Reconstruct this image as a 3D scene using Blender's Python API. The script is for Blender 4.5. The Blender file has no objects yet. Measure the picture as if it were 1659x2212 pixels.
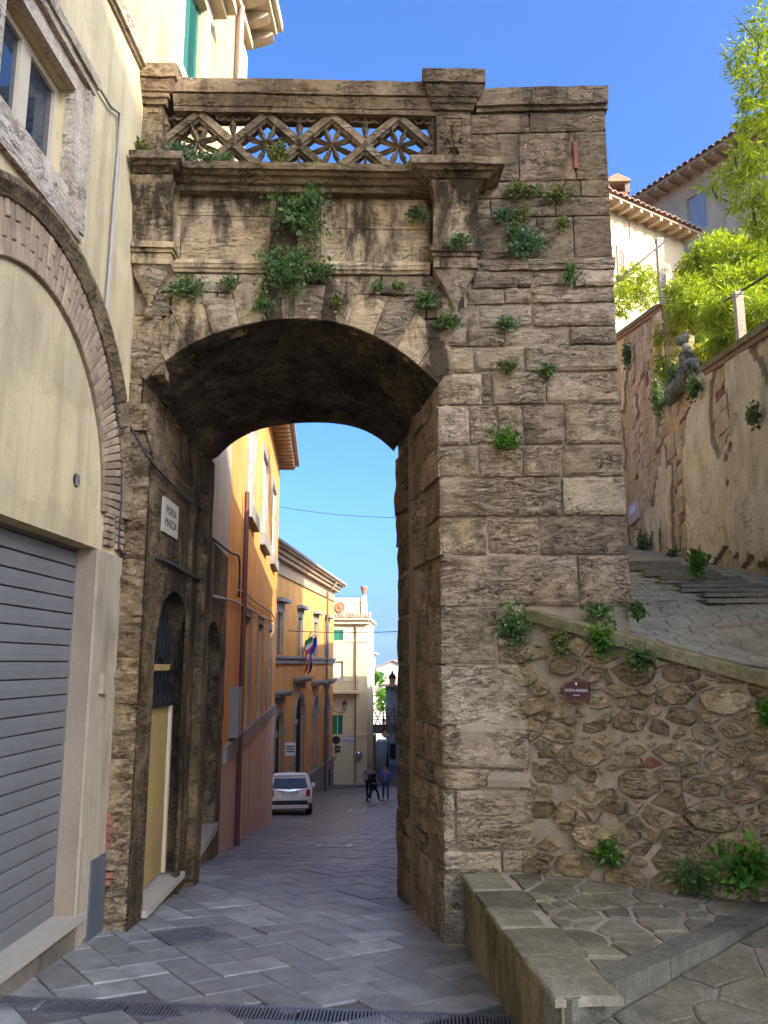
import bpy, math, random
import numpy as np
from mathutils import Vector, Matrix, noise as mnoise
random.seed(7)
sc = bpy.context.scene
R = math.radians
# ------------------------------------------------------------------ camera, sky, sun, exposure
EYE = Vector((0, 0, 1.6)); FPX, CXP, CYP = 1790.0, 829.5, 1106.0
PITCH, YAW = R(10.4), R(2.4)
cam = bpy.data.cameras.new('camera'); cam.sensor_fit = 'VERTICAL'; cam.sensor_height = 24; cam.lens = 24 * FPX / 2212
cam.clip_start = 0.05; cam.clip_end = 40000
cam_o = bpy.data.objects.new('camera', cam); sc.collection.objects.link(cam_o)
cam_o.location = EYE; cam_o.rotation_euler = (R(90) + PITCH, 0, YAW); sc.camera = cam_o

SUN = Vector((1.0, -0.78, 0.72)).normalized()          # direction towards the sun
world = bpy.data.worlds.new('World'); sc.world = world; world.use_nodes = True
nt = world.node_tree; bg = nt.nodes['Background']
sky = nt.nodes.new('ShaderNodeTexSky'); sky.sky_type = 'NISHITA'; sky.sun_disc = False
sky.sun_elevation = math.asin(SUN.z); sky.sun_rotation = math.atan2(SUN.x, SUN.y)
sky.altitude = 400; sky.air_density = 0.5; sky.dust_density = 7.0; sky.ozone_density = 8.0
hs_ = nt.nodes.new('ShaderNodeHueSaturation'); hs_.inputs['Saturation'].default_value = 1.12          # one even correction over the whole sky
nt.links.new(sky.outputs[0], hs_.inputs['Color']); 
tc_ = nt.nodes.new('ShaderNodeTexCoord'); mp_ = nt.nodes.new('ShaderNodeMapping'); mp_.inputs['Scale'].default_value = (1, 1, 5.0); nt.links.new(tc_.outputs['Generated'], mp_.inputs[0])   # a few small low clouds
cn_ = nt.nodes.new('ShaderNodeTexNoise'); cn_.inputs['Scale'].default_value = 9.0; cn_.inputs['Detail'].default_value = 7; nt.links.new(mp_.outputs[0], cn_.inputs['Vector'])
cr_ = nt.nodes.new('ShaderNodeValToRGB'); cr_.color_ramp.elements[0].position = 0.54; cr_.color_ramp.elements[1].position = 0.68; nt.links.new(cn_.outputs['Fac'], cr_.inputs[0])
sp_ = nt.nodes.new('ShaderNodeSeparateXYZ'); nt.links.new(tc_.outputs['Generated'], sp_.inputs[0]); bd_ = nt.nodes.new('ShaderNodeValToRGB'); e_ = bd_.color_ramp.elements
e_[0].position = 0.0; e_[0].color = (0.5, 0.5, 0.5, 1); e_[1].position = 0.11; e_[1].color = (0, 0, 0, 1); nt.links.new(sp_.outputs[2], bd_.inputs[0])
mf_ = nt.nodes.new('ShaderNodeMath'); mf_.operation = 'MULTIPLY'; nt.links.new(cr_.outputs[0], mf_.inputs[0]); nt.links.new(bd_.outputs[0], mf_.inputs[1])
mx_ = nt.nodes.new('ShaderNodeMix'); mx_.data_type = 'RGBA'; mx_.inputs[7].default_value = (1.15, 1.2, 1.3, 1); nt.links.new(mf_.outputs[0], mx_.inputs[0]); nt.links.new(hs_.outputs[0], mx_.inputs[6]); nt.links.new(mx_.outputs[2], bg.inputs[0])
bg.inputs[1].default_value = 0.15
sun = bpy.data.lights.new('sun', 'SUN'); sun.energy = 2.0; sun.angle = R(0.5); sun.color = (1, 0.93, 0.8)
sun_o = bpy.data.objects.new('sun', sun); sc.collection.objects.link(sun_o)
sun_o.rotation_euler = SUN.to_track_quat('Z', 'Y').to_euler()
sc.view_settings.view_transform = 'Standard'; sc.view_settings.look = 'None'
sc.view_settings.gamma = 1.0; sc.view_settings.use_curve_mapping = False; sc.view_settings.exposure = 2.2
sc.render.engine = 'CYCLES'; sc.cycles.max_bounces = 7; sc.cycles.diffuse_bounces = 5; sc.cycles.use_denoising = True

# ------------------------------------------------------------------ survey helpers: sight lines met with real planes
_fw = Vector((-math.sin(YAW) * math.cos(PITCH), math.cos(YAW) * math.cos(PITCH), math.sin(PITCH)))
_rt = Vector((math.cos(YAW), math.sin(YAW), 0)); _up = _rt.cross(_fw)
def ray(x, y): return _fw * FPX + _rt * (x - CXP) + _up * (CYP - y)
def aty(x, y, Y): d = ray(x, y); return EYE + d * (Y / d.y)
def atx(x, y, X): d = ray(x, y); return EYE + d * (X / d.x)
def atz(x, y, Z): d = ray(x, y); return EYE + d * ((Z - EYE.z) / d.z)
def atp(x, y, p, n): d = ray(x, y); return EYE + d * ((Vector(p) - EYE).dot(n) / d.dot(n))

# ------------------------------------------------------------------ mesh helpers
C = sc.collection
class Fr:
    """local frame: a along, b up, c outwards"""
    def __init__(s, o, u, n=None, w=(0, 0, 1)):
        s.o = Vector(o); s.u = Vector(u).normalized(); s.w = Vector(w).normalized()
        s.n = Vector(n).normalized() if n else s.u.cross(s.w).normalized()
    def p(s, a, b, c=0.0): return s.o + s.u * a + s.w * b + s.n * c
    def hit(s, x, y, c=0.0):
        q = atp(x, y, s.o + s.n * c, s.n) - s.o
        return q.dot(s.u), q.dot(s.w)
class MB:
    def __init__(s): s.v = []; s.f = []
    def add(s, vs, fs):
        k = len(s.v); s.v += [tuple(v) for v in vs]; s.f += [tuple(i + k for i in f) for f in fs]; return s
    def box(s, p, q):
        (x0, y0, z0), (x1, y1, z1) = p, q
        return s.add([(x, y, z) for x in (x0, x1) for y in (y0, y1) for z in (z0, z1)],
                     [(0, 1, 3, 2), (4, 6, 7, 5), (0, 4, 5, 1), (2, 3, 7, 6), (0, 2, 6, 4), (1, 5, 7, 3)])
    def fbox(s, fr, a0, a1, b0, b1, c0, c1):
        return s.add([fr.p(a, b, c) for a in (a0, a1) for b in (b0, b1) for c in (c0, c1)],
                     [(0, 1, 3, 2), (4, 6, 7, 5), (0, 4, 5, 1), (2, 3, 7, 6), (0, 2, 6, 4), (1, 5, 7, 3)])
    def prism(s, poly, ext):
        n = len(poly); e = Vector(ext); P = [Vector(p) for p in poly]
        s.add(P + [p + e for p in P], [tuple(range(n))[::-1], tuple(range(n, 2 * n))] + [(i, (i + 1) % n, n + (i + 1) % n, n + i) for i in range(n)])
        return s
    def tube(s, path, r, n=8, closed=False, cap=True):
        P = [Vector(p) for p in path]; m = len(P); rr = r if hasattr(r, '__len__') else [r] * m; rings = []
        for i, p in enumerate(P):
            t = (P[min(i + 1, m - 1)] - P[max(i - 1, 0)])
            t = t.normalized() if t.length > 1e-9 else Vector((0, 0, 1))
            q = Vector((0, 0, 1)) if abs(t.z) < 0.9 else Vector((1, 0, 0))
            e1 = t.cross(q).normalized(); e2 = t.cross(e1)
            rings.append([p + e1 * rr[i] * math.cos(2 * math.pi * k / n) + e2 * rr[i] * math.sin(2 * math.pi * k / n) for k in range(n)])
        vs = [v for g in rings for v in g]
        fs = [(i * n + k, i * n + (k + 1) % n, (i + 1) * n + (k + 1) % n, (i + 1) * n + k) for i in range(m - 1) for k in range(n)]
        if cap: fs += [tuple(range(n)), tuple(range((m - 1) * n, m * n))]
        return s.add(vs, fs)
    def lathe(s, prof, o, n=16, ax=(0, 0, 1)):
        ax = Vector(ax).normalized(); q = Vector((1, 0, 0)) if abs(ax.x) < 0.9 else Vector((0, 1, 0))
        e1 = ax.cross(q).normalized(); e2 = ax.cross(e1); o = Vector(o); vs = []
        for r, h in prof:
            vs += [o + ax * h + e1 * r * math.cos(2 * math.pi * k / n) + e2 * r * math.sin(2 * math.pi * k / n) for k in range(n)]
        m = len(prof)
        fs = [(i * n + k, i * n + (k + 1) % n, (i + 1) * n + (k + 1) % n, (i + 1) * n + k) for i in range(m - 1) for k in range(n)]
        fs += [tuple(range(n))[::-1], tuple(range((m - 1) * n, m * n))]
        return s.add(vs, fs)
    def mesh(s, name, smooth=False, fix=True):
        me = bpy.data.meshes.new(name); me.from_pydata(s.v, [], s.f); me.update()
        if fix:
            import bmesh
            b = bmesh.new(); b.from_mesh(me); bmesh.ops.recalc_face_normals(b, faces=b.faces); b.to_mesh(me); b.free()
        if smooth: me.polygons.foreach_set('use_smooth', [True] * len(me.polygons))
        return me
    def build(s, name, mat, parent=None, smooth=False, fix=True):
        return link(name, s.mesh(name, smooth, fix), mat, parent)
def link(name, me, mat=None, parent=None):
    o = bpy.data.objects.new(name, me); C.objects.link(o)
    if mat is not None and me is not None and not me.materials: me.materials.append(mat)
    if parent is not None: o.parent = parent
    return o
def tag(o, label=None, cat=None, group=None, kind=None):
    if label: o['label'] = label
    if cat: o['category'] = cat
    if group: o['group'] = group
    if kind: o['kind'] = kind
    return o
def thing(name, label, cat, group=None): return tag(link(name, None), label, cat, group)
def text_mesh(body, size, fr, a, b, c, depth, name, mat, parent, sx=1.0, align='CENTER'):
    cu = bpy.data.curves.new('t', 'FONT'); cu.body = body; cu.size = size; cu.extrude = depth; cu.align_x = align; cu.align_y = 'CENTER'
    to = bpy.data.objects.new('t', cu); C.objects.link(to)
    bpy.context.view_layer.update()
    me = bpy.data.meshes.new_from_object(to.evaluated_get(bpy.context.evaluated_depsgraph_get()))
    bpy.data.objects.remove(to); me.name = name
    M = Matrix((fr.u * sx, fr.w, fr.n)).transposed().to_4x4(); M.translation = fr.p(a, b, c); me.transform(M); me.materials.clear()
    return link(name, me, mat, parent)
def nz(x, y, z=0.0, s=1.0): return mnoise.noise(Vector((x * s, y * s, z * s)))
def fbm(p, s=1.0, o=3):
    t = 0; a = 0.5
    for _ in range(o): t += a * mnoise.noise(Vector(p) * s); s *= 2.1; a *= 0.5
    return t

def weather(o, res=0.11, amp=0.008, sc_=5.0, it=4):
    """break up long clean edges: subdivide and push vertices about with position noise"""
    import bmesh
    b = bmesh.new(); b.from_mesh(o.data)
    for _ in range(it):
        e = [e for e in b.edges if e.calc_length() > res]
        if not e: break
        bmesh.ops.subdivide_edges(b, edges=e, cuts=1, use_grid_fill=True)
    for v in b.verts:
        n = mnoise.noise_vector(v.co * sc_) * amp + mnoise.noise_vector(v.co * sc_ * 3.1) * amp * 0.6; v.co += n
    bmesh.ops.triangulate(b, faces=[f for f in b.faces if len(f.verts) > 4]); b.to_mesh(o.data); b.free(); return o
# ------------------------------------------------------------------ materials
def lin(c): return tuple((v / 12.92 if v <= 0.04045 else ((v + 0.055) / 1.055) ** 2.4) for v in c)
class NT:
    def __init__(s, name):
        s.m = bpy.data.materials.new(name); s.m.use_nodes = True; s.t = s.m.node_tree; s.b = s.t.nodes['Principled BSDF']
        s.pos = s.t.nodes.new('ShaderNodeNewGeometry').outputs['Position']
    def n(s, typ, **k):
        o = s.t.nodes.new(typ)
        for a, v in k.items(): setattr(o, a, v)
        return o
    def l(s, a, b): s.t.links.new(a, b)
    def map(s, sc_=(1, 1, 1), rot=(0, 0, 0)):
        o = s.n('ShaderNodeMapping'); s.l(s.pos, o.inputs[0]); o.inputs['Scale'].default_value = sc_; o.inputs['Rotation'].default_value = rot; return o.outputs[0]
    def noise(s, scale, detail=4, rough=0.6, vec=None, dist=0.0):
        o = s.n('ShaderNodeTexNoise'); s.l(vec if vec is not None else s.pos, o.inputs['Vector'])
        o.inputs['Scale'].default_value = scale; o.inputs['Detail'].default_value = detail; o.inputs['Roughness'].default_value = rough; o.inputs['Distortion'].default_value = dist
        return o.outputs['Fac']
    def ramp(s, fac, stops):
        o = s.n('ShaderNodeValToRGB'); s.l(fac, o.inputs[0]); e = o.color_ramp.elements
        while len(e) < len(stops): e.new(0.5)
        for i, (p, c) in enumerate(stops): e[i].position = p; e[i].color = (c, c, c, 1) if not hasattr(c, '__len__') else (*c, 1)
        return o.outputs[0]
    def mix(s, fac, a, b, mode='MIX'):
        o = s.n('ShaderNodeMix', data_type='RGBA', blend_type=mode)
        for v, i in ((fac, o.inputs[0]), (a, o.inputs[6]), (b, o.inputs[7])):
            if hasattr(v, 'is_linked') or isinstance(v, bpy.types.NodeSocket): s.l(v, i)
            elif hasattr(v, '__len__'): i.default_value = (*v, 1)
            else: i.default_value = v
        return o.outputs[2]
    def math(s, op, a, b=0.0):
        o = s.n('ShaderNodeMath', operation=op)
        for v, i in ((a, o.inputs[0]), (b, o.inputs[1])):
            if isinstance(v, bpy.types.NodeSocket): s.l(v, i)
            else: i.default_value = v
        return o.outputs[0]
    def rnd(s): return s.n('ShaderNodeObjectInfo').outputs['Random']
    def hsv(s, col, h=0.5, sat=1.0, val=1.0):
        o = s.n('ShaderNodeHueSaturation'); s.l(col, o.inputs['Color'])
        for v, k in ((h, 'Hue'), (sat, 'Saturation'), (val, 'Value')):
            if isinstance(v, bpy.types.NodeSocket): s.l(v, o.inputs[k])
            else: o.inputs[k].default_value = v
        return o.outputs[0]
    def bump(s, h, strength=0.5, dist=0.02, prev=None):
        o = s.n('ShaderNodeBump'); s.l(h, o.inputs['Height']); o.inputs['Strength'].default_value = strength; o.inputs['Distance'].default_value = dist
        if prev is not None: s.l(prev, o.inputs['Normal'])
        return o.outputs[0]
    def out(s, col=None, rough=0.8, nrm=None, metal=0.0, spec=0.3):
        if isinstance(col, bpy.types.NodeSocket): s.l(col, s.b.inputs['Base Color'])
        elif col is not None: s.b.inputs['Base Color'].default_value = (*col, 1)
        if isinstance(rough, bpy.types.NodeSocket): s.l(rough, s.b.inputs['Roughness'])
        else: s.b.inputs['Roughness'].default_value = rough
        if nrm is not None: s.l(nrm, s.b.inputs['Normal'])
        s.b.inputs['Metallic'].default_value = metal; s.b.inputs['Specular IOR Level'].default_value = spec
        return s.m
def m_stone(name, dark, mid, light, objvar=0.35, pits=1.0, layer=3.0, scale=1.0, stain=0.5, soot=(0.030, 0.021, 0.012), lichen=None, bumpd=0.03, st=(0.50, 0.62)):
    t = NT(name); rn = t.rnd()
    def own(sc_):   # every block has its own piece of the grain
        a = t.n('ShaderNodeVectorMath', operation='ADD'); t.l(t.pos, a.inputs[0]); c = t.n('ShaderNodeCombineXYZ'); k = t.math('MULTIPLY', rn, 61.0)
        for i in range(3): t.l(k, c.inputs[i])
        t.l(c.outputs[0], a.inputs[1]); o = t.n('ShaderNodeMapping'); t.l(a.outputs[0], o.inputs[0]); o.inputs['Scale'].default_value = sc_
        r2 = t.math('MULTIPLY', t.math('SUBTRACT', t.math('FRACT', t.math('MULTIPLY', rn, 7.3)), 0.5), 0.5); e = t.n('ShaderNodeCombineXYZ'); t.l(r2, e.inputs[1]); t.l(e.outputs[0], o.inputs['Rotation']); return o.outputs[0]
    big = t.noise(1.7 * scale, 5, 0.62, own((1, 1, 1))); lay = t.noise(8 * scale, 8, 0.7, own((1, 1, layer)), 0.7); iso = t.noise(11 * scale, 8, 0.72, own((1, 1, 1)), 0.4); pat = t.noise(0.75, 4, 0.6)
    kind = t.ramp(t.math('FRACT', t.math('MULTIPLY', rn, 3.7)), [(0.45, 0.0), (0.75, 1.0)])
    lay = t.math('ADD', t.math('MULTIPLY', lay, t.math('SUBTRACT', 1.0, t.math('MULTIPLY', kind, 0.75))), t.math('MULTIPLY', iso, t.math('MULTIPLY', kind, 0.75)))
    col = t.ramp(t.math('ADD', t.math('MULTIPLY', big, 0.5), t.math('MULTIPLY', lay, 0.5)), [(0.34, dark), (0.5, mid), (0.66, light)])
    val = t.math('ADD', 1.0 - objvar / 2, t.math('MULTIPLY', rn, objvar)); col = t.hsv(col, h=t.math('ADD', 0.499, t.math('MULTIPLY', t.math('FRACT', t.math('MULTIPLY', rn, 5.1)), 0.007)), val=val, sat=t.math('ADD', 0.80, t.math('MULTIPLY', pat, 0.45)))
    zone = t.ramp(t.noise(3.1 * scale, 4, 0.6, own((1, 1, 1))), [(0.40, 0.0), (0.60, 1.0)])
    pit = t.math('MULTIPLY', t.ramp(t.noise(21 * scale, 7, 0.75, own((1, 1, 1 + layer * 0.3)), 1.2), [(0.35, 1.0), (0.47, 0.0)]), t.math('ADD', 0.2, t.math('MULTIPLY', zone, 0.8)))
    if pits: col = t.mix(t.math('MULTIPLY', pit, 0.85 * pits), col, tuple(c * 0.25 for c in dark))
    grain = t.noise(48 * scale, 9, 0.82, own((1, 1, 1.6))); col = t.hsv(col, val=t.ramp(grain, [(0.30, 0.45), (0.48, 0.95), (0.62, 1.25), (0.75, 1.5)]))
    if layer > 2 or pits > 0.5:   # thin dark bedding cracks
        cr = t.noise(3.2 * scale, 6, 0.65, own((1, 1, 4.5)), 0.9); ck = t.math('MULTIPLY', t.ramp(t.math('ABSOLUTE', t.math('SUBTRACT', cr, 0.5)), [(0.004, 1.0), (0.022, 0.0)]), zone)
        col = t.mix(t.math('MULTIPLY', ck, 0.85 * min(1, pits)), col, tuple(c * 0.18 for c in dark))
    else: ck = None
    if stain:   # black crust running over the stone
        sf = t.ramp(t.noise(1.15, 9, 0.72, t.map((1.5, 1.5, 0.42)), 0.3), [(st[0], 0.0), (st[1], 1.0)])
        col = t.mix(t.math('MULTIPLY', sf, stain), col, soot)
        s2 = t.ramp(t.noise(4.5, 8, 0.75, t.map((1, 1, 0.8)), 0.5), [(0.56, 0.0), (0.68, 1.0)]); col = t.mix(t.math('MULTIPLY', s2, stain * 0.6), col, soot)
    if lichen:
        li = t.ramp(t.noise(3.3, 6, 0.7), [(0.55, 0.0), (0.66, 1.0)]); col = t.mix(t.math('MULTIPLY', li, 0.6), col, lichen)
    h = t.math('SUBTRACT', t.math('MULTIPLY', lay, 1.3), t.math('MULTIPLY', pit, 0.6 * max(pits, 0.2)))
    h = t.math('ADD', h, t.math('MULTIPLY', t.noise(55 * scale, 6, 0.75), 0.4))
    if ck is not None: h = t.math('SUBTRACT', h, t.math('MULTIPLY', ck, 0.7))
    return t.out(col, 0.92, t.bump(h, 1.0, bumpd), spec=0.12)
def m_plaster(name, col, var=0.25, dirt=(0.2, 0.16, 0.1), dirtf=0.35, bumpd=0.004, scale=1.0, fine=90, rough=0.88, objvar=0.0, age=0.0):
    t = NT(name)
    a = t.noise(0.9 * scale, 6, 0.6, t.map((1, 1, 0.55))); b = t.noise(6 * scale, 5, 0.65)
    v = t.math('ADD', 1 - var / 2, t.math('MULTIPLY', t.ramp(a, [(0.3, 0.0), (0.7, 1.0)]), var))
    rgb = t.n('ShaderNodeRGB'); rgb.outputs[0].default_value = (*col, 1)
    c = t.hsv(rgb.outputs[0], val=v)
    if objvar: c = t.hsv(c, val=t.math('ADD', 1 - objvar / 2, t.math('MULTIPLY', t.rnd(), objvar)))
    st = t.ramp(t.noise(1.3 * scale, 7, 0.68, t.map((2.2, 2.2, 0.45))), [(0.5, 0.0), (0.72, 1.0)])
    c = t.mix(t.math('MULTIPLY', st, dirtf), c, dirt)
    c = t.mix(t.math('MULTIPLY', t.ramp(b, [(0.55, 0.0), (0.7, 1.0)]), dirtf * 0.35), c, dirt)
    if age:   # hairline cracks, patch repairs and run-down streaks
        ck = t.ramp(t.math('ABSOLUTE', t.math('SUBTRACT', t.noise(0.55, 3, 0.5, None, 0.15), 0.5)), [(0.0004, 1.0), (0.0016, 0.0)]); ck = t.math('MULTIPLY', ck, t.ramp(t.noise(0.7, 3), [(0.48, 0.0), (0.56, 1.0)])); c = t.mix(t.math('MULTIPLY', ck, 0.15 * age), c, tuple(v * 0.4 for v in dirt))
        c = t.hsv(c, val=t.ramp(t.noise(0.55, 4, 0.5, t.map((1, 1, 1.3))), [(0.42, 1 - 0.13 * age), (0.47, 1.0), (0.6, 1.0), (0.64, 1 + 0.08 * age)]))
        sk = t.ramp(t.noise(7, 5, 0.6, t.map((1, 1, 0.06))), [(0.52, 0.0), (0.68, 1.0)]); c = t.mix(t.math('MULTIPLY', sk, 0.4 * age), c, dirt)
    c = t.hsv(c, val=t.ramp(t.noise(max(fine * 0.5, 0.01), 8, 0.8), [(0.3, 0.86), (0.5, 1.0), (0.7, 1.10)]))
    h = t.math('ADD', t.math('MULTIPLY', t.noise(fine, 4, 0.65), 1.0), t.math('MULTIPLY', t.noise(4, 3), 2.0))
    return t.out(c, rough, t.bump(h, 0.6, bumpd), spec=0.2)
def m_plain(name, col, rough=0.6, metal=0.0, var=0.12, bumpd=0.0, spec=0.4, scale=8, objvar=0.0):
    t = NT(name); rgb = t.n('ShaderNodeRGB'); rgb.outputs[0].default_value = (*col, 1)
    c = t.hsv(rgb.outputs[0], val=t.math('ADD', 1 - var / 2, t.math('MULTIPLY', t.noise(scale, 5, 0.65), var)))
    if objvar: c = t.hsv(c, val=t.math('ADD', 1 - objvar / 2, t.math('MULTIPLY', t.rnd(), objvar)))
    return t.out(c, rough, t.bump(t.noise(scale * 8, 3), 0.5, bumpd) if bumpd else None, metal, spec)
def m_leaf(name, c0, c1, c2, trans=0.35):
    t = NT(name); f = t.n('ShaderNodeAttribute', attribute_name='tint').outputs['Fac']
    col = t.ramp(f, [(0.0, c0), (0.5, c1), (1.0, c2)]); t.out(col, 0.55, spec=0.35)
    tr = t.n('ShaderNodeBsdfTranslucent'); t.l(t.hsv(col, sat=1.1, val=1.5), tr.inputs[0])
    mx = t.n('ShaderNodeMixShader'); mx.inputs[0].default_value = trans
    t.l(t.b.outputs[0], mx.inputs[1]); t.l(tr.outputs[0], mx.inputs[2]); t.l(mx.outputs[0], t.t.nodes['Material Output'].inputs[0]); return t.m
def m_glass(name, col=(0.02, 0.03, 0.04), rough=0.05): return m_plain(name, col, rough, 0.0, 0.1, spec=0.9)

M = {}
M['trav'] = m_stone('travertine', (0.215, 0.146, 0.076), (0.44, 0.31, 0.175), (0.61, 0.455, 0.28), 0.4, 0.9, 3.2, stain=0.42)
M['trav_light'] = m_stone('pale_travertine', (0.31, 0.215, 0.115), (0.48, 0.35, 0.20), (0.60, 0.455, 0.275), 0.2, 0.8, 3.0, stain=0.1)
M['trav_smooth'] = m_stone('dressed_travertine', (0.26, 0.17, 0.078), (0.46, 0.32, 0.165), (0.60, 0.44, 0.24), 0.15, 0.4, 3.0, stain=0.9, bumpd=0.010, st=(0.455, 0.555))
M['trav_dark'] = m_stone('weathered_travertine', (0.115, 0.076, 0.038), (0.25, 0.17, 0.09), (0.41, 0.295, 0.165), 0.25, 0.8, 2.0, stain=0.6, bumpd=0.022)
M['core'] = m_plaster('lime_mortar', (0.33, 0.24, 0.14), 0.4, (0.09, 0.065, 0.04), 0.5, 0.015, 2, 40)
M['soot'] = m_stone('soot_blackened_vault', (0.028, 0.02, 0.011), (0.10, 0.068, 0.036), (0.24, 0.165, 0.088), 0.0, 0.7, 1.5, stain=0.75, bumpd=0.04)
M['oldwall'] = m_stone('old_wall', (0.12, 0.075, 0.036), (0.26, 0.175, 0.088), (0.42, 0.30, 0.165), 0.3, 0.8, 1.2, stain=0.7)
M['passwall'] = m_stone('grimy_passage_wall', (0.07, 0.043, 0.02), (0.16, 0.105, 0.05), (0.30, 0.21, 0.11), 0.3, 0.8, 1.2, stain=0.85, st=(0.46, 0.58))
M['grime'] = m_plaster('splashed_plinth', (0.17, 0.13, 0.085), 0.5, (0.06, 0.045, 0.03), 0.7, 0.012, 3, 40)
M['cream'] = m_plaster('cream_plaster', (0.57, 0.445, 0.23), 0.4, (0.33, 0.24, 0.12), 0.85, 0.003, age=1.0)
M['cream_grey'] = m_plaster('grey_cream_plaster', (0.40, 0.315, 0.195), 0.35, (0.16, 0.115, 0.065), 0.7, 0.003, age=1.2)
M['surround'] = m_stone('pinkish_travertine_frame', (0.33, 0.24, 0.155), (0.50, 0.39, 0.265), (0.60, 0.49, 0.35), 0.1, 0.9, 4, stain=0.15, bumpd=0.006)
M['shutter'] = m_plain('grey_painted_steel', (0.155, 0.146, 0.128), 0.55, 0.0, 0.4, spec=0.4, scale=3, objvar=0.08)
M['dark'] = m_plain('dark_interior', (0.012, 0.01, 0.008), 0.9)
M['iron'] = m_plain('black_iron', (0.018, 0.017, 0.016), 0.6, 0.3)
M['cable'] = m_plain('black_cable', (0.03, 0.026, 0.024), 0.6)
M['pipe'] = m_plain('grey_pipe', (0.33, 0.30, 0.25), 0.6)
M['brick'] = m_plaster('old_brick', (0.30, 0.21, 0.12), 0.5, (0.15, 0.11, 0.08), 0.5, 0.006, 6, 60, objvar=0.5)
M['redbrick'] = m_plaster('red_brick', (0.25, 0.095, 0.05), 0.5, (0.14, 0.09, 0.06), 0.5, 0.006, 6, 60, objvar=0.4)
M['marble'] = m_plaster('pale_marble', (0.38, 0.315, 0.225), 0.15, (0.3, 0.25, 0.18), 0.2, 0.001)
M['wood_frame'] = m_plain('cream_painted_wood', (0.50, 0.40, 0.25), 0.5, var=0.15)
M['glass'] = m_glass('window_glass')
# ------------------------------------------------------------------ ground profile: the street runs downhill away from the gate
_PY = [-30, 0, 5.9, 7.7, 9.8, 12, 20, 28, 33.5, 36, 43, 46, 53.7, 60, 66, 76, 90]
_PZ = [1.0, -0.25, -0.64, -0.735, -0.9, -1.12, -2.2, -3.45, -4.17, -4.5, -5.15, -5.45, -6.27, -6.94, -7.3, -7.55, -8.2]
def zg(x, y):
    z = float(np.interp(y, _PY, _PZ)); f = min(1, max(0, (13 - y) / 3.5))
    return z - 0.045 * (min(max(x, -3.2), 1.5) + 0.8) * f
def gpoint(x, y, z0=-0.7):
    p = atz(x, y, z0)
    for _ in range(60):
        p = atz(x, y, 0.5 * p.z + 0.5 * zg(p.x, p.y))
    return p

def block(fr, a0, a1, b0, b1, mat, parent, name='stone_block', depth=0.14, rough=0.014, res=0.075, joint=0.006, out=0.0, wear=0.02, seed=None, base=0.0):
    """one dressed or weathered stone: a relief grid in front, worn edges, sides going back into the wall"""
    k = random.random() * 50 if seed is None else seed
    a0 += joint; a1 -= joint; b0 += joint; b1 -= joint
    na = max(2, int((a1 - a0) / res)); nb = max(2, int((b1 - b0) / res)); mb = MB(); ids = {}
    def jit(i, t): return wear * 0.9 * abs(mnoise.noise(Vector((i * 1.7, k * 3.1, t * 2.0)))) if wear else 0
    for i in range(na + 1):
        for j in range(nb + 1):
            s, t = i / na, j / nb
            e = min(s * (a1 - a0), (1 - s) * (a1 - a0), t * (b1 - b0), (1 - t) * (b1 - b0))
            a = a0 + (a1 - a0) * s; b = b0 + (b1 - b0) * t
            if i == 0: a += jit(j, 1)
            if i == na: a -= jit(j, 2)
            if j == 0: b += jit(i, 3)
            if j == nb: b -= jit(i, 4)
            q = fr.p(a, b)
            h = rough * 2.2 * fbm((q.x + k, q.y, q.z * 2.2), 3.2, 5 if res < 0.05 else 3)
            h = max(h, -0.03)
            if e < res * 0.6: h -= wear * (0.5 + 0.6 * abs(nz(q.x * 5 + k, q.z * 5, q.y * 5)))
            ids[i, j] = len(mb.v); mb.v.append(tuple(fr.p(a, b, base + out + h)))
    for i in range(na):
        for j in range(nb): mb.f.append((ids[i, j], ids[i + 1, j], ids[i + 1, j + 1], ids[i, j + 1]))
    ring = [ids[i, 0] for i in range(na + 1)] + [ids[na, j] for j in range(1, nb + 1)] + [ids[i, nb] for i in range(na - 1, -1, -1)] + [ids[0, j] for j in range(nb - 1, 0, -1)]
    n0 = len(mb.v)
    for r in ring: mb.v.append(tuple(Vector(mb.v[r]) - fr.n * depth))
    L = len(ring)
    for i in range(L): mb.f.append((ring[i], n0 + i, n0 + (i + 1) % L, ring[(i + 1) % L]))
    o = mb.build(name, mat, parent, fix=False); return o
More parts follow.
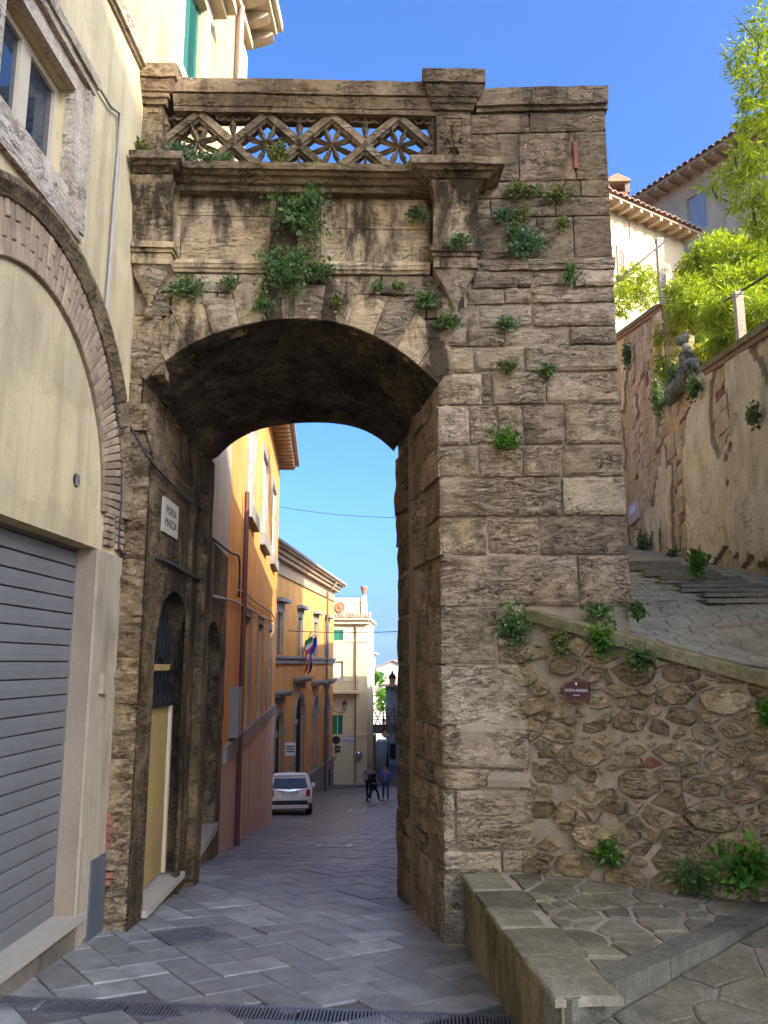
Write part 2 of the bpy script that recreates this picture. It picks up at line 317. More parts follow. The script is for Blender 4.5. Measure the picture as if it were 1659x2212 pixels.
def facade(fr, a0, a1, bands, mat, parent, name='wall', reveal=0.2, ends=0.0):
    """a wall face with openings; each band is (b0, b1, [(left, right, bottom, spring, rise)...])"""
    mb = MB(); P = fr.p
    def quad(p): mb.add(p, [(0, 1, 2, 3)])
    for b0, b1, ops in bands:
        x = a0
        for (l, r, bt, sp, ri) in sorted(ops):
            quad([P(x, b0), P(l, b0), P(l, b1), P(x, b1)])
            if bt > b0: quad([P(l, b0), P(r, b0), P(r, bt), P(l, bt)])
            n = 14 if ri > 0 else 1; cs = []
            for i in range(n + 1):
                t = -1 + 2 * i / n; cs.append((l + (r - l) * i / n, sp + ri * math.sqrt(max(0, 1 - t * t))))
            for i in range(n):
                (p, q), (s, t) = cs[i], cs[i + 1]
                if max(q, t) < b1: quad([P(p, q), P(s, t), P(s, b1), P(p, b1)])
                quad([P(p, q), P(p, q, -reveal), P(s, t, -reveal), P(s, t)])
            quad([P(l, bt), P(l, bt, -reveal), P(l, sp, -reveal), P(l, sp)]); quad([P(r, bt), P(r, sp), P(r, sp, -reveal), P(r, bt, -reveal)])
            quad([P(l, bt), P(r, bt), P(r, bt, -reveal), P(l, bt, -reveal)]); x = r
        quad([P(x, b0), P(a1, b0), P(a1, b1), P(x, b1)])
    if ends:
        B0, B1 = bands[0][0], bands[-1][1]
        quad([P(a0, B0), P(a0, B1), P(a0, B1, -ends), P(a0, B0, -ends)]); quad([P(a1, B0), P(a1, B0, -ends), P(a1, B1, -ends), P(a1, B1)])
        quad([P(a0, B1), P(a1, B1), P(a1, B1, -ends), P(a0, B1, -ends)])
    return mb.build(name, mat, parent, fix=False)

# ------------------------------------------------------------------ street
def m_slab():
    t = NT('basalt_paving'); n = t.noise(5, 6, 0.68); r = t.rnd()
    col = t.ramp(n, [(0.3, (0.14, 0.13, 0.106)), (0.52, (0.225, 0.21, 0.172)), (0.72, (0.31, 0.288, 0.235))])
    col = t.hsv(col, val=t.math('ADD', 0.82, t.math('MULTIPLY', t.math('POWER', r, 2.2), 0.6)))
    col = t.mix(t.math('MULTIPLY', t.ramp(t.noise(1.1, 5, 0.6), [(0.5, 0.0), (0.7, 1.0)]), 0.4), col, (0.15, 0.12, 0.085))
    ro = t.math('ADD', 0.24, t.math('MULTIPLY', t.noise(7, 5, 0.7), 0.36))
    h = t.math('ADD', t.math('MULTIPLY', t.noise(38, 6, 0.75, t.map((1, 1.7, 1))), 1.0), t.math('MULTIPLY', t.noise(7, 3), 1.2))
    return t.out(col, ro, t.bump(h, 0.8, 0.007), spec=0.42)
M['slab'] = m_slab()
M['grout'] = m_plaster('street_joint', (0.12, 0.108, 0.09), 0.4, (0.04, 0.036, 0.03), 0.5, 0.004, 3, 50)
mb = MB(); xs = [-16, -9, -6, -4.5, -3.4, -2.5, -1.6, -0.8, 0, 0.7, 1.5, 4, 7]; ys = list(np.arange(-14, 14, 0.7)) + list(np.arange(14, 92, 2.0))
for y in ys:
    for x in xs: mb.v.append((x, y, zg(x, y) - 0.018))
W = len(xs)
for j in range(len(ys) - 1):
    for i in range(W - 1): mb.f.append((j * W + i, j * W + i + 1, (j + 1) * W + i + 1, (j + 1) * W + i))
street = mb.build('street', M['grout'], fix=False); tag(street, 'grey stone-paved street sloping down through the gate', 'street', kind='structure')
# herringbone slabs
SW = 0.285; SL = 2 * SW; ANG = R(40)
def slab_mesh(l, w, nm):
    b = MB(); g = 0.005; ch = 0.007; h = 0.05
    def rect(x0, x1, y0, y1, z): return [(x0, y0, z), (x1, y0, z), (x1, y1, z), (x0, y1, z)]
    b.add(rect(-l / 2 + g, l / 2 - g, -w / 2 + g, w / 2 - g, -h) + rect(-l / 2 + g, l / 2 - g, -w / 2 + g, w / 2 - g, -ch) + rect(-l / 2 + g + ch, l / 2 - g - ch, -w / 2 + g + ch, w / 2 - g - ch, 0),
          [(8, 9, 10, 11)] + [(4 * k + i, 4 * k + (i + 1) % 4, 4 * k + 4 + (i + 1) % 4, 4 * k + 4 + i) for k in (0, 1) for i in range(4)])
    me = b.mesh(nm, fix=False); me.materials.append(M['slab']); return me
sm = slab_mesh(SL, SW, 'paving_slab'); ca, sa = math.cos(ANG), math.sin(ANG)
cells = []
for i in range(-160, 170):
    for j in range(-170, 170):
        k = (i - j) % 4
        if k not in (0, 3): continue
        u, v = ((i + 1) * SW, (j + 0.5) * SW) if k == 0 else ((i + 0.5) * SW, (j + 1) * SW)
        x = ca * u - sa * v - 1.2; y = sa * u + ca * v
        lo = -3.1 if y < 11 else -3.0 - 0.115 * (y - 11.5); lo = lo if y < 28.4 else -9
        if y < 4.2 or y > 62 or x < lo or x > (0.95 if y < 8 else 0.5 - 0.02 * y): continue
        if abs(y - 5.9 - 0.083 * x) < 0.19: continue
        cells.append((y, x, k))
cells.sort()
def place_slab(x, y, k, tilt=0.006):
    e = 0.2; gx = (zg(x + e, y) - zg(x - e, y)) / (2 * e); gy = (zg(x, y + e) - zg(x, y - e)) / (2 * e)
    n = Vector((-gx + random.uniform(-tilt, tilt), -gy + random.uniform(-tilt, tilt), 1)).normalized()
    t = Vector((ca, sa, 0)) if k == 0 else Vector((-sa, ca, 0)); t = (t - n * t.dot(n)).normalized(); b = n.cross(t)
    m = Matrix((t, b, n)).transposed().to_4x4(); m.translation = (x, y, zg(x, y) + random.uniform(-0.003, 0.004)); return m
vis = [c for c in cells if c[0] > 5.2]
for (y, x, k) in vis[:300]:
    o = link('paving_slab', sm, parent=street); o.matrix_local = place_slab(x, y, k)
mb = MB(); base_v = [tuple(v.co) for v in sm.vertices]; base_f = [tuple(p.vertices) for p in sm.polygons]
for (y, x, k) in [c for c in cells if c[0] <= 5.2] + vis[300:]:
    m = place_slab(x, y, k); mb.add([m @ Vector(v) for v in base_v], base_f)
tag(mb.build('paving', M['slab'], street, fix=False), kind='stuff')
# ------------------------------------------------------------------ the stone gateway
YF = 7.7
gate = thing('stone_gateway', 'weathered travertine gateway with one arch and a pierced balustrade on top', 'gateway')
PF = Fr((0, YF, 0), (1, 0, 0), (0, -1, 0))                       # front of the big right-hand pier
GF = Fr((0.2, YF, 0), (1, 0.07, 0), (0.07, -1, 0))               # face over the arch, its left end a little nearer
XW = aty(258, 1200, 7.49).x                                      # wall of the garage house
PR = Fr((0.2, YF, 0), (-0.225, 1, 0), (-1, -0.225, 0))           # passage, right side
lp0 = aty(322, 1100, 7.51); PL = Fr((lp0.x, 7.51, 0), (-0.044, 1, 0), (1, 0.044, 0))   # passage, left side
def pz(y, x=1150): return aty(x, y, YF).z
rows = [(242, 286, [1015, 1144, 1305]), (286, 390, [1015, 1121, 1243, 1306]), (390, 426, [1010, 1120, 1255, 1312]), (426, 468, [1015, 1060, 1200, 1315]),
        (468, 561, [1030, 1100, 1160, 1240, 1320]), (583, 621, [1020, 1150, 1240, 1326]), (621, 655, [1010, 1090, 1150, 1330]), (655, 706, [985, 1036, 1150, 1332]),
        (706, 746, [955, 1010, 1090, 1230, 1333]), (746, 802, [945, 1025, 1135, 1335]), (802, 873, [945, 1042, 1062, 1180, 1340]), (873, 960, [945, 1015, 1075, 1130, 1220, 1345]),
        (960, 1030, [945, 1035, 1130, 1215, 1350]), (1030, 1115, [945, 1215, 1353]), (1115, 1199, [945, 1052, 1165, 1357]), (1199, 1310, [946, 1250, 1367]),
        (1310, 1435, [948, 1075, 1146]), (1435, 1572, [962, 1146]), (1572, 1660, [966, 1146]), (1660, 1706, [970, 1060, 1150]), (1706, 1837, [972, 985, 1160]), (1837, 1888, [973, 1085, 1165]), (1888, 2075, [973, 1010])]
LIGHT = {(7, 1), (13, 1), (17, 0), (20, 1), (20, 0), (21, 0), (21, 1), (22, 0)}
mb = MB()
mb.prism([(0.24, YF + 0.034, -1.3), (1.92, YF + 0.034, -1.3), (1.90, 9.86, -1.3), (-0.24, 9.86, -1.3)], (0, 0, 8.45)); mb.build('core', M['core'], gate)
for ri, (y0, y1, xs_) in enumerate(rows):
    z1, z0 = pz(y0), pz(y1); ym = (y0 + y1) / 2
    for ci in range(len(xs_) - 1):
        l, r = aty(xs_[ci], ym, YF).x, aty(xs_[ci + 1], ym, YF).x
        if xs_[ci] < 975 and ci == 0: l = 0.195
        if ci == len(xs_) - 2 and y0 < 1300: r = 1.95
        is_pale = (ri, ci) in LIGHT; up = ri < 5  # listed blocks are a paler travertine
        block(PF, l, r, z0, z1, M['trav_light' if is_pale else ('trav_dark' if up else 'trav')], gate, depth=0.2,
              rough=0.008 if up else (0.012 if is_pale and ri < 15 else 0.023), out=random.uniform(-0.012, 0.016) * (0.4 if up else 1.3), wear=0.010 if up else 0.024, res=0.032)
# return face of the pier towards the ramp
RF = Fr((1.95, YF, 0), (0, 1, 0), (1, 0, 0))
for ri, (y0, y1, xs_) in enumerate(rows[:16]):
    for a in (0.0, 0.75, 1.5): block(RF, a, a + 0.75 if a < 1.4 else 2.16, pz(y1), pz(y0), M['trav'], gate, depth=0.2, rough=0.012, res=0.12, out=-0.006)
# masonry of the passage right side, with a slot for the gate leaf
for ri, (y0, y1, xs_) in enumerate(rows[9:]):
    z1, z0 = pz(y0, 950), pz(y1, 950)
    if ri == len(rows[9:]) - 1: z0 = -1.1
    s = 0.62 + 0.2 * math.sin(ri * 2.3)
    for a0, a1, dp in ((0.02, s, 0), (s, 1.27, 0), (1.27, 1.6, -0.14), (1.6, 2.26, -0.01)):
        block(PR, a0, a1, z0, z1, M['trav' if dp == 0 else 'trav_dark'], gate, depth=0.22, rough=0.018, res=0.09, out=random.uniform(-0.025, 0.022), base=dp, wear=0.028)
# left pier, front and passage wall with the arched door
for (y0, y1) in ((780, 830), (830, 870), (870, 930), (930, 1030), (1030, 1120), (1120, 1205), (1205, 1330), (1330, 1420), (1420, 1520), (1520, 1640), (1640, 1760), (1760, 1880), (1880, 2040)):
    z1, z0 = aty(290, y0, 7.5).z, aty(290, y1, 7.5).z
    LF = Fr((lp0.x, 7.51, 0), (1, 0.07, 0), (0.07, -1, 0))
    block(LF, -0.29, -0.012 if y0 >= 930 else (-0.06 if y0 >= 870 else -0.13), z0, z1, M['oldwall'], gate, depth=0.3, rough=0.045, res=0.028, out=random.uniform(-0.015, 0.015), wear=0.012, joint=0.0)
PLW = 2.42
def pl(x, y): return PL.hit(x, y)
dl, dr = pl(330, 1500)[0], pl(408, 1400)[0]; dtop = pl(370, 1275)[1]; dsill = -0.62
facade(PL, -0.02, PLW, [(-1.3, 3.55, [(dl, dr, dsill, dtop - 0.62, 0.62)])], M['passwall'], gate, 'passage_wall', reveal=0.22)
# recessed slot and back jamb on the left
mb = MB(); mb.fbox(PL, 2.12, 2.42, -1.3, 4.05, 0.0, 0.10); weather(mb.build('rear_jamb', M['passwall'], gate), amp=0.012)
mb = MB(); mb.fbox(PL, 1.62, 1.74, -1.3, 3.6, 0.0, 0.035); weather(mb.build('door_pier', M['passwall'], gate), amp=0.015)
# arch: front and rear edge lines
fi = [(312, 822), (338, 792), (398, 754), (487, 710), (547, 698), (636, 688), (713, 692), (770, 708), (823, 735), (877, 768), (914, 793), (946, 831)]
bi = [(460, 1001), (492, 965), (546, 934), (621, 918), (692, 913), (734, 915), (776, 928), (818, 948), (850, 975)]
def resample(P, n):
    d = [0]
    for i in range(1, len(P)): d.append(d[-1] + (P[i] - P[i - 1]).length)
    out = []
    for k in range(n + 1):
        t = d[-1] * k / n
        i = max(j for j in range(len(d)) if d[j] <= t + 1e-9); i = min(i, len(P) - 2)
        out.append(P[i].lerp(P[i + 1], (t - d[i]) / (d[i + 1] - d[i])))
    return out
NV = 24
def smooth_px(P, deg):
    c = np.polyfit([p[0] for p in P], [p[1] for p in P], deg); return [(x, float(np.polyval(c, x))) for x in np.linspace(P[0][0], P[-1][0], 60)]
front = resample([GF.p(*GF.hit(x, y)) for x, y in smooth_px(fi, 5)], NV); rear = resample([aty(x, y, 9.9) for x, y in smooth_px(bi, 4)], NV)
rear[0] = PL.p(PLW - 0.02, rear[0].z)
mb = MB(); zj = 3.55; n = 10                                       # the haunch: passage wall curving out into the vault
for i in range(n + 1):
    t = i / n; top = front[0].lerp(rear[0], t); bot = PL.p(-0.02 + (PLW + 0.02) * t, zj, 0.004)
    for j in range(7):
        s = j / 6; v = bot.lerp(top, s); v.x += -0.05 * math.sin(math.pi * s) * (1 - t) + 0.02 * fbm(v, 4, 3); mb.v.append(tuple(v))
mb.f = [(i * 7 + j, (i + 1) * 7 + j, (i + 1) * 7 + j + 1, i * 7 + j + 1) for i in range(n) for j in range(6)]; mb.build('haunch', M['passwall'], gate, fix=False)
cen = Vector((sum(p.x for p in front) / len(front), 7.6, 2.6))
for k in range(0, NV, 2):                                       # voussoirs in the face
    p, q = front[k], front[k + 2]; pm = front[k + 1]; o1 = (p - cen); o2 = (q - cen); o1.y = o2.y = 0
    L = 0.40 + 0.05 * math.sin(k * 1.9)
    a, b = p + o1.normalized() * L, q + o2.normalized() * L
    zt = 5.40
    for v in (a, b):
        if v.z > zt: v.z = zt
    P4 = [p.lerp(q, 0.012), p.lerp(q, 0.988), a.lerp(b, 0.988), a.lerp(b, 0.012)]
    mb = MB(); n = 6; ids = {}; kk = random.random() * 9
    for i in range(n + 1):
        for j in range(n + 1):
            s, t = i / n, j / n; lo_ = P4[0].lerp(P4[1], s) + (pm - (P4[0] + P4[1]) / 2) * (4 * s * (1 - s)); v = lo_.lerp(P4[3].lerp(P4[2], s), t)
            v.y = 7.7 + 0.07 * (v.x - 0.2)
            e = min(i, j, n - i, n - j); h = 0.02 * fbm(v + Vector((kk, 0, 0)), 4) - (0.014 if e == 0 else 0)
            ids[i, j] = len(mb.v); mb.v.append((v.x, v.y - 0.018 - h, v.z))
    for i in range(n):
        for j in range(n): mb.f.append((ids[i, j], ids[i + 1, j], ids[i + 1, j + 1], ids[i, j + 1]))
    ring = [ids[i, 0] for i in range(n + 1)] + [ids[n, j] for j in range(1, n + 1)] + [ids[i, n] for i in range(n - 1, -1, -1)] + [ids[0, j] for j in range(n - 1, 0, -1)]
    m0 = len(mb.v); mb.v += [(mb.v[r][0], mb.v[r][1] + 0.25, mb.v[r][2]) for r in ring]
    mb.f += [(ring[i], ring[(i + 1) % len(ring)], m0 + (i + 1) % len(ring), m0 + i) for i in range(len(ring))]
    mb.build('voussoir', M['trav_smooth' if k % 6 else 'trav'], gate)
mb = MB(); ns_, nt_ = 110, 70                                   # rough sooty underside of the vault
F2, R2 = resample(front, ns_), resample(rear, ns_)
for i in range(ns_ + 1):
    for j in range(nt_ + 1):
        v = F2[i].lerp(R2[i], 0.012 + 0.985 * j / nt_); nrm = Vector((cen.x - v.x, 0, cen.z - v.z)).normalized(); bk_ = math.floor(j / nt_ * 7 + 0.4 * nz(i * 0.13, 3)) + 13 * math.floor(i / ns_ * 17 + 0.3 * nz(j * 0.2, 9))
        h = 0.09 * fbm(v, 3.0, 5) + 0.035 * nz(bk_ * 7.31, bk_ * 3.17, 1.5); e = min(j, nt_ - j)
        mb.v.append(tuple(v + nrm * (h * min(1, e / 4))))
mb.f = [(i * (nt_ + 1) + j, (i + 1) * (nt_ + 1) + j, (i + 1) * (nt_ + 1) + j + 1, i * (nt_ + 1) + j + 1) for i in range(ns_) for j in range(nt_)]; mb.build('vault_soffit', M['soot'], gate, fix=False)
# backing of the vault and the deck above it
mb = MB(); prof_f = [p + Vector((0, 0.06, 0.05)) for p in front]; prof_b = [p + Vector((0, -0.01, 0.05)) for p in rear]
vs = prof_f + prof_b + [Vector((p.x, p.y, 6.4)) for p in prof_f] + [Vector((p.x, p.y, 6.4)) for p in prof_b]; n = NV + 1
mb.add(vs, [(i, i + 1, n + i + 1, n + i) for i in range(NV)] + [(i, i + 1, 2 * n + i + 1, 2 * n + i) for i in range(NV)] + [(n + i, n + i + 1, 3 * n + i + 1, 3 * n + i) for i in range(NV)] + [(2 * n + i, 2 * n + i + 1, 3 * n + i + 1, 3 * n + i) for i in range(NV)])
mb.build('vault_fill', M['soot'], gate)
# spandrel stones either side of the voussoirs, up to the string course
AL = -(0.2 - XW) / GF.u.x; AR = 0.05
sp = [(4.0, 4.33, [AL, AL + 0.12], [0.02, 0.16]), (4.33, 4.66, [AL, AL + 0.2, AL + 0.33], [-0.05, 0.16, 0.28]), (4.66, 4.95, [AL, AL + 0.28, AL + 0.62], [-0.4, -0.1, 0.2, 0.33]),
      (4.95, 5.2, [AL, AL + 0.35, AL + 0.8, AL + 1.15], [-1.05, -0.66, -0.1, 0.28, 0.42]), (5.2, 5.405, [AL, AL + 0.5, AL + 1.0, -1.62, -1.1, -0.55, 0.1, 0.45], None)]
for z0, z1, la, ra in sp:
    for xs_ in (la, ra):
        if xs_:
            for i in range(len(xs_) - 1): block(GF, xs_[i], xs_[i + 1], z0, z1, M['trav' if random.random() < 0.5 else 'trav_smooth'], gate, rough=0.012, res=0.07, out=-0.004 + random.uniform(-0.01, 0.006), depth=0.2, wear=0.018)
# smooth parapet panels over the string course
ZS0, ZS1 = 5.405, 5.53
for a0, a1, z0, z1 in ((AL + 0.22, AL + 0.42, ZS1, 6.02), (AL + 0.42, -1.16, ZS1, 6.02), (AL + 0.22, AL + 1.1, 6.02, 6.28), (AL + 1.1, AL + 1.36, 6.02, 6.28), (AL + 1.36, -1.16, 6.02, 6.28), (-1.16, 0.0, ZS1, 5.9), (-1.16, 0.0, 5.9, 6.28)):
    block(GF, a0, a1, z0, z1, M['trav_smooth'], gate, 'parapet_panel', rough=0.004, res=0.1, joint=0.003, out=-0.01, depth=0.22, wear=0.005)
def mould(name, fr, a0, a1, layers, mat, parent, breaks=(), back=-0.1, ret=0.0):
    """a run of moulding built of stepped fillets; breaks are (from, to, extra projection)"""
    b = MB()
    for z0, z1, p0, p1 in layers:
        edges = [(a0, 0.0)]
        x = a0
        for (l, r, e) in breaks: edges += [(l, 0.0), (l, e), (r, e), (r, 0.0)]
        edges += [(a1, 0.0)]
        def outline(z, p):
            pts = []
            for i, (a, e) in enumerate(edges):
                d = 0.0
                if breaks and 0 < i < len(edges) - 1:
                    d = -p if (edges[i][1] > edges[i - 1][1] or (i + 1 < len(edges) and edges[i][1] < edges[i + 1][1])) else p
                pts.append((a + d * 1.0, p + e))
            return pts
        lo, hi = outline(z0, p0), outline(z1, p1); n = len(lo)
        lo = [(lo[0][0], back)] + lo + [(lo[-1][0], back)]; hi = [(hi[0][0], back)] + hi + [(hi[-1][0], back)]; n += 2
        b.add([fr.p(a, z0, c) for a, c in lo] + [fr.p(a, z1, c) for a, c in hi], [tuple(range(n))[::-1], tuple(range(n, 2 * n))] + [(i, (i + 1) % n, n + (i + 1) % n, n + i) for i in range(n)])
    return weather(b.build(name, mat, parent))
M['cornice'] = M['trav_dark']
# string course (left part on the face, right part on the pier)
mould('string_course', GF, AL + 0.3, -0.06, [(ZS0, ZS0 + 0.035, 0.012, 0.02), (ZS0 + 0.035, ZS0 + 0.075, 0.035, 0.045), (ZS0 + 0.075, ZS1, 0.05, 0.03)], M['trav_smooth'], gate)
mould('string_course', PF, 0.60, 1.965, [(pz(583), pz(583) + 0.05, 0.012, 0.02), (pz(583) + 0.05, pz(561), 0.026, 0.02)], M['trav'], gate)
# projecting shelf carrying the balustrade
aLp0, aLp1 = AL + 0.0, AL + 0.50; aRp0, aRp1 = GF.hit(885, 372, 0.3)[0], GF.hit(1092, 372, 0.42)[0]
SH = 6.25
lay = [(SH - 0.02, SH + 0.03, 0.10, 0.12), (SH + 0.03, SH + 0.07, 0.16, 0.2), (SH + 0.07, SH + 0.10, 0.24, 0.27), (SH + 0.10, SH + 0.165, 0.30, 0.31)]
mould('shelf', GF, aLp1 - 0.4, aRp0 + 0.4, lay, M['cornice'], gate, back=-0.25)
lay2 = [(z0 - 0.002, z1 + 0.004, p0, p1) for z0, z1, p0, p1 in lay]
for (l, r) in ((aLp0, aLp1), (aRp0, aRp1)):
    b = MB()
    for z0, z1, p0, p1 in lay2:
        e = 0.31
        b.add([GF.p(a, z, c) for z, p in ((z0, p0), (z1, p1)) for a, c in ((l + e - p if l > -2 else l, -0.2), (l + e - p if l > -2 else l, p + 0.15), (r - e + p, p + 0.15), (r - e + p, -0.2))],
              [(3, 2, 1, 0), (4, 5, 6, 7), (0, 1, 5, 4), (1, 2, 6, 5), (2, 3, 7, 6), (3, 0, 4, 7)])
    weather(b.build('shelf_block', M['cornice'], gate), amp=0.01)
# consoles under the shelf blocks
def console(ac, full=True):
    w0, w1 = 0.215, 0.26
    b = MB(); L = ac - w0 if full else aLp0; Lt = ac - w1 if full else aLp0
    prof = [(6.23, 0.36), (6.15, 0.30), (6.0, 0.22), (5.8, 0.17), (5.62, 0.16)]
    for i in range(len(prof) - 1):
        (za, ca_), (zb, cb_) = prof[i], prof[i + 1]; wa = w1 if i == 0 else w0
        fa, fb = (1.0 if i else 1.12), 1.0
        b.add([GF.p(a, z, c) for z, cc, f in ((za, ca_, fa), (zb, cb_, fb)) for a, c in ((ac - w0 * f if full else aLp0, -0.1), (ac - w0 * f if full else aLp0, cc), (ac + w0 * f, cc), (ac + w0 * f, -0.1))],
              [(3, 2, 1, 0), (4, 5, 6, 7), (0, 1, 5, 4), (1, 2, 6, 5), (2, 3, 7, 6), (3, 0, 4, 7)])
    c = weather(b.build('console', M['trav_smooth'], gate))
    b = MB(); b.fbox(GF, L - (0.035 if full else 0), ac + w0 + 0.035, 5.56, 5.62, -0.1, 0.21); b.fbox(GF, L - (0.02 if full else 0), ac + w0 + 0.02, 5.52, 5.559, -0.1, 0.185)
    b.fbox(GF, L, ac + w0, 5.41, 5.519, -0.1, 0.165); weather(b.build('console_moulding', M['trav_smooth'], c))
    b = MB(); tip = 5.0                                          # tapering pendant
    n = 7; ringz = [5.41 - (5.41 - tip) * i / n for i in range(n + 1)]
    vs = []
    for i, z in enumerate(ringz):
        t = 1 - i / n; s = 0.10 * t + 0.9 * t ** 1.25; hw = max(0.022, w0 * 0.98 * s); d = 0.16 * (0.35 + 0.65 * t)
        vs += [GF.p(max(ac - hw, aLp0 if not full else -9), z, -0.05), GF.p(max(ac - hw, aLp0 if not full else -9), z, d * 0.75), GF.p(ac, z, d), GF.p(ac + hw, z, d * 0.75), GF.p(ac + hw, z, -0.05)]
    b.add(vs, [(5 * i + k, 5 * i + (k + 1) % 5, 5 * i + 5 + (k + 1) % 5, 5 * i + 5 + k) for i in range(n) for k in range(5)] + [tuple(range(5))])
    b.build('pendant', M['trav'], c)
    b = MB(); b.lathe([(0.001, -0.055), (0.04, -0.04), (0.055, 0), (0.045, 0.04), (0.02, 0.055)], GF.p(ac, tip - 0.05, 0.03), 12); b.build('ball', M['trav'], c, True)
console(GF.hit(983, 480, 0.15)[0]); console(AL + 0.16, False)
# balustrade: plinth, rail, pedestals, lattice
ZP0, ZP1 = 6.405, 6.50; ZR0 = 7.14
bal = MB(); bal.fbox(GF, aLp0 + 0.3, aRp0 + 0.3, SH + 0.14, ZP1, -0.12, 0.06); bal = bal.build('balustrade', M['trav_dark'], gate)
mould('hand_rail', GF, aLp0 + 0.3, aRp0 + 0.3, [(ZR0, ZR0 + 0.055, 0.055, 0.06), (ZR0 + 0.055, ZR0 + 0.09, 0.07, 0.085), (ZR0 + 0.09, ZR0 + 0.15, 0.085, 0.115), (ZR0 + 0.15, ZR0 + 0.17, 0.10, 0.10), (ZR0 + 0.17, ZR0 + 0.33, 0.125, 0.125)], M['trav_dark'], bal, back=-0.18)
cs = [GF.hit(x, 300, 0)[0] for x in (428, 575, 717, 861)]; stp = (cs[3] - cs[0]) / 3; zc = (ZP1 + ZR0) / 2; hz = (ZR0 - ZP1) / 2
mb = MB(); mb.fbox(GF, cs[0] - stp / 2 - 0.14, cs[0] - stp / 2 - 0.02, ZP1, ZR0, -0.1, 0.02); mb.fbox(GF, cs[3] + stp / 2 + 0.0, cs[3] + stp / 2 + 0.14, ZP1, ZR0, -0.1, 0.02); mb.build('end_panel', M['trav_smooth'], bal)
def bar(p, q, w, name='lattice_bar'):
    d = Vector((q[0] - p[0], q[1] - p[1])); d.normalize(); nx, ny = -d.y, d.x; b = MB()
    sec = [(-w, -0.09), (-w, -0.01), (-w * 0.62, 0.0), (-w * 0.55, 0.025), (w * 0.55, 0.025), (w * 0.62, 0.0), (w, -0.01), (w, -0.09)]
    n = len(sec); vs = [GF.p(e[0] + nx * s, e[1] + ny * s, c) for e in (p, q) for s, c in sec]
    b.add(vs, [(i, (i + 1) % n, n + (i + 1) % n, n + i) for i in range(n)] + [tuple(range(n)), tuple(range(n, 2 * n))]); return b.build(name, M['trav_dark'], bal)
def leafspike(b, a, z, ang, L, w, c=0.0, r0=0.0):
    d = (math.cos(ang), math.sin(ang)); nrm = (-d[1], d[0]); vs = []
    for t, ww in ((r0, 0.25), (0.5, 1.0), (1.0, 0.06)):
        for s, cc in ((-1, -0.03), (0, 0.03), (1, -0.03)):
            vs.append(GF.p(a + d[0] * L * t + nrm[0] * w * ww * s, z + d[1] * L * t + nrm[1] * w * ww * s, c + cc * (0.6 + 0.4 * ww)))
    vs += [GF.p(a + d[0] * L * t, z + d[1] * L * t, c - 0.07) for t in (r0, 0.5, 1.0)]
    b.add(vs, [(0, 1, 4, 3), (1, 2, 5, 4), (3, 4, 7, 6), (4, 5, 8, 7), (0, 3, 10, 9), (3, 6, 11, 10), (2, 9, 10, 5), (5, 10, 11, 8)])
for i, ac in enumerate(cs):
    h = stp / 2
    for s in (-1, 1):
        for t in (-1, 1): bar((ac, zc + t * (hz + 0.01)), (ac + s * (h + 0.01), zc), 0.058)
    b = MB()
    for k in range(8): leafspike(b, ac, zc, R(22.5 + 45 * k) if k % 2 else R(22.5 + 45 * k), 0.26 if k % 2 else 0.24, 0.034)
    b.build('star', M['trav_dark'], bal)
for i in range(len(cs) + 1):                                     # spikes, curls and scallops filling the triangles
    ac = cs[0] - stp / 2 + i * stp; b = MB()
    leafspike(b, ac, ZP1, R(90), 0.21, 0.035, -0.02)
    for s in (-1, 1):
        P = [GF.p(ac + s * (0.04 + 0.05 * (1 - math.cos(t))), ZP1 + 0.055 * math.sin(t), -0.03) for t in np.linspace(0, math.pi, 9)]
        b.tube(P, 0.017, 6)
    b.build('curl', M['trav_dark'], bal)
    b = MB(); leafspike(b, ac, ZR0, R(-90), 0.22, 0.04, -0.02)
    for k in (-1.5, -0.5, 0.5, 1.5):
        P = [GF.p(ac + 0.085 * k + 0.043 * math.cos(t), ZR0 + 0.005 - 0.045 * math.sin(t), -0.03) for t in np.linspace(0, math.pi, 7)]
        b.tube(P, 0.016, 6)
    b.build('scallop', M['trav_dark'], bal)
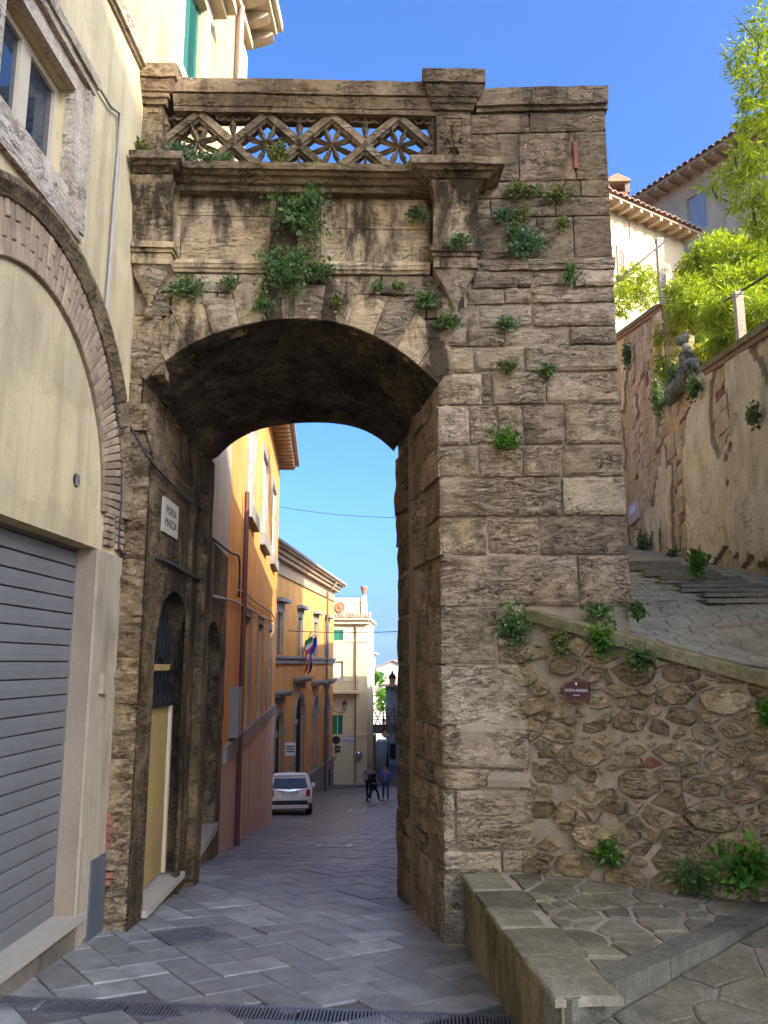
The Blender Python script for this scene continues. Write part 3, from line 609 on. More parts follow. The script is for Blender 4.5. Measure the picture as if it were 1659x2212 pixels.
def pedestal(a0, a1, lily):
    c1 = 0.07; b = MB()
    fw_ = a1 - a0; pa0, pa1, pb0, pb1 = a0 + fw_ * 0.22, a1 - fw_ * 0.22, ZP1 + 0.06, ZR0 - 0.03
    b.fbox(GF, a0, a1, SH + 0.15, ZR0 + 0.04, -0.3, c1 - 0.012)
    for q in ((a0, pa0, SH + 0.151, ZR0 + 0.039), (pa1, a1, SH + 0.151, ZR0 + 0.039), (pa0, pa1, SH + 0.151, pb0), (pa0, pa1, pb1, ZR0 + 0.039)): b.fbox(GF, q[0], q[1], q[2], q[3], 0, c1)
    o = weather(b.build('pedestal', M['trav_dark'], gate), amp=0.006)
    b = MB()
    for z0, z1, e0, e1 in ((ZR0 + 0.041, ZR0 + 0.10, 0.03, 0.045), (ZR0 + 0.10, ZR0 + 0.15, 0.06, 0.07), (ZR0 + 0.15, ZR0 + 0.24, 0.085, 0.13), (ZR0 + 0.24, ZR0 + 0.27, 0.12, 0.12), (ZR0 + 0.27, ZR0 + 0.42, 0.145, 0.145)):
        b.add([GF.p(a, z, c) for z, e in ((z0, e0), (z1, e1)) for a, c in ((a0 - e, -0.3 - e), (a0 - e, c1 + e), (a1 + e, c1 + e), (a1 + e, -0.3 - e))], [(3, 2, 1, 0), (4, 5, 6, 7), (0, 1, 5, 4), (1, 2, 6, 5), (2, 3, 7, 6), (3, 0, 4, 7)])
    weather(b.build('cap', M['trav_dark'], o))
    if lily:
        ac = (a0 + a1) / 2; z0 = ZP1 + 0.30; b = MB(); leafspike(b, ac, z0 - 0.02, R(90), 0.26, 0.03, 0.085)
        for s in (-1, 1): b.tube([GF.p(ac + s * x, z0 + z, 0.075) for x, z in ((0.012, -0.02), (0.03, 0.04), (0.062, 0.075), (0.088, 0.05), (0.08, 0.02))], [0.014, 0.018, 0.017, 0.014, 0.01], 6)
        b.tube([GF.p(ac - 0.05, z0 - 0.025, 0.075), GF.p(ac + 0.05, z0 - 0.025, 0.075)], 0.012, 6)
        for k in (-1, 0, 1): leafspike(b, ac, z0 - 0.03, R(-90 + 38 * k), 0.09, 0.014, 0.08)
        tag(b.build('lily_emblem', M['trav_dark'], o), 'carved lily emblem in the pedestal panel')
pa = GF.hit(943, 280, 0.07)[0], GF.hit(1016, 280, 0.07)[0]; pedestal(pa[0], pa[1], True); pedestal(AL, AL + 0.2, False)
# coping on the pier
zc1 = pz(196); zc0 = pz(241)
for l, r in ((0.62, 1.20), (1.20, 1.975)):
    b = MB(); b.box((l + 0.003, YF - 0.06, zc0 + 0.045), (r - 0.003, 9.9, zc1)); b.box((l + 0.003, YF - 0.025, zc0), (r - 0.003, 9.9, zc0 + 0.044)); weather(b.build('coping_stone', M['trav_dark'], gate), amp=0.012)
b = MB(); x0, x1 = aty(1239, 340, YF).x, aty(1248, 340, YF).x; b.box((x0, YF - 0.025, pz(368)), (x1, YF + 0.1, pz(310))); b.build('brick_patch', M['redbrick'], gate)
# plaster repairs in the lower courses
for (xa, xb, ya, yb) in ((985, 1140, 1556, 1606), (992, 1146, 1668, 1702)):
    block(PF, aty(xa, ya, YF).x, aty(xb, ya, YF).x, pz(yb), pz(ya), M['core'], gate, 'mortar_patch', rough=0.008, out=0.012, joint=0, wear=0.02, depth=0.1)
# arched door in the passage: ochre panel, iron fanlight, threshold
dA = (dl + dr) / 2; door = thing('arched_doorway', 'ochre door panel and iron fanlight in the arched recess of the passage', 'door')
M['ochre'] = m_plaster('ochre_plaster', (0.36, 0.24, 0.075), 0.35, (0.12, 0.08, 0.03), 0.4, 0.003)
b = MB(); b.fbox(PL, dl - 0.03, dr + 0.03, dsill + 0.05, 1.16, -0.20, -0.165); b.build('panel', M['ochre'], door)
b = MB(); b.fbox(PL, dr - 0.14, dr - 0.08, dsill + 0.05, 1.16, -0.164, -0.13); b.build('post', M['wood_frame'], door)
b = MB(); b.fbox(PL, dl, dr, 1.16, 2.4, -0.215, -0.205); b.build('backing', M['dark'], door)
b = MB(); b.fbox(PL, dl, dr, 1.16, 1.2, -0.16, -0.12); b.fbox(PL, dl, dr, 1.52, 1.55, -0.16, -0.12)
for k in range(9): b.tube([PL.p(dl + (dr - dl) * (k + 0.5) / 9 + 0.03 * s, 1.2 + 0.32 * t, -0.14) for s, t in ((0, 0), (1, 0.33), (-1, 0.66), (0, 1))], 0.009, 5)
for k in range(11):
    t = math.pi * (k + 0.5) / 11; b.tube([PL.p(dA + 0.14 * math.cos(t), 1.56 + 0.13 * math.sin(t), -0.14), PL.p(dA + 0.66 * math.cos(t), 1.62 + 0.62 * math.sin(t), -0.14)], 0.009, 5)
b.tube([PL.p(dA + 0.14 * math.cos(t), 1.56 + 0.13 * math.sin(t), -0.14) for t in np.linspace(0, math.pi, 9)], 0.012, 5); b.build('fanlight_grille', M['iron'], door)
b = MB(); b.fbox(PL, dl + 0.42, dr - 0.38, 1.535, 1.60, -0.118, -0.108); b.build('name_strip', M['ochre'], door)
b = MB(); b.fbox(PL, dl - 0.02, dr + 0.05, dsill - 0.04, dsill + 0.02, -0.2, 0.05); b.build('threshold', M['marble'], door)
# marble street-name plaque
plq = thing('street_plaque', 'pale marble plaque with carved lettering on the passage wall', 'plaque')
(pa0, pb0), (pa1, pb1) = PL.hit(347, 1147), PL.hit(382, 1097)
pb0, pb1 = PL.hit(347, 1147)[1], PL.hit(351, 1072)[1]
b = MB(); b.fbox(PL, pa0, pa1, pb0, pb1, -0.005, 0.022); b.build('slab', M['marble'], plq)
M['letter'] = m_plain('dark_lettering', (0.06, 0.045, 0.03), 0.8)
PLt = PL
text_mesh('PORTA', 0.12, PLt, (pa0 + pa1) / 2, pb1 - 0.115, 0.0235, 0.0015, 'lettering', M['letter'], plq, 1.05); text_mesh('MARZIA', 0.12, PLt, (pa0 + pa1) / 2, pb0 + 0.11, 0.0235, 0.0015, 'lettering', M['letter'], plq, 1.05)

# brickwork showing at the foot of the left pier
LF = Fr((lp0.x, 7.51, 0), (1, 0.07, 0), (0.07, -1, 0))
for k in range(11):
    zb_ = 0.02 + k * 0.062; block(LF, -0.27 + 0.02 * (k % 2), -0.16 + 0.03 * math.sin(k * 2), zb_ - 0.3, zb_ - 0.246, M['redbrick'], gate, 'brick', depth=0.1, rough=0.01, res=0.05, out=0.022, wear=0.008, joint=0.003)
# ------------------------------------------------------------------ the house with the garage, left of the gate
WF = Fr((XW, 0, 0), (0, 1, 0), (1, 0, 0))
house = thing('garage_house', 'cream plastered house with roller shutter, brick arch and stone-framed window', 'building')
def wp(x, y, c=0.0): return WF.hit(x, y, c)
gl, gr = 3.2, wp(208, 1184)[0]; glint = wp(208, 1184)[1]; gsill = wp(163, 1975)[1]; yend = 7.50
ZST = wp(300, 130)[1]
wy1 = wp(160, 385)[0]; wz0, wz1 = wp(150, 420)[1], wp(165, 195)[1]; wy1 = wp(148, 300)[0]; wy0 = wy1 - 1.12; wz0 = wp(128, 398)[1] + 0.02; wz1 = wp(160, 195)[1] - 0.02
facade(WF, 0.4, yend + 0.02, [(-1.3, 3.6, [(gl, gr, gsill - 0.05, glint, 0)]), (3.6, ZST, [(wy0, wy1, wz0, wz1, 0)])], M['cream'], house, reveal=0.22)
YE = wp(530, 120)[0]
facade(WF, 0.4, YE, [(ZST + 0.12, 11.95, [(8.45, 9.35, 8.4, 10.0, 0)])], M['cream'], house, reveal=0.16, ends=3.0)
b = MB(); b.fbox(WF, 0.4, YE + 0.01, ZST - 0.03, ZST + 0.121, -0.05, 0.06); b.fbox(WF, 0.4, YE - 0.01, ZST - 0.06, ZST - 0.029, -0.05, 0.03); b.build('string_course', M['surround'], house)
# blind brick arch with a moulded stone edge
ay, az = None, None
pts = [wp(x, y) for x, y in ((0, 550), (51, 582), (97, 624), (168, 750), (206, 889), (216, 1003))]
A_ = np.array([[2 * p, 2 * q, 1] for p, q in pts]); sol = np.linalg.lstsq(A_, np.array([p * p + q * q for p, q in pts]), rcond=None)[0]
ay, az = sol[0], sol[1]; r0 = math.sqrt(sol[2] + ay ** 2 + az ** 2); r1, r2 = r0 + 0.40, r0 + 0.56
arch = MB()
N = 44
def arcp(r, t): return ay + r * math.cos(t), az + r * math.sin(t)
for i in range(N):
    t0, t1 = math.pi * i / N, math.pi * (i + 1) / N
    arch.add([WF.p(*arcp(r0 - 0.005, t0), 0.012), WF.p(*arcp(r1, t0), 0.012), WF.p(*arcp(r1, t1), 0.012), WF.p(*arcp(r0 - 0.005, t1), 0.012)], [(0, 1, 2, 3)])
arch = arch.build('brick_arch', M['core'], house)
bme = {}
def brick_mesh(l, h, d, key):
    if key not in bme:
        b = MB(); e = 0.006
        b.add([(x, y, 0) for x, y in ((-l / 2, -h / 2), (l / 2, -h / 2), (l / 2, h / 2), (-l / 2, h / 2))] + [(x, y, d - e) for x, y in ((-l / 2, -h / 2), (l / 2, -h / 2), (l / 2, h / 2), (-l / 2, h / 2))] + [(x, y, d) for x, y in ((-l / 2 + e, -h / 2 + e), (l / 2 - e, -h / 2 + e), (l / 2 - e, h / 2 - e), (-l / 2 + e, h / 2 - e))],
              [(8, 9, 10, 11)] + [(4 * k + i, 4 * k + (i + 1) % 4, 4 * k + 4 + (i + 1) % 4, 4 * k + 4 + i) for k in (0, 1) for i in range(4)])
        bme[key] = b.mesh('brick', fix=False); bme[key].materials.append(M['brick'])
    return bme[key]
def put(me, fr, a, b, c, ang, parent, name='brick', tilt=0.0):
    e1 = fr.u * math.cos(ang) + fr.w * math.sin(ang); e2 = fr.w * math.cos(ang) - fr.u * math.sin(ang)
    m = Matrix((e1, e2, fr.n)).transposed().to_4x4(); m.translation = fr.p(a, b, c)
    o = link(name, me, parent=parent); o.matrix_local = m; return o
nb = int(math.pi * (r0 + 0.2) / 0.068)
for i in range(nb):
    t = math.pi * (i + 0.5) / nb
    if t > 2.0: continue
    cuts = (0, 0.27, 0.40) if i % 2 else (0, 0.13, 0.40)
    for k in range(2):
        l = cuts[k + 1] - cuts[k]
        put(brick_mesh(l - 0.009, 0.058, 0.035, 'b%.2f' % l), WF, *arcp(r0 + (cuts[k] + cuts[k + 1]) / 2, t), 0.0 + random.uniform(-0.002, 0.006), t, arch)
seg = 11; prof = [(0.0, 0.0), (0.0, 0.05), (0.045, 0.075), (0.085, 0.11), (0.13, 0.105), (0.155, 0.06), (0.155, 0.0)]
for k in range(seg):
    t0, t1 = math.pi * k / seg + 0.004, math.pi * (k + 1) / seg - 0.004
    if t0 > 2.0: continue
    b = MB(); n = len(prof); m = 5; j = random.uniform(-0.008, 0.008)
    for i in range(m + 1):
        t = t0 + (t1 - t0) * i / m
        b.v += [tuple(WF.p(*arcp(r1 + p + j, t), q)) for p, q in prof]
    b.f += [(i * n + u, i * n + (u + 1) % n, (i + 1) * n + (u + 1) % n, (i + 1) * n + u) for i in range(m) for u in range(n)] + [tuple(range(n)), tuple(range(m * n, m * n + n))]
    b.build('moulding_stone', M['trav_dark'], house)
b = MB(); e = arcp(r1 + 0.08, 0.0); b.fbox(WF, e[0] - 0.10, e[0] + 0.12, az + 0.30, az + 0.42, 0, 0.14)
# brick courses and rubble between the arch foot and the garage lintel, then the smooth pilaster
pil0, pil1 = wp(209, 1300)[0] - 0.005, wp(258, 1300)[0]
zrow = az
while zrow > 2.62:
    for k in range(2):
        w = (pil1 - pil0 - 0.02) / 2
        put(brick_mesh(0.19, 0.052, 0.035, 'pb'), WF, pil0 + 0.01 + w * (k + 0.5) + random.uniform(-0.01, 0.01), zrow, 0.0, 0, arch)
    zrow -= 0.064
b = MB(); b.fbox(WF, gr + 0.004, yend - 0.005, -1.2, 2.56, -0.1, 0.028); b.build('pilaster', M['cream_grey'], house)
b = MB(); b.fbox(WF, gr + 0.18, gr + 0.30, 1.35, 1.52, 0.028, 0.065); b.build('junction_box', M['cream_grey'], house)
b = MB(); b.fbox(WF, gr + 0.22, yend - 0.02, -0.75, 0.0, 0.028, 0.045); b.build('metal_plate', m_plain('dull_zinc_plate', (0.13, 0.145, 0.15), 0.45, 0.4), house)
b = MB(); b.lathe([(0.055, 0.0), (0.055, 0.012), (0.045, 0.014)], WF.p(wp(164, 1037)[0], wp(164, 1037)[1], 0), 18, (1, 0, 0)); v = b.build('vent', M['dark'], house)
b = MB()
for k in range(6): b.fbox(WF, wp(164, 1037)[0] - 0.045, wp(164, 1037)[0] + 0.045, wp(164, 1037)[1] - 0.045 + k * 0.017, wp(164, 1037)[1] - 0.038 + k * 0.017, 0.014, 0.018)
b.build('vent_slats', M['pipe'], v)
# roller shutter: one slat after another
sh = thing('roller_shutter', 'grey steel roller shutter, closed, in the garage opening', 'shutter')
z = gsill; nsl = 23; hs = (glint + 0.1 - gsill) / nsl
for k in range(nsl):
    z0 = gsill + k * hs; b = MB(); prof = [(z0 + 0.002, -0.176), (z0 + 0.007, -0.160), (z0 + hs * 0.5, -0.157), (z0 + hs - 0.010, -0.160), (z0 + hs - 0.004, -0.176)]
    b.add([WF.p(a, zz, c) for a in (gl, gr) for zz, c in prof], [(i, 5 + i, 6 + i, i + 1) for i in range(4)]); b.build('slat', M['shutter'], sh, fix=False)
b = MB(); b.fbox(WF, gl, gr, gsill - 0.02, glint + 0.2, -0.21, -0.178); b.build('backing', M['dark'], sh)
b = MB(); b.fbox(WF, gl, gr + 0.14, gsill - 0.055, gsill, -0.2, 0.06); b.build('door_sill', M['marble'], house)
# stone-framed window
win = thing('casement_window', 'two-leaf cream casement window in a travertine surround above the brick arch', 'window')
fwid = 0.27
for a0, a1, z0, z1, nm in ((wy0 - fwid, wy0 + 0.004, wz0 - 0.26, wz1 + 0.22, 'surround_jamb'), (wy1 - 0.004, wy1 + fwid, wz0 - 0.26, wz1 + 0.22, 'surround_jamb'), (wy0 + 0.004, wy1 - 0.004, wz1 - 0.004, wz1 + 0.22, 'surround_head'), (wy0 + 0.004, wy1 - 0.004, wz0 - 0.26, wz0 + 0.004, 'surround_sill')):
    b = MB(); b.fbox(WF, a0, a1, z0, z1, -0.05, 0.035); o = b.build(nm, M['surround'], win)
    bb = MB()
    if nm == 'surround_jamb':
        e = a0 if a0 < wy0 - 0.1 else a1; s = 1 if e == a0 else -1
        bb.fbox(WF, min(e, e + s * 0.09), max(e, e + s * 0.09), z0, z1, 0.035, 0.062); bb.fbox(WF, min(e + s * 0.09, e + s * 0.13), max(e + s * 0.09, e + s * 0.13), z0, z1, 0.035, 0.047)
    elif nm == 'surround_head': bb.fbox(WF, a0 - fwid - 0.04, a1 + fwid + 0.04, z1 - 0.0, z1 + 0.09, -0.03, 0.10); bb.fbox(WF, a0 - fwid - 0.01, a1 + fwid + 0.01, z1 - 0.07, z1 - 0.001, 0.03, 0.075)
    else: bb.fbox(WF, a0 - fwid, a1 + fwid, z0 - 0.06, z0 - 0.002, -0.05, 0.05)
    bb.build('moulding', M['surround'], o)
ym = (wy0 + wy1) / 2
for s, (a0, a1) in enumerate(((wy0, ym), (ym, wy1))):
    b = MB(); w = 0.075
    b.fbox(WF, a0, a0 + w, wz0, wz1, -0.16, -0.10); b.fbox(WF, a1 - w, a1, wz0, wz1, -0.16, -0.10); b.fbox(WF, a0 + w, a1 - w, wz0, wz0 + w, -0.16, -0.102); b.fbox(WF, a0 + w, a1 - w, wz1 - w, wz1, -0.16, -0.102)
    o = b.build('leaf_frame', M['wood_frame'], win)
    b = MB(); b.fbox(WF, a0 + w, a1 - w, wz0 + w, wz1 - w, -0.14, -0.13); b.build('pane', M['glass'], o)
b = MB(); b.fbox(WF, wy0, wy1, wz0, wz1, -0.4, -0.38); b.build('room_back', M['dark'], win)
# upper storey window with green shutters
M['green_sh'] = m_plain('green_painted_shutter', (0.03, 0.16, 0.12), 0.55, var=0.2)
M['cream_stone'] = m_plaster('cream_stone', (0.58, 0.47, 0.29), 0.15, (0.3, 0.23, 0.13), 0.3, 0.003)
uw = thing('shuttered_window', 'green louvred shutter window in cream surround above the balustrade', 'window')
for a0, a1 in ((8.45, 8.9), (8.9, 9.35)):
    b = MB(); b.fbox(WF, a0 + 0.01, a0 + 0.07, 8.4, 10.0, -0.10, -0.05); b.fbox(WF, a1 - 0.07, a1 - 0.01, 8.4, 10.0, -0.10, -0.05); o = b.build('shutter_leaf', M['green_sh'], uw)
    for k in range(25):
        z = 8.43 + k * 0.062; s = MB(); s.add([WF.p(a0 + 0.07, z, -0.095), WF.p(a1 - 0.07, z, -0.095), WF.p(a1 - 0.07, z + 0.05, -0.06), WF.p(a0 + 0.07, z + 0.05, -0.06), WF.p(a0 + 0.07, z + 0.055, -0.066), WF.p(a1 - 0.07, z + 0.055, -0.066)], [(0, 1, 2, 3), (3, 2, 5, 4)]); s.build('louvre', M['green_sh'], o, fix=False)
b = MB(); b.fbox(WF, 8.25, 8.455, 8.25, 10.15, -0.02, 0.06); b.fbox(WF, 9.345, 9.55, 8.25, 10.15, -0.02, 0.06); b.fbox(WF, 8.2, 9.6, 8.25, 8.404, -0.02, 0.09); b.build('surround', M['cream_stone'], uw)
b = MB(); b.fbox(WF, 8.15, 9.65, 9.996, 10.2, -0.02, 0.065)
b.fbox(WF, 8.05, 9.75, 10.2, 10.3, -0.02, 0.22); b.fbox(WF, 8.0, 9.8, 10.3, 10.42, -0.02, 0.34); b.build('hood', M['cream_stone'], uw)
# eaves with modillions, downpipe and quoins at the far corner
b = MB(); b.fbox(WF, 0.3, YE + 0.28, 11.95, 12.08, -2.8, 0.46); b.fbox(WF, 0.3, YE + 0.36, 12.08, 12.25, -2.8, 0.54); b.build('eaves', M['cream_stone'], house)
b = MB(); b.fbox(WF, 0.4, YE + 0.1, 11.55, 11.7, -0.02, 0.1); b.build('frieze', M['cream_stone'], house)
for k in range(22):
    a = YE + 0.15 - k * 0.42; b = MB(); b.prism([WF.p(a, z, c) for z, c in ((11.94, 0.0), (11.94, 0.40), (11.87, 0.41), (11.82, 0.32), (11.77, 0.15), (11.73, 0.0))], WF.u * 0.18); b.build('modillion', M['cream_stone'], house)
for k in range(14):
    w = 0.34 if k % 2 else 0.5; b = MB(); b.fbox(WF, YE + 0.01 - w, YE + 0.02, 8.0 + k * 0.24, 8.225 + k * 0.24, -0.02, 0.035); b.build('quoin', M['cream_stone'], house)
b = MB(); b.tube([WF.p(YE - 0.75, 5.2, 0.09), WF.p(YE - 0.75, 11.6, 0.09)], 0.055, 10); b.build('downpipe', m_plain('copper_downpipe', (0.42, 0.26, 0.2), 0.35, 0.6), house)
# cables and conduits on the wall
def cable(name, pts, r, mat, label, cat='cable', frs=None):
    b = MB(); b.tube(pts, r, 6); return tag(b.build(name, mat, None, True), label, cat)
def sag(p, q, n=10, s=0.05):
    p, q = Vector(p), Vector(q); return [p.lerp(q, i / n) - Vector((0, 0, s * 4 * (i / n) * (1 - i / n))) for i in range(n + 1)]
W_ = lambda x, y, c=0.03: WF.p(*WF.hit(x, y, c), c)
cable('cable', [W_(*p) for p in ((118, 0), (160, 90), (200, 165), (240, 232), (258, 245), (256, 330), (246, 450), (238, 560), (230, 660), (228, 712))], 0.014, M['pipe'], 'grey conduit running down the cream wall from the upper floor')
cable('cable', [W_(*p) for p in ((228, 712), (238, 740), (232, 770), (243, 850), (250, 905), (262, 945), (262, 1010), (258, 1100), (254, 1180), (262, 1196))] + [PL.p(*PL.hit(*p, 0.03), 0.03) for p in ((345, 1208), (375, 1220), (405, 1240), (448, 1262))], 0.017, M['cable'], 'black cable bundle skirting the brick arch and entering the passage')
cable('cable', [W_(262, 925, 0.09), W_(280, 920, 0.1)] + [PL.p(*PL.hit(*p, 0.03), 0.03) for p in ((318, 985), (330, 1002), (360, 1035), (400, 1075), (440, 1103))], 0.012, M['cable'], 'thin black cable slanting across the passage wall above the plaque')
for (a, b_) in ((11.9, 0.0),): pass

b = MB(); b.fbox(WF, 0.4, yend - 0.01, -1.25, gsill - 0.056, -0.05, 0.03); weather(b.build('plinth', M['grime'], house), 0.2, 0.012)
b = MB(); b.fbox(WF, gr - 0.006, gr + 0.05, gsill, glint - 0.004, -0.17, 0.0); b.build('garage_jamb', m_plaster('brown_jamb', (0.27, 0.20, 0.125), 0.35, (0.12, 0.085, 0.05), 0.5, 0.003), house)
# ------------------------------------------------------------------ right foreground: platform, rubble wall, ramps
from math import hypot
M['mortar'] = m_plaster('wall_mortar', (0.36, 0.265, 0.15), 0.5, (0.14, 0.105, 0.05), 0.7, 0.012, 2, 45)
M['core2'] = M['mortar']
M['rubble'] = m_stone('rubble_stone', (0.22, 0.148, 0.068), (0.39, 0.268, 0.13), (0.57, 0.415, 0.215), 0.6, 0.7, 1.5, 1.3, 0.25, lichen=(0.17, 0.135, 0.045), bumpd=0.025)
M['flag'] = m_stone('flagstone', (0.13, 0.103, 0.06), (0.215, 0.172, 0.104), (0.31, 0.25, 0.158), 0.45, 0.15, 1.0, 1.0, 0.2, bumpd=0.006)
M['sandjoint'] = m_plaster('sandy_joint', (0.40, 0.31, 0.20), 0.35, (0.14, 0.11, 0.07), 0.4, 0.006, 3, 50)
M['moss_conc'] = m_stone('mossy_concrete', (0.11, 0.088, 0.042), (0.25, 0.195, 0.10), (0.38, 0.305, 0.17), 0.2, 0.3, 0.4, 1.0, 0.6, (0.05, 0.055, 0.02), bumpd=0.008)
M['coping'] = m_stone('mossy_coping', (0.11, 0.083, 0.034), (0.20, 0.153, 0.068), (0.31, 0.245, 0.125), 0.1, 0.3, 1.0, 1.6, 0.35, (0.09, 0.085, 0.03), bumpd=0.006)
zp = aty(1165, 1885, YF).z
pA = atz(1005, 1890, zp); pB = atz(1213, 2165, zp); pC = atz(1659, 1972, zp); dBC = (pC - pB).normalized(); pD = pB + dBC * 4.2
rub0 = aty(1165, 1885, YF); rub1 = atz(1560, 1937, zp); RB = Fr((rub0.x - 0.12, rub0.y + 0.06, 0), (rub1.x - rub0.x, rub1.y - rub0.y, 0)); RB = Fr(RB.o, RB.u, (RB.u.y, -RB.u.x, 0))
RL = 4.4
def clip(poly, p, n):
    out = []
    for i in range(len(poly)):
        a, b = poly[i], poly[(i + 1) % len(poly)]; da = (a[0] - p[0]) * n[0] + (a[1] - p[1]) * n[1]; db = (b[0] - p[0]) * n[0] + (b[1] - p[1]) * n[1]
        if da <= 0: out.append(a)
        if da * db < 0: t = da / (da - db); out.append((a[0] + (b[0] - a[0]) * t, a[1] + (b[1] - a[1]) * t))
    return out
def voronoi(poly, pts):
    res = []
    for i, p in enumerate(pts):
        c = list(poly)
        for j, q in enumerate(pts):
            if i != j and abs(p[0] - q[0]) + abs(p[1] - q[1]) < 3:
                c = clip(c, ((p[0] + q[0]) / 2, (p[1] + q[1]) / 2), (q[0] - p[0], q[1] - p[1]))
                if len(c) < 3: break
        if len(c) >= 3: res.append(c)
    return res
def powercells(poly, circ):
    res = []
    for i, (x, y, r) in enumerate(circ):
        c = list(poly)
        for j, (u, v, w) in enumerate(circ):
            if i == j: continue
            d2 = (u - x) ** 2 + (v - y) ** 2
            if d2 > 1.2: continue
            t = (d2 + r * r - w * w) / (2 * d2); c = clip(c, (x + (u - x) * t, y + (v - y) * t), (u - x, v - y))
            if len(c) < 3: break
        if len(c) >= 3: res.append(c)
    return res
def shrink(poly, d):
    n = len(poly); A = sum(poly[i][0] * poly[(i + 1) % n][1] - poly[(i + 1) % n][0] * poly[i][1] for i in range(n)); s = 1 if A > 0 else -1; c = list(poly)
    for i in range(n):
        a, b = poly[i], poly[(i + 1) % n]; L = hypot(b[0] - a[0], b[1] - a[1])
        if L < 1e-6: continue
        nx, ny = (b[1] - a[1]) / L * s, -(b[0] - a[0]) / L * s
        c = clip(c, (a[0] - nx * d, a[1] - ny * d), (nx, ny))
        if len(c) < 3: return []
    return c
def poisson(poly, d, tries, rnd):
    xs_ = [p[0] for p in poly]; ys_ = [p[1] for p in poly]; pts = []
    for _ in range(tries):
        p = (rnd.uniform(min(xs_), max(xs_)), rnd.uniform(min(ys_), max(ys_)))
        n = len(poly); sg = [(poly[(i + 1) % n][0] - poly[i][0]) * (p[1] - poly[i][1]) - (poly[(i + 1) % n][1] - poly[i][1]) * (p[0] - poly[i][0]) for i in range(n)]
        if not (all(v > 0 for v in sg) or all(v < 0 for v in sg)): continue
        dd = d * (0.7 + 0.6 * rnd.random())
        if all((p[0] - q[0]) ** 2 + (p[1] - q[1]) ** 2 > dd * dd for q in pts): pts.append(p)
    return pts
def rough_poly(poly, rnd, amp):
    out = []; n = len(poly)
    for i in range(n):
        a, b = poly[i], poly[(i + 1) % n]; L = hypot(b[0] - a[0], b[1] - a[1]); k = max(1, min(4, int(L / 0.09)))
        for j in range(k):
            t = j / k; out.append((a[0] + (b[0] - a[0]) * t + rnd.uniform(-amp, amp), a[1] + (b[1] - a[1]) * t + rnd.uniform(-amp, amp)))
    return out
def flagstone(poly, zf, h, mat, parent, rnd, name='flagstone', mb=None):
    P = rough_poly(poly, rnd, 0.008); n = len(P); cx = sum(p[0] for p in P) / n; cy = sum(p[1] for p in P) / n; dz = rnd.uniform(-0.004, 0.007)
    own = mb is None; b = mb or MB(); k = 0.93
    b.add([(x, y, zf(x, y) - 0.03) for x, y in P] + [(x, y, zf(x, y) + h - 0.006) for x, y in P] + [(cx + (x - cx) * k, cy + (y - cy) * k, zf(x, y) + h + dz) for x, y in P],
          [tuple(range(2 * n, 3 * n))] + [(u * n + i, u * n + (i + 1) % n, u * n + n + (i + 1) % n, u * n + n + i) for u in (0, 1) for i in range(n)])
    if own: return b.build(name, mat, parent, fix=True)
rnd = random.Random(3)
# platform
plat = thing('stone_platform', 'raised flagstone platform with mossy side wall beside the gate pier', 'platform')
wallA = RB.p(0, 0); wallB = RB.p(RL, 0)
_d = Vector((dBC.x, dBC.y)); _w = Vector((RB.u.x, RB.u.y)); _r = Vector((RB.o.x - pB.x, RB.o.y - pB.y)); _den = _d.x * _w.y - _d.y * _w.x
pX = pB + dBC * ((_r.x * _w.y - _r.y * _w.x) / _den)               # where the kerb runs into the rubble wall
bk = -RB.n * 0.12
foot = [(pA.x, pA.y), (pB.x, pB.y), (pX.x, pX.y), ((pX + bk).x, (pX + bk).y), ((wallA + bk).x, (wallA + bk).y), (0.5, YF + 0.03)]
b = MB(); b.prism([(x, y, -1.6) for x, y in foot], (0, 0, 1.6 + zp - 0.012)); b.build('side_wall', M['moss_conc'], plat)
ctr = Vector(((pA.x + pB.x + pX.x) / 3, (pA.y + pB.y + pX.y) / 3))
b = MB(); b.prism([(x, y, zp - 0.02) for x, y in [(pA.x + 0.05, pA.y), (pB.x + 0.06, pB.y + 0.12)] + foot[2:]], (0, 0, 0.012)); b.build('joint_bed', M['sandjoint'], plat)
# edge slabs overhanging the side wall
dAB = (pB - pA); LAB = dAB.length; dAB.normalize(); nAB = Vector((-dAB.y, dAB.x, 0)) * -1
inn = Vector((dAB.y, -dAB.x, 0)); inn = inn if inn.dot(Vector((ctr[0], ctr[1], 0)) - Vector((pA.x, pA.y, 0))) > 0 else -inn
cuts = [0, 0.55, 1.05, 1.5, 2.05, LAB]
for i in range(5):
    w = (0.30, 0.36, 0.28, 0.38, 0.34)[i]; a, c = pA + dAB * (cuts[i] + 0.006), pA + dAB * (cuts[i + 1] - 0.006); q = [a - inn * 0.035, c - inn * 0.035, c + inn * w, a + inn * w]
    flagstone([(p.x, p.y) for p in q], lambda x, y: zp, 0.012, M['flag'], plat, rnd, 'edge_slab')
inB = Vector((-dBC.y, dBC.x, 0)); inB = inB if inB.dot(Vector((ctr[0] - pB.x, ctr[1] - pB.y, 0))) > 0 else -inB
kz = []
for i in range(3):
    a, c = pB + dBC * (1.02 * i + 0.004 + (0.02 if i == 0 else 0)), pB + dBC * (1.02 * (i + 1) - 0.004); b = MB(); q = [a - inB * 0.05, c - inB * 0.05, c + inB * 0.13, a + inB * 0.13]
    b.prism([(p.x, p.y, zp - 0.22) for p in q], (0, 0, 0.235)); b.build('kerb_stone', m_stone('dark_kerb', (0.11, 0.092, 0.06), (0.16, 0.135, 0.09), (0.22, 0.19, 0.13), 0.2, 0.2, 1, stain=0.3, bumpd=0.006) if i == 0 else bpy.data.materials['dark_kerb'], plat)
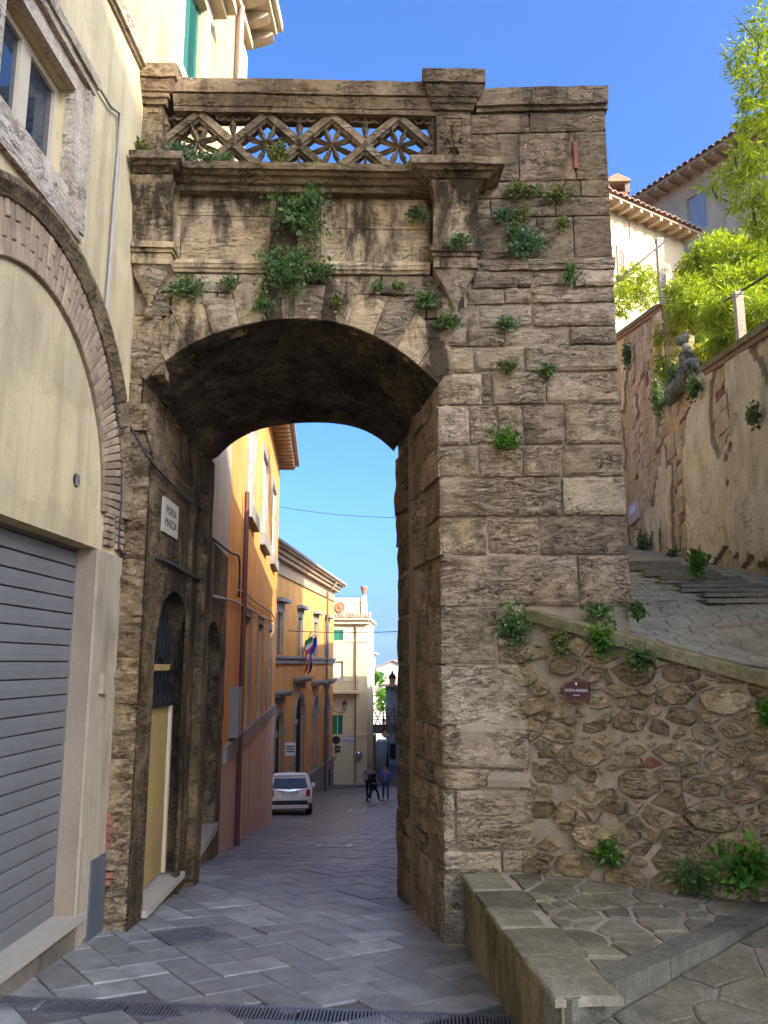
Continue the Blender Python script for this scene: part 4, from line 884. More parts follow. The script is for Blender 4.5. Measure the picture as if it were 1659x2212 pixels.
inner = [tuple((pA + inn * 0.36)[:2]), tuple((pB + inn * 0.36 + inB * 0.15 + dBC * 0.1)[:2]), tuple((pX + inB * 0.15 - dBC * 0.1)[:2]), tuple((wallA + RB.u * 0.2)[:2])]
for c in powercells(inner, [(x, y, rnd.choice((0.04, 0.1, 0.17))) for x, y in poisson(inner, 0.27, 2600, rnd)]):
    s = shrink(c, 0.021)
    if len(s) > 2: flagstone(s, lambda x, y: zp, 0.006, M['flag'], plat, rnd)
# lower ramp in the bottom right corner
def zr2(x, y):
    d = (Vector((x, y, 0)) - Vector((pB.x, pB.y, 0))); s = d.dot(Vector((dBC.x, dBC.y, 0))); t = -d.dot(inB)
    return zp - 0.16 + 0.052 * s - 0.05 * t
rp = [(pB - inB * 0.05)[:2], (pD - inB * 0.05)[:2], (pD - inB * 3.5)[:2], (pB - inB * 3.5 - dBC * 0.4)[:2]]
low = MB(); low.prism([(x, y, -2.2) for x, y in rp], (0, 0, 0.1)); low.add([(x, y, zr2(x, y) - 0.012) for x, y in rp] + [(x, y, -2.2) for x, y in rp], [(0, 1, 2, 3)] + [(i, (i + 1) % 4, 4 + (i + 1) % 4, 4 + i) for i in range(4)])
low = tag(low.build('path', M['sandjoint']), 'stone paved path climbing past the raised platform', 'path', kind='structure')
for c in voronoi(rp, poisson(rp, 0.34, 3500, rnd)):
    s = shrink(c, 0.012)
    if len(s) > 2: flagstone(s, zr2, 0.006, M['flag'], low, rnd)
# rubble retaining wall
cop0, cop1 = RB.hit(1165, 1320), RB.hit(1659, 1452); csl = (cop1[1] - cop0[1]) / (cop1[0] - cop0[0])
def ctop(a): return cop0[1] + csl * (a - cop0[0])
rub = thing('rubble_wall', 'retaining wall of rubble stones in lime mortar under a sloping coping', 'wall')
b = MB(); na = 60; nb_ = 34
for i in range(na + 1):
    for j in range(nb_ + 1):
        a = RL * i / na; z = -1.2 + (ctop(a) - 0.1 + 1.2) * j / nb_; q = RB.p(a, z); b.v.append(tuple(RB.p(a, z, 0.035 * fbm(q, 2.5, 3) + 0.012 * nz(q.x * 9, q.y * 9, q.z * 9))))
b.f = [(i * (nb_ + 1) + j, (i + 1) * (nb_ + 1) + j, (i + 1) * (nb_ + 1) + j + 1, i * (nb_ + 1) + j + 1) for i in range(na) for j in range(nb_)]
b.build('mortar_bed', M['mortar'], rub, fix=False)
AN = 1.6                                                          # stones lie a little longer than high
wpoly = [(0.0, zp - 0.05), (2.75 / AN, zp - 0.05), (2.75 / AN, ctop(2.75) - 0.13), (0.0, ctop(0) - 0.13)]
circ = []
for r_, tr_ in ((0.115, 40), (0.09, 120), (0.068, 500), (0.05, 1600), (0.038, 3000), (0.027, 4000)):
    for _ in range(tr_):
        x, z, r2_ = rnd.uniform(0, 2.75 / AN), rnd.uniform(zp - 0.05, 2.0), r_ * rnd.uniform(0.8, 1.15)
        if z < ctop(x * AN) - 0.15 and all((x - u) ** 2 + (z - v) ** 2 > (0.92 * (r2_ + w)) ** 2 for u, v, w in circ): circ.append((x, z, r2_))
cells_ = powercells(wpoly, circ)
cells_.sort(key=lambda c: -abs(sum(c[i][0] * c[(i + 1) % len(c)][1] - c[(i + 1) % len(c)][0] * c[i][1] for i in range(len(c))))); ns = 0; tiny = MB()
for c in cells_:
    c = shrink(c, rnd.choice((0.004, 0.006, 0.009, 0.014, 0.02)))
    if len(c) < 3: continue
    ar_ = abs(sum(c[i][0] * c[(i + 1) % len(c)][1] - c[(i + 1) % len(c)][0] * c[i][1] for i in range(len(c)))) / 2
    if ar_ < 0.012 and rnd.random() < 0.14: continue
    c = [(x * AN, z) for x, z in rough_poly(c, rnd, 0.010)]; n = len(c); ca_, cz_ = sum(p[0] for p in c) / n, sum(p[1] for p in c) / n; size = max(p[0] for p in c) - min(p[0] for p in c)
    h = rnd.uniform(0.010, 0.055); tx, tz = rnd.uniform(-0.14, 0.14), rnd.uniform(-0.14, 0.14); b = MB(); rings = [(1.0, -0.06), (1.0, h * 0.35), (0.9, h), (0.6, h * 1.1), (0.25, h * 1.05)]; ns += 1; kk = rnd.random() * 30
    for s_, cc in rings:
        for x, z in c:
            u, v = ca_ + (x - ca_) * s_, cz_ + (z - cz_) * s_; q = RB.p(u, v)
            b.v.append(tuple(RB.p(u, v, cc + (0.05 * fbm(q + Vector((kk, 0, 0)), 10, 3) + (u - ca_) * tx + (v - cz_) * tz if cc > 0 else 0))))
    b.f = [(r * n + i, r * n + (i + 1) % n, (r + 1) * n + (i + 1) % n, (r + 1) * n + i) for r in range(4) for i in range(n)] + [tuple(range(4 * n, 5 * n))]
    if ns > 290: tiny.add(b.v, b.f)
    else: b.build('stone', M['redbrick'] if (size < 0.16 and rnd.random() < 0.04) else M['rubble'], rub, fix=False)
if tiny.v: tag(tiny.build('pinning_stones', M['rubble'], rub, fix=False), kind='stuff')
for k in range(4):
    a0, a1 = cop0[0] - 0.1 + k * 1.05, cop0[0] - 0.1 + (k + 1) * 1.05 - 0.006; b = MB()
    b.add([RB.p(a, ctop(a) - dz, c) for a in (a0, a1) for dz, c in ((0.115, 0.07), (0.02, 0.075), (0.0, 0.055), (0.0, -0.26), (0.115, -0.26))], [(i, (i + 1) % 5, 5 + (i + 1) % 5, 5 + i) for i in range(5)] + [(0, 1, 2, 3, 4), (5, 6, 7, 8, 9)])
    weather(b.build('coping_stone', M['coping'], rub), amp=0.008)
# maroon oval sign on the rubble wall
sg = thing('oval_sign', 'maroon oval enamel sign with white lettering on the rubble wall', 'sign')
sa_, sz = RB.hit(1248, 1493, 0.06); b = MB(); w, h = 0.108, 0.092
ol = [(-0.72, -1), (0.72, -1), (0.95, -0.8), (1, -0.35), (1, 0.35), (0.95, 0.72), (0.55, 0.97), (0.2, 1.05), (-0.2, 1.05), (-0.55, 0.97), (-0.95, 0.72), (-1, 0.35), (-1, -0.35), (-0.95, -0.8)]
M['maroon'] = m_plain('maroon_enamel', (0.045, 0.008, 0.01), 0.3, spec=0.5); M['white'] = m_plain('white_paint', (0.75, 0.74, 0.7), 0.5)
b.prism([RB.p(sa_ + x * w, sz + y * h, 0.05) for x, y in ol], RB.n * 0.045); b.build('plate', M['maroon'], sg)
b = MB()
for i in range(len(ol)):
    p, q = ol[i], ol[(i + 1) % len(ol)]; b.tube([RB.p(sa_ + p[0] * w * 0.92, sz + p[1] * h * 0.92, 0.0955), RB.p(sa_ + q[0] * w * 0.92, sz + q[1] * h * 0.92, 0.0955)], 0.0016, 4)
b.build('border', m_plain('gilt_line', (0.35, 0.22, 0.12), 0.5), sg)
text_mesh('PORTA MARZIA', 0.034, RB, sa_, sz + 0.006, 0.0965, 0.0008, 'lettering', M['white'], sg, 0.8)
b = MB(); b.prism([RB.p(sa_ + x * 0.009, sz + 0.062 + y * 0.012, 0.0955) for x, y in ((-1, 1), (1, 1), (1, 0), (0, -1.1), (-1, 0))], RB.n * 0.0015); b.build('crest', M['white'], sg)
b = MB(); b.fbox(RB, sa_ - 0.03, sa_ + 0.03, sz - 0.035, sz - 0.031, 0.0955, 0.0965); b.build('line', M['white'], sg)
# upper ramp behind the coping
P1 = Vector((1.953, YF, 1.993)); _t = ray(1052, 1103); gx, gy = 0.0155, 0.1835
def zr(x, y):
    z = P1.z + gy * (y - P1.y) + gx * (x - P1.x)
    q = Vector((x, y, 0)) - Vector((RB.o.x, RB.o.y, 0)); a = q.dot(RB.u); t = -q.dot(RB.n)
    zc_ = ctop(a) - 0.015; f = max(0, min(1, (t - 0.15) / 1.9)); f = f * f * (3 - 2 * f)
    return zc_ * (1 - f) + z * f
ramp = MB(); xs_ = np.linspace(1.2, 7.4, 26); ys_ = list(np.linspace(5.0, 12, 30)) + list(np.linspace(12.6, 30, 22))
for y in ys_:
    for x in xs_:
        q = Vector((x, y, 0)) - Vector((RB.o.x, RB.o.y, 0)); t = -q.dot(RB.n); t0 = 0.2
        if t < t0: x2, y2 = x - RB.n.x * (t0 - t), y - RB.n.y * (t0 - t)
        else: x2, y2 = x, y
        ramp.v.append((x2, y2, zr(x2, y2) - 0.012))
n = len(xs_); ramp.f = [(j * n + i, j * n + i + 1, (j + 1) * n + i + 1, (j + 1) * n + i) for j in range(len(ys_) - 1) for i in range(n - 1)]
M['rampbed'] = m_plaster('ramp_joint', (0.33, 0.26, 0.15), 0.4, (0.09, 0.07, 0.035), 0.4, 0.006, 3, 40)
ramp = tag(ramp.build('ramp_path', M['rampbed'], fix=False), 'paved ramp with shallow steps climbing behind the pier', 'path', kind='structure')
cob = MB(); k = 0
M['cobble'] = m_stone('ramp_cobble', (0.23, 0.18, 0.10), (0.35, 0.28, 0.165), (0.45, 0.36, 0.225), 0.0, 0.2, 1, 2.5, 0.25, bumpd=0.006)
y = 6.2
while y < 15:
    x = 1.9 + (k % 2) * 0.1; k += 1; hh = 0.13
    while x < 5.2:
        w = rnd.uniform(0.16, 0.3); q = Vector((x, y, 0)) - Vector((RB.o.x, RB.o.y, 0)); t = -q.dot(RB.n)
        if t > 0.34 and x < 4.6 + 0.08 * (y - 11): flagstone([(x, y), (x + w - 0.007, y), (x + w - 0.007, y + hh - 0.009), (x, y + hh - 0.009)], zr, 0.002, None, None, rnd, mb=cob)
        x += w
    y += hh
tag(cob.build('cobbles', M['cobble'], ramp, fix=False), kind='stuff')
for y0 in (7.15, 8.1, 9.1, 10.3, 11.6):
    b = MB(); n = 14
    for i in range(n + 1):
        x = 2.05 + 3.0 * i / n; yy = y0 + 0.05 * (x - 2)
        b.v += [(x, yy, zr(x, yy) + 0.006), (x, yy + 0.05, zr(x, yy + 0.05) + 0.006)]
    b.f = [(2 * i, 2 * i + 2, 2 * i + 3, 2 * i + 1) for i in range(n)]; b.build('brick_band', M.setdefault('bandbrick', m_plaster('worn_band_brick', (0.31, 0.205, 0.115), 0.4, (0.15, 0.11, 0.06), 0.6, 0.004, 4, 60)), ramp, fix=False)
stp_ = thing('ramp_steps', 'flight of low grey steps set diagonally into the ramp', 'steps')
sL = [Vector(zq) for zq in []]
M['stepst'] = m_stone('step_stone', (0.19, 0.148, 0.085), (0.28, 0.22, 0.135), (0.36, 0.29, 0.185), 0.2, 0.2, 1, stain=0.2, bumpd=0.006); M['riser'] = m_plain('shade_dark_riser', (0.05, 0.042, 0.03), 0.8)  # riser colour made near-black in place of shade under the tread nosing
NST = 12
for k in range(NST):
    t = k / (NST - 1); y0 = 8.75 + 6.3 * t; xl = 2.98 + 0.55 * t + (0.12 if k % 2 else 0); xr = xl + 1.15 - 0.1 * t; zt = zr((xl + xr) / 2, y0) + 0.055; dd = 0.5
    b = MB(); b.box((xl, y0 - 0.035, zt - 0.045), (xr, y0 + dd, zt)); s_ = weather(b.build('step', M['stepst'], stp_), amp=0.006)
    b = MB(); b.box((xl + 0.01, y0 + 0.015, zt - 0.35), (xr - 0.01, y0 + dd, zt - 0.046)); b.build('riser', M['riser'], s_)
# drain across the street at the bottom of the picture
dr_ = thing('drain_grating', 'long cast iron slotted drain across the street', 'drain')
M['castiron'] = m_plain('worn_cast_iron', (0.14, 0.132, 0.125), 0.42, 0.4, 0.3)
def DY(x): return 5.9 + 0.083 * x
for k in range(7):
    x0 = -3.0 + k * 0.55; b = MB(); z = lambda x: zg(x, DY(x)) + 0.004
    for j in range(22):
        x = x0 + 0.012 + j * 0.0243; y = DY(x); b.box((x, y - 0.095, z(x) - 0.03), (x + 0.0115, y + 0.095, z(x)))
    for s_ in (-1, 1):
        P = [(x0 + 0.003, DY(x0) + s_ * 0.108), (x0 + 0.547, DY(x0 + 0.547) + s_ * 0.108)]
        b.add([(x, y + e, z(x) + dz) for x, y in P for e in (-0.013, 0.013) for dz in (-0.03, 0.001)], [(0, 1, 3, 2), (4, 6, 7, 5), (0, 4, 5, 1), (2, 3, 7, 6), (1, 5, 7, 3), (0, 2, 6, 4)])
    b.build('grate', M['castiron'], dr_)
b = MB(); b.add([(x, DY(x) + e, zg(x, DY(x)) - 0.016) for x, e in ((-3.1, -0.125), (0.95, -0.125), (0.95, 0.125), (-3.1, 0.125))], [(0, 1, 2, 3)]); b.build('gutter', M['dark'], dr_)
# ------------------------------------------------------------------ beyond the arch: old wall, orange house, town hall front, yellow house
O1 = Fr((-2.92, 11.5, 0), (-1.89, 16.5, 0)); O1 = Fr(O1.o, O1.u, (O1.u.y, -O1.u.x, 0))
M['orange'] = m_plaster('orange_plaster', (0.68, 0.325, 0.085), 0.28, (0.38, 0.17, 0.05), 0.6, 0.003)
M['pink'] = m_plaster('pink_dado', (0.62, 0.43, 0.31), 0.25, (0.17, 0.11, 0.08), 0.4, 0.003)
M['greystone'] = m_stone('grey_window_stone', (0.20, 0.185, 0.155), (0.30, 0.275, 0.23), (0.38, 0.35, 0.30), 0.1, 0.2, 2, stain=0.1, bumpd=0.004)
M['paleshut'] = m_plain('cream_shutter', (0.62, 0.57, 0.42), 0.6, var=0.15)
M['soffit'] = m_plain('timber_soffit', (0.36, 0.25, 0.14), 0.8, var=0.4, scale=5)
M['pant'] = m_plaster('terracotta_pantile', (0.40, 0.25, 0.155), 0.5, (0.18, 0.14, 0.09), 0.5, 0.005, 4, 40, objvar=0.45)
a_s = O1.hit(497, 1100)[0]; a_e = (Vector((-4.81, 28, 0)) - O1.o).dot(O1.u)
# old masonry between gate and orange house, patched with plaster above
oldw = thing('old_side_wall', 'dark old masonry wall with plaster patches between gate and orange house', 'wall')
a_0 = -1.75; d2l, d2r = O1.hit(440, 1500)[0], O1.hit(472, 1500)[0]; d2t = O1.hit(455, 1340)[1]
zsplit = O1.hit(480, 1190)[1]
facade(O1, a_0, a_s, [(-2.2, zsplit, [(d2l, d2r, -0.75, d2t - 0.45, 0.45)])], M['oldwall'], oldw, 'masonry', reveal=0.4)
facade(O1, a_0, a_s, [(zsplit, 8.2, [])], m_plaster('pale_old_plaster', (0.46, 0.38, 0.26), 0.25, (0.25, 0.19, 0.12), 0.4, 0.004), oldw, 'upper_plaster')
b = MB(); b.fbox(O1, d2l - 0.02, d2r + 0.02, -0.75, d2t, -0.39, -0.36); b.build('door_leaf', m_plain('dark_red_door', (0.07, 0.022, 0.012), 0.6), oldw)
b = MB(); b.fbox(O1, d2l - 0.1, d2r + 0.1, -0.85, -0.74, -0.4, 0.05); b.build('threshold', M['marble'], oldw)
for k in range(10):
    z = 0.0 + k * 0.36; block(O1, d2r + 0.05, a_s - 0.02, z - 1.0, z - 0.64, M['oldwall'], oldw, depth=0.1, rough=0.02, res=0.15, out=random.uniform(0.0, 0.03))
o1 = thing('orange_house', 'orange plastered house with pale shutters and pink dado beyond the gate', 'building')
zE = O1.hit(606, 1008)[1]
uw_ = [(530, 548, 935, 1108), (562.5, 576.5, 985, 1158), (585, 596, 1033, 1190)]
lw_ = [(521, 540, 1341, 1556), (552, 567, 1349, 1539), (576, 587, 1356, 1528)]
wins = []
zU0, zU1 = O1.hit(560, 1146)[1], O1.hit(570, 975)[1]; zL0, zL1 = O1.hit(560, 1546)[1], O1.hit(560, 1347)[1]
ups = [(O1.hit(x0 + 2, 1100)[0], O1.hit(x1 - 1, 1100)[0]) for x0, x1, _, _ in uw_]; los = [(O1.hit(x0 + 2, 1440)[0], O1.hit(x1 - 2, 1440)[0]) for x0, x1, _, _ in lw_]
zD = zL0 - 0.32
facade(O1, a_s, a_e, [(zD, (zL1 + zU0) / 2, [(l, r, zL0, zL1, 0) for l, r in los]), ((zL1 + zU0) / 2, zE, [(l, r, zU0, zU1, 0) for l, r in ups])], M['orange'], o1, reveal=0.14, ends=6)
facade(O1, a_s, a_e, [(-6, zD, [])], M['pink'], o1, 'dado', ends=6)
b = MB(); b.fbox(O1, a_s + 0.1, a_e - 0.02, zL0 - 0.3, zL0 - 0.02, -0.05, 0.07); b.build('sill_band', M['greystone'], o1)
def stonewin(fr, l, r, z0, z1, parent, kind, w=0.2, mat='greystone', sill=True):
    b = MB(); b.fbox(fr, l - w, l + 0.006, z0, z1 + w, -0.02, 0.03); b.fbox(fr, r - 0.006, r + w, z0, z1 + w, -0.02, 0.03); b.fbox(fr, l + 0.006, r - 0.006, z1 - 0.006, z1 + w, -0.02, 0.03); o = b.build('window', M[mat], parent)
    if sill: b = MB(); b.fbox(fr, l - w - 0.06, r + w + 0.06, z0 - 0.3, z0, -0.02, 0.14); b.build('sill', M['greystone'], o)
    if kind == 'shut':
        m = (l + r) / 2
        for p, q in ((l, m), (m, r)):
            b = MB(); b.fbox(fr, p + 0.01, q - 0.01, z0 + 0.01, z1 - 0.01, -0.09, -0.05)
            b.fbox(fr, p + 0.09, q - 0.09, z0 + 0.1, (z0 + z1) / 2 - 0.05, -0.05, -0.035); b.fbox(fr, p + 0.09, q - 0.09, (z0 + z1) / 2 + 0.05, z1 - 0.1, -0.05, -0.035); b.build('shutter_leaf', M['paleshut'], o)
    else:
        b = MB(); b.fbox(fr, l, r, z0, z1, -0.14, -0.12); b.build('pane', M['glass'], o)
        b = MB(); b.fbox(fr, (l + r) / 2 - 0.03, (l + r) / 2 + 0.03, z0, z1, -0.12, -0.09); b.fbox(fr, l, r, z0 + (z1 - z0) * 0.66, z0 + (z1 - z0) * 0.66 + 0.05, -0.119, -0.09); b.fbox(fr, l, l + 0.05, z0, z1, -0.119, -0.09); b.fbox(fr, r - 0.05, r, z0, z1, -0.119, -0.09); b.build('glazing_bar', M['greystone'], o)
    return o
for l, r in ups: stonewin(O1, l, r, zU0, zU1, o1, 'shut', 0.16)
for l, r in los: stonewin(O1, l, r, zL0, zL1, o1, 'glass', 0.22, sill=False)
b = MB(); b.fbox(O1, a_s - 0.5, a_e + 0.45, zE, zE + 0.07, -6, 0.56); b.build('eaves', M['soffit'], o1)
for k in range(26):
    a = a_e + 0.3 - k * 0.45; b = MB(); b.fbox(O1, a, a + 0.11, zE - 0.11, zE - 0.002, -0.1, 0.52); b.build('rafter', M['soffit'], o1)
b = MB(); b.tube([O1.p(a_s - 0.5, zE + 0.09, 0.62), O1.p(a_e + 0.5, zE + 0.09, 0.62)], 0.06, 8); b.build('gutter', M['pipe'], o1)
b = MB(); b.add([O1.p(a_s - 0.5, zE + 0.1, 0.6), O1.p(a_e + 0.5, zE + 0.1, 0.6), O1.p(a_e - 2, zE + 1.9, -3), O1.p(a_s - 0.5, zE + 1.9, -3)], [(0, 1, 2, 3)]); b.build('roof', M['pant'], o1)
pa_ = O1.hit(512, 1450)[0]; b = MB(); b.tube([O1.p(pa_, -3, 0.09), O1.p(pa_, zE - 3.6, 0.09)], 0.05, 8); b.build('downpipe', m_plain('rusty_pipe', (0.11, 0.045, 0.03), 0.6), o1)
ma, mz = O1.hit(512, 1537, 0.1); b = MB(); b.fbox(O1, ma - 0.33, ma + 0.33, mz - 0.42, mz + 0.42, 0, 0.16); b.build('meter_box', m_plain('grey_meter_box', (0.26, 0.24, 0.21), 0.6), o1)
# cables along the orange house
cable('cable', [O1.p(*O1.hit(x, y, 0.06), 0.06) for x, y in ((462, 1288), (500, 1297), (540, 1315), (570, 1335), (590, 1342))], 0.022, M['pipe'], 'grey twisted cable draped along the orange house below its upper windows')
cable('cable', [O1.p(*O1.hit(x, y, 0.06), 0.06) for x, y in ((458, 1163), (480, 1180), (500, 1195), (515, 1200), (518, 1220), (516, 1290))], 0.018, M['cable'], 'dark cable crossing the old plaster onto the orange house corner')
cable('cable', [O1.p(*O1.hit(x, y, 0.06), 0.06) for x, y in ((516, 1275), (530, 1278), (548, 1298), (570, 1312), (588, 1325), (592, 1338))], 0.02, M['pipe'], 'pale looping cable above the lower windows of the orange house')
# the second orange front
O2 = Fr((-9.14 + 0.05 * 40, 40, 0), (0.05, 1, 0), (1, -0.05, 0)); L2 = 20.03
o2 = thing('orange_palazzo', 'long orange palace front with stone cornice, arched portal and hooded windows', 'building')
def h2(x, y): return O2.hit(x, y)
zc2 = h2(716, 1297)[1]; ze2 = h2(736, 1272)[1]; zs2 = h2(700, 1427)[1]; zt2 = h2(652, 1336)[1]
wc = [h2(x, 1380)[0] for x in (603.5, 648, 681.5, 706)]; wcl = [h2(x, 1560)[0] for x in (600, 645, 679, 704)]
zb2 = [zg(-5, 40 + a) for a in wcl]
arch_ops = [(wcl[0] - 0.8, wcl[0] + 0.8, -7.2, -1.6, 0.8), (wcl[1] - 1.15, wcl[1] + 1.15, -7.2, -1.35, 1.15), (wcl[2] - 0.6, wcl[2] + 0.6, -4.8, -1.1, 0.6), (wcl[3] - 0.6, wcl[3] + 0.6, -4.8, -1.1, 0.6)]
facade(O2, -12, L2, [(-9, zs2 - 0.2, arch_ops), (zs2 - 0.2, zc2, [(c - 0.62, c + 0.62, zs2 + 0.25, zt2, 0) for c in wc])], M['orange'], o2, reveal=0.15, ends=8)
b = MB(); b.fbox(O2, -12, L2 + 0.05, zs2 - 0.2, zs2 + 0.05, -0.05, 0.12); b.fbox(O2, -12, L2 + 0.09, zs2 + 0.05, zs2 + 0.18, -0.05, 0.2); b.build('string_course', M['greystone'], o2)
b = MB(); b.fbox(O2, -12, L2 + 0.06, zc2, zc2 + 0.12, -8, 0.1); b.fbox(O2, -12, L2 + 0.04, zc2 + 0.12, ze2 - 0.55, -8, 0.06); b.fbox(O2, -12, L2 + 0.3, ze2 - 0.55, ze2 - 0.35, -8, 0.35); b.fbox(O2, -12, L2 + 0.45, ze2 - 0.35, ze2 - 0.15, -8, 0.5); b.fbox(O2, -12, L2 + 0.65, ze2 - 0.15, ze2, -8, 0.7); b.build('cornice', M.setdefault('brownstone', m_plaster('brown_cornice', (0.42, 0.29, 0.16), 0.3, (0.2, 0.14, 0.08), 0.5)), o2)
b = MB(); b.add([O2.p(-12, ze2, 0.7), O2.p(L2 + 0.65, ze2, 0.7), O2.p(L2 - 1, ze2 + 1.3, -3), O2.p(-12, ze2 + 1.3, -3)], [(0, 1, 2, 3)]); b.build('roof', M['pant'], o2)
b = MB(); b.tube([O2.p(-12, ze2 + 0.03, 0.78), O2.p(L2 + 0.7, ze2 + 0.03, 0.78)], 0.09, 6); b.build('gutter', M['pipe'], o2)
b = MB(); b.fbox(O2, wcl[1] + 1.7, L2 + 0.02, -9, -4.95, -0.05, 0.10); b.fbox(O2, wcl[1] + 1.7, L2 + 0.04, -4.95, -4.75, -0.05, 0.16); b.build('stone_base', M['greystone'], o2)
for c in wc:
    o = stonewin(O2, c - 0.62, c + 0.62, zs2 + 0.25, zt2, o2, 'glass', 0.28, sill=False)
    b = MB(); b.fbox(O2, c - 0.85, c + 0.85, zt2 + 0.28, zt2 + 0.5, -0.02, 0.06); b.fbox(O2, c - 1.05, c + 1.05, zt2 + 0.5, zt2 + 0.68, -0.02, 0.35); b.build('hood', M['greystone'], o)
for (l, r, z0, sp_, ri) in arch_ops:
    b = MB(); n = 14; w = 0.32; cx = (l + r) / 2; rr = ri
    for i in range(n):
        t0, t1 = math.pi * i / n, math.pi * (i + 1) / n
        for d0, d1, q in ((0.0, 0.16, 0.07), (0.16, w, 0.12)):
            pts = [(cx + (rr + d) * math.cos(t), sp_ + (rr + d) * math.sin(t)) for d, t in ((d0, t0), (d1, t0), (d1, t1), (d0, t1))]
            b.add([O2.p(x, z, 0.0) for x, z in pts] + [O2.p(x, z, q) for x, z in pts], [(4, 5, 6, 7), (0, 1, 5, 4), (2, 3, 7, 6), (1, 2, 6, 5), (3, 0, 4, 7)])
    b.fbox(O2, l - w, l, z0, sp_ - 0.3, -0.02, 0.1); b.fbox(O2, r, r + w, z0, sp_ - 0.3, -0.02, 0.1); b.fbox(O2, l - w - 0.08, l + 0.02, sp_ - 0.3, sp_, -0.02, 0.18); b.fbox(O2, r - 0.02, r + w + 0.08, sp_ - 0.3, sp_, -0.02, 0.18)
    o = b.build('arched_surround', M['greystone'], o2)
    ht = sp_ + ri + w + 0.15
    b = MB(); b.fbox(O2, l - w - 0.1, r + w + 0.1, ht, ht + 0.35, -0.02, 0.1); b.fbox(O2, l - w - 0.3, r + w + 0.3, ht + 0.35, ht + 0.5, -0.02, 0.4); b.fbox(O2, l - w - 0.4, r + w + 0.4, ht + 0.5, ht + 0.62, -0.02, 0.55); b.build('hood', M['greystone'], o)
    b = MB(); b.fbox(O2, l, r, z0, sp_ + ri, -0.14, -0.10); b.build('door_leaf' if z0 < -5 else 'pane', M['dark'] if z0 < -5 else M['glass'], o)
pa_ = h2(699.5, 1450)[0]; b = MB(); b.tube([O2.p(pa_, -6.8, 0.2), O2.p(pa_, ze2 - 0.9, 0.2), O2.p(pa_ + 0.3, ze2 - 0.6, 0.5), O2.p(pa_ + 0.5, ze2 - 0.2, 0.72)], 0.07, 8); b.build('downpipe', m_plain('copper_pipe_far', (0.16, 0.09, 0.06), 0.5, 0.3), o2)
b = MB(); b.fbox(O2, L2 - 2.2, L2 - 1.6, -6.5, -5.4, 0.05, 0.115); b.build('cellar_window', M['dark'], o2)
# flags over the portal
def flag(name, label, a0, z0, cols, lean, drop, sway):
    t = thing(name, label, 'flag', 'flags over the palace portal')
    b = MB(); p0 = O2.p(a0, z0, 0.0); p1 = O2.p(a0 + lean, z0 + 1.9, 0.75); b.tube([p0, p1], 0.035, 6); b.build('pole', M['pipe'], t)
    n = len(cols)
    for k in range(n):                                            # bands one below the other down the hanging cloth
        b = MB(); m = 6; w = 5
        for i in range(m + 1):
            for j in range(w + 1):
                s = (k + i / m) / n; u = j / w; top = p1.lerp(p0, 0.04 + 0.42 * u)
                b.v.append(tuple(top + Vector((0.14 * math.sin(u * 7 + s * 3), 0.16 * math.sin(u * 8 + sway) - 0.25 * s, -drop * s * (0.75 + 0.4 * u)))))
        b.f = [(i * (w + 1) + j, (i + 1) * (w + 1) + j, (i + 1) * (w + 1) + j + 1, i * (w + 1) + j + 1) for i in range(m) for j in range(w)]
        b.build('cloth', m_plain(name + '_cloth_%.2f' % sum(cols[k]), cols[k], 0.8), t, True, fix=False)
fa, fz = h2(656, 1437)
flag('flag', 'green white and red flag hanging over the portal', fa - 1.6, fz, [(0.02, 0.16, 0.05), (0.55, 0.55, 0.5), (0.5, 0.03, 0.03)], -0.2, 1.35, 0.5)
flag('flag', 'dark blue flag hanging beside the tricolour', fa - 0.6, fz, [(0.02, 0.03, 0.22)], 0.1, 1.4, 0.2)
# yellow house closing the view
YB = Fr((-10, 64, 0), (1, 0, 0), (0, -1, 0)); yb = thing('yellow_house', 'pale yellow house with green shutters, balcony and roof terrace', 'building')
M['yellow'] = m_plaster('pale_yellow_plaster', (0.70, 0.59, 0.34), 0.1, (0.45, 0.36, 0.2), 0.25, 0.003)
def hy(x, y): return YB.hit(x, y)
yr = hy(793, 1500)[0]; zroof = hy(750, 1334)[1]
def hw(x0, x1, y0, y1): (a, z1), (c, z0) = hy(x0, y0), hy(x1, y1); return a, c, z0, z1
g1 = hw(721, 741, 1361, 1383); g2 = hw(720.7, 741, 1428.6, 1470); g3 = hw(718, 740, 1541, 1586)
facade(YB, -1, yr, [(-9, -2.2, [(g3[0], g3[1], g3[2], g3[3], 0)]), (-2.2, 1.9, [(g2[0], g2[1], g2[2], g2[3], 0)]), (1.9, zroof, [(g1[0], g1[1], g1[2], g1[3], 0)])], M['yellow'], yb, reveal=0.15, ends=9)
zat = hy(750, 1292)[1]; yat = hy(780, 1310)[0]
b = MB(); b.fbox(YB, -1, yat, zroof, zat, -8, -0.25); b.fbox(YB, -1, yat + 0.02, zat - 0.3, zat + 0.03, -8, -0.2); b.fbox(YB, -1, yat + 0.01, zroof + 0.55, zroof + 0.62, -8, -0.22); b.build('attic', M['yellow'], yb)
b = MB(); b.fbox(YB, yat + 0.03, hy(791, 1300)[0], zroof, hy(785, 1287)[1], -0.7, -0.1); b.build('pillar', M['yellow'], yb)
for a0, a1, z0, z1, nm in ((*g1, 's'), (*g3, 's')):
    m = (a0 + a1) / 2
    for p, q in ((a0, m), (m, a1)):
        b = MB(); b.fbox(YB, p + 0.01, q - 0.01, z0, z1, -0.1, -0.05)
        for k in range(int((z1 - z0) / 0.12)): b.fbox(YB, p + 0.07, q - 0.07, z0 + 0.06 + k * 0.12, z0 + 0.13 + k * 0.12, -0.05, -0.035)
        b.build('shutter_leaf', M.setdefault('green2', m_plain('bright_green_shutter', (0.02, 0.20, 0.10), 0.5)), yb)
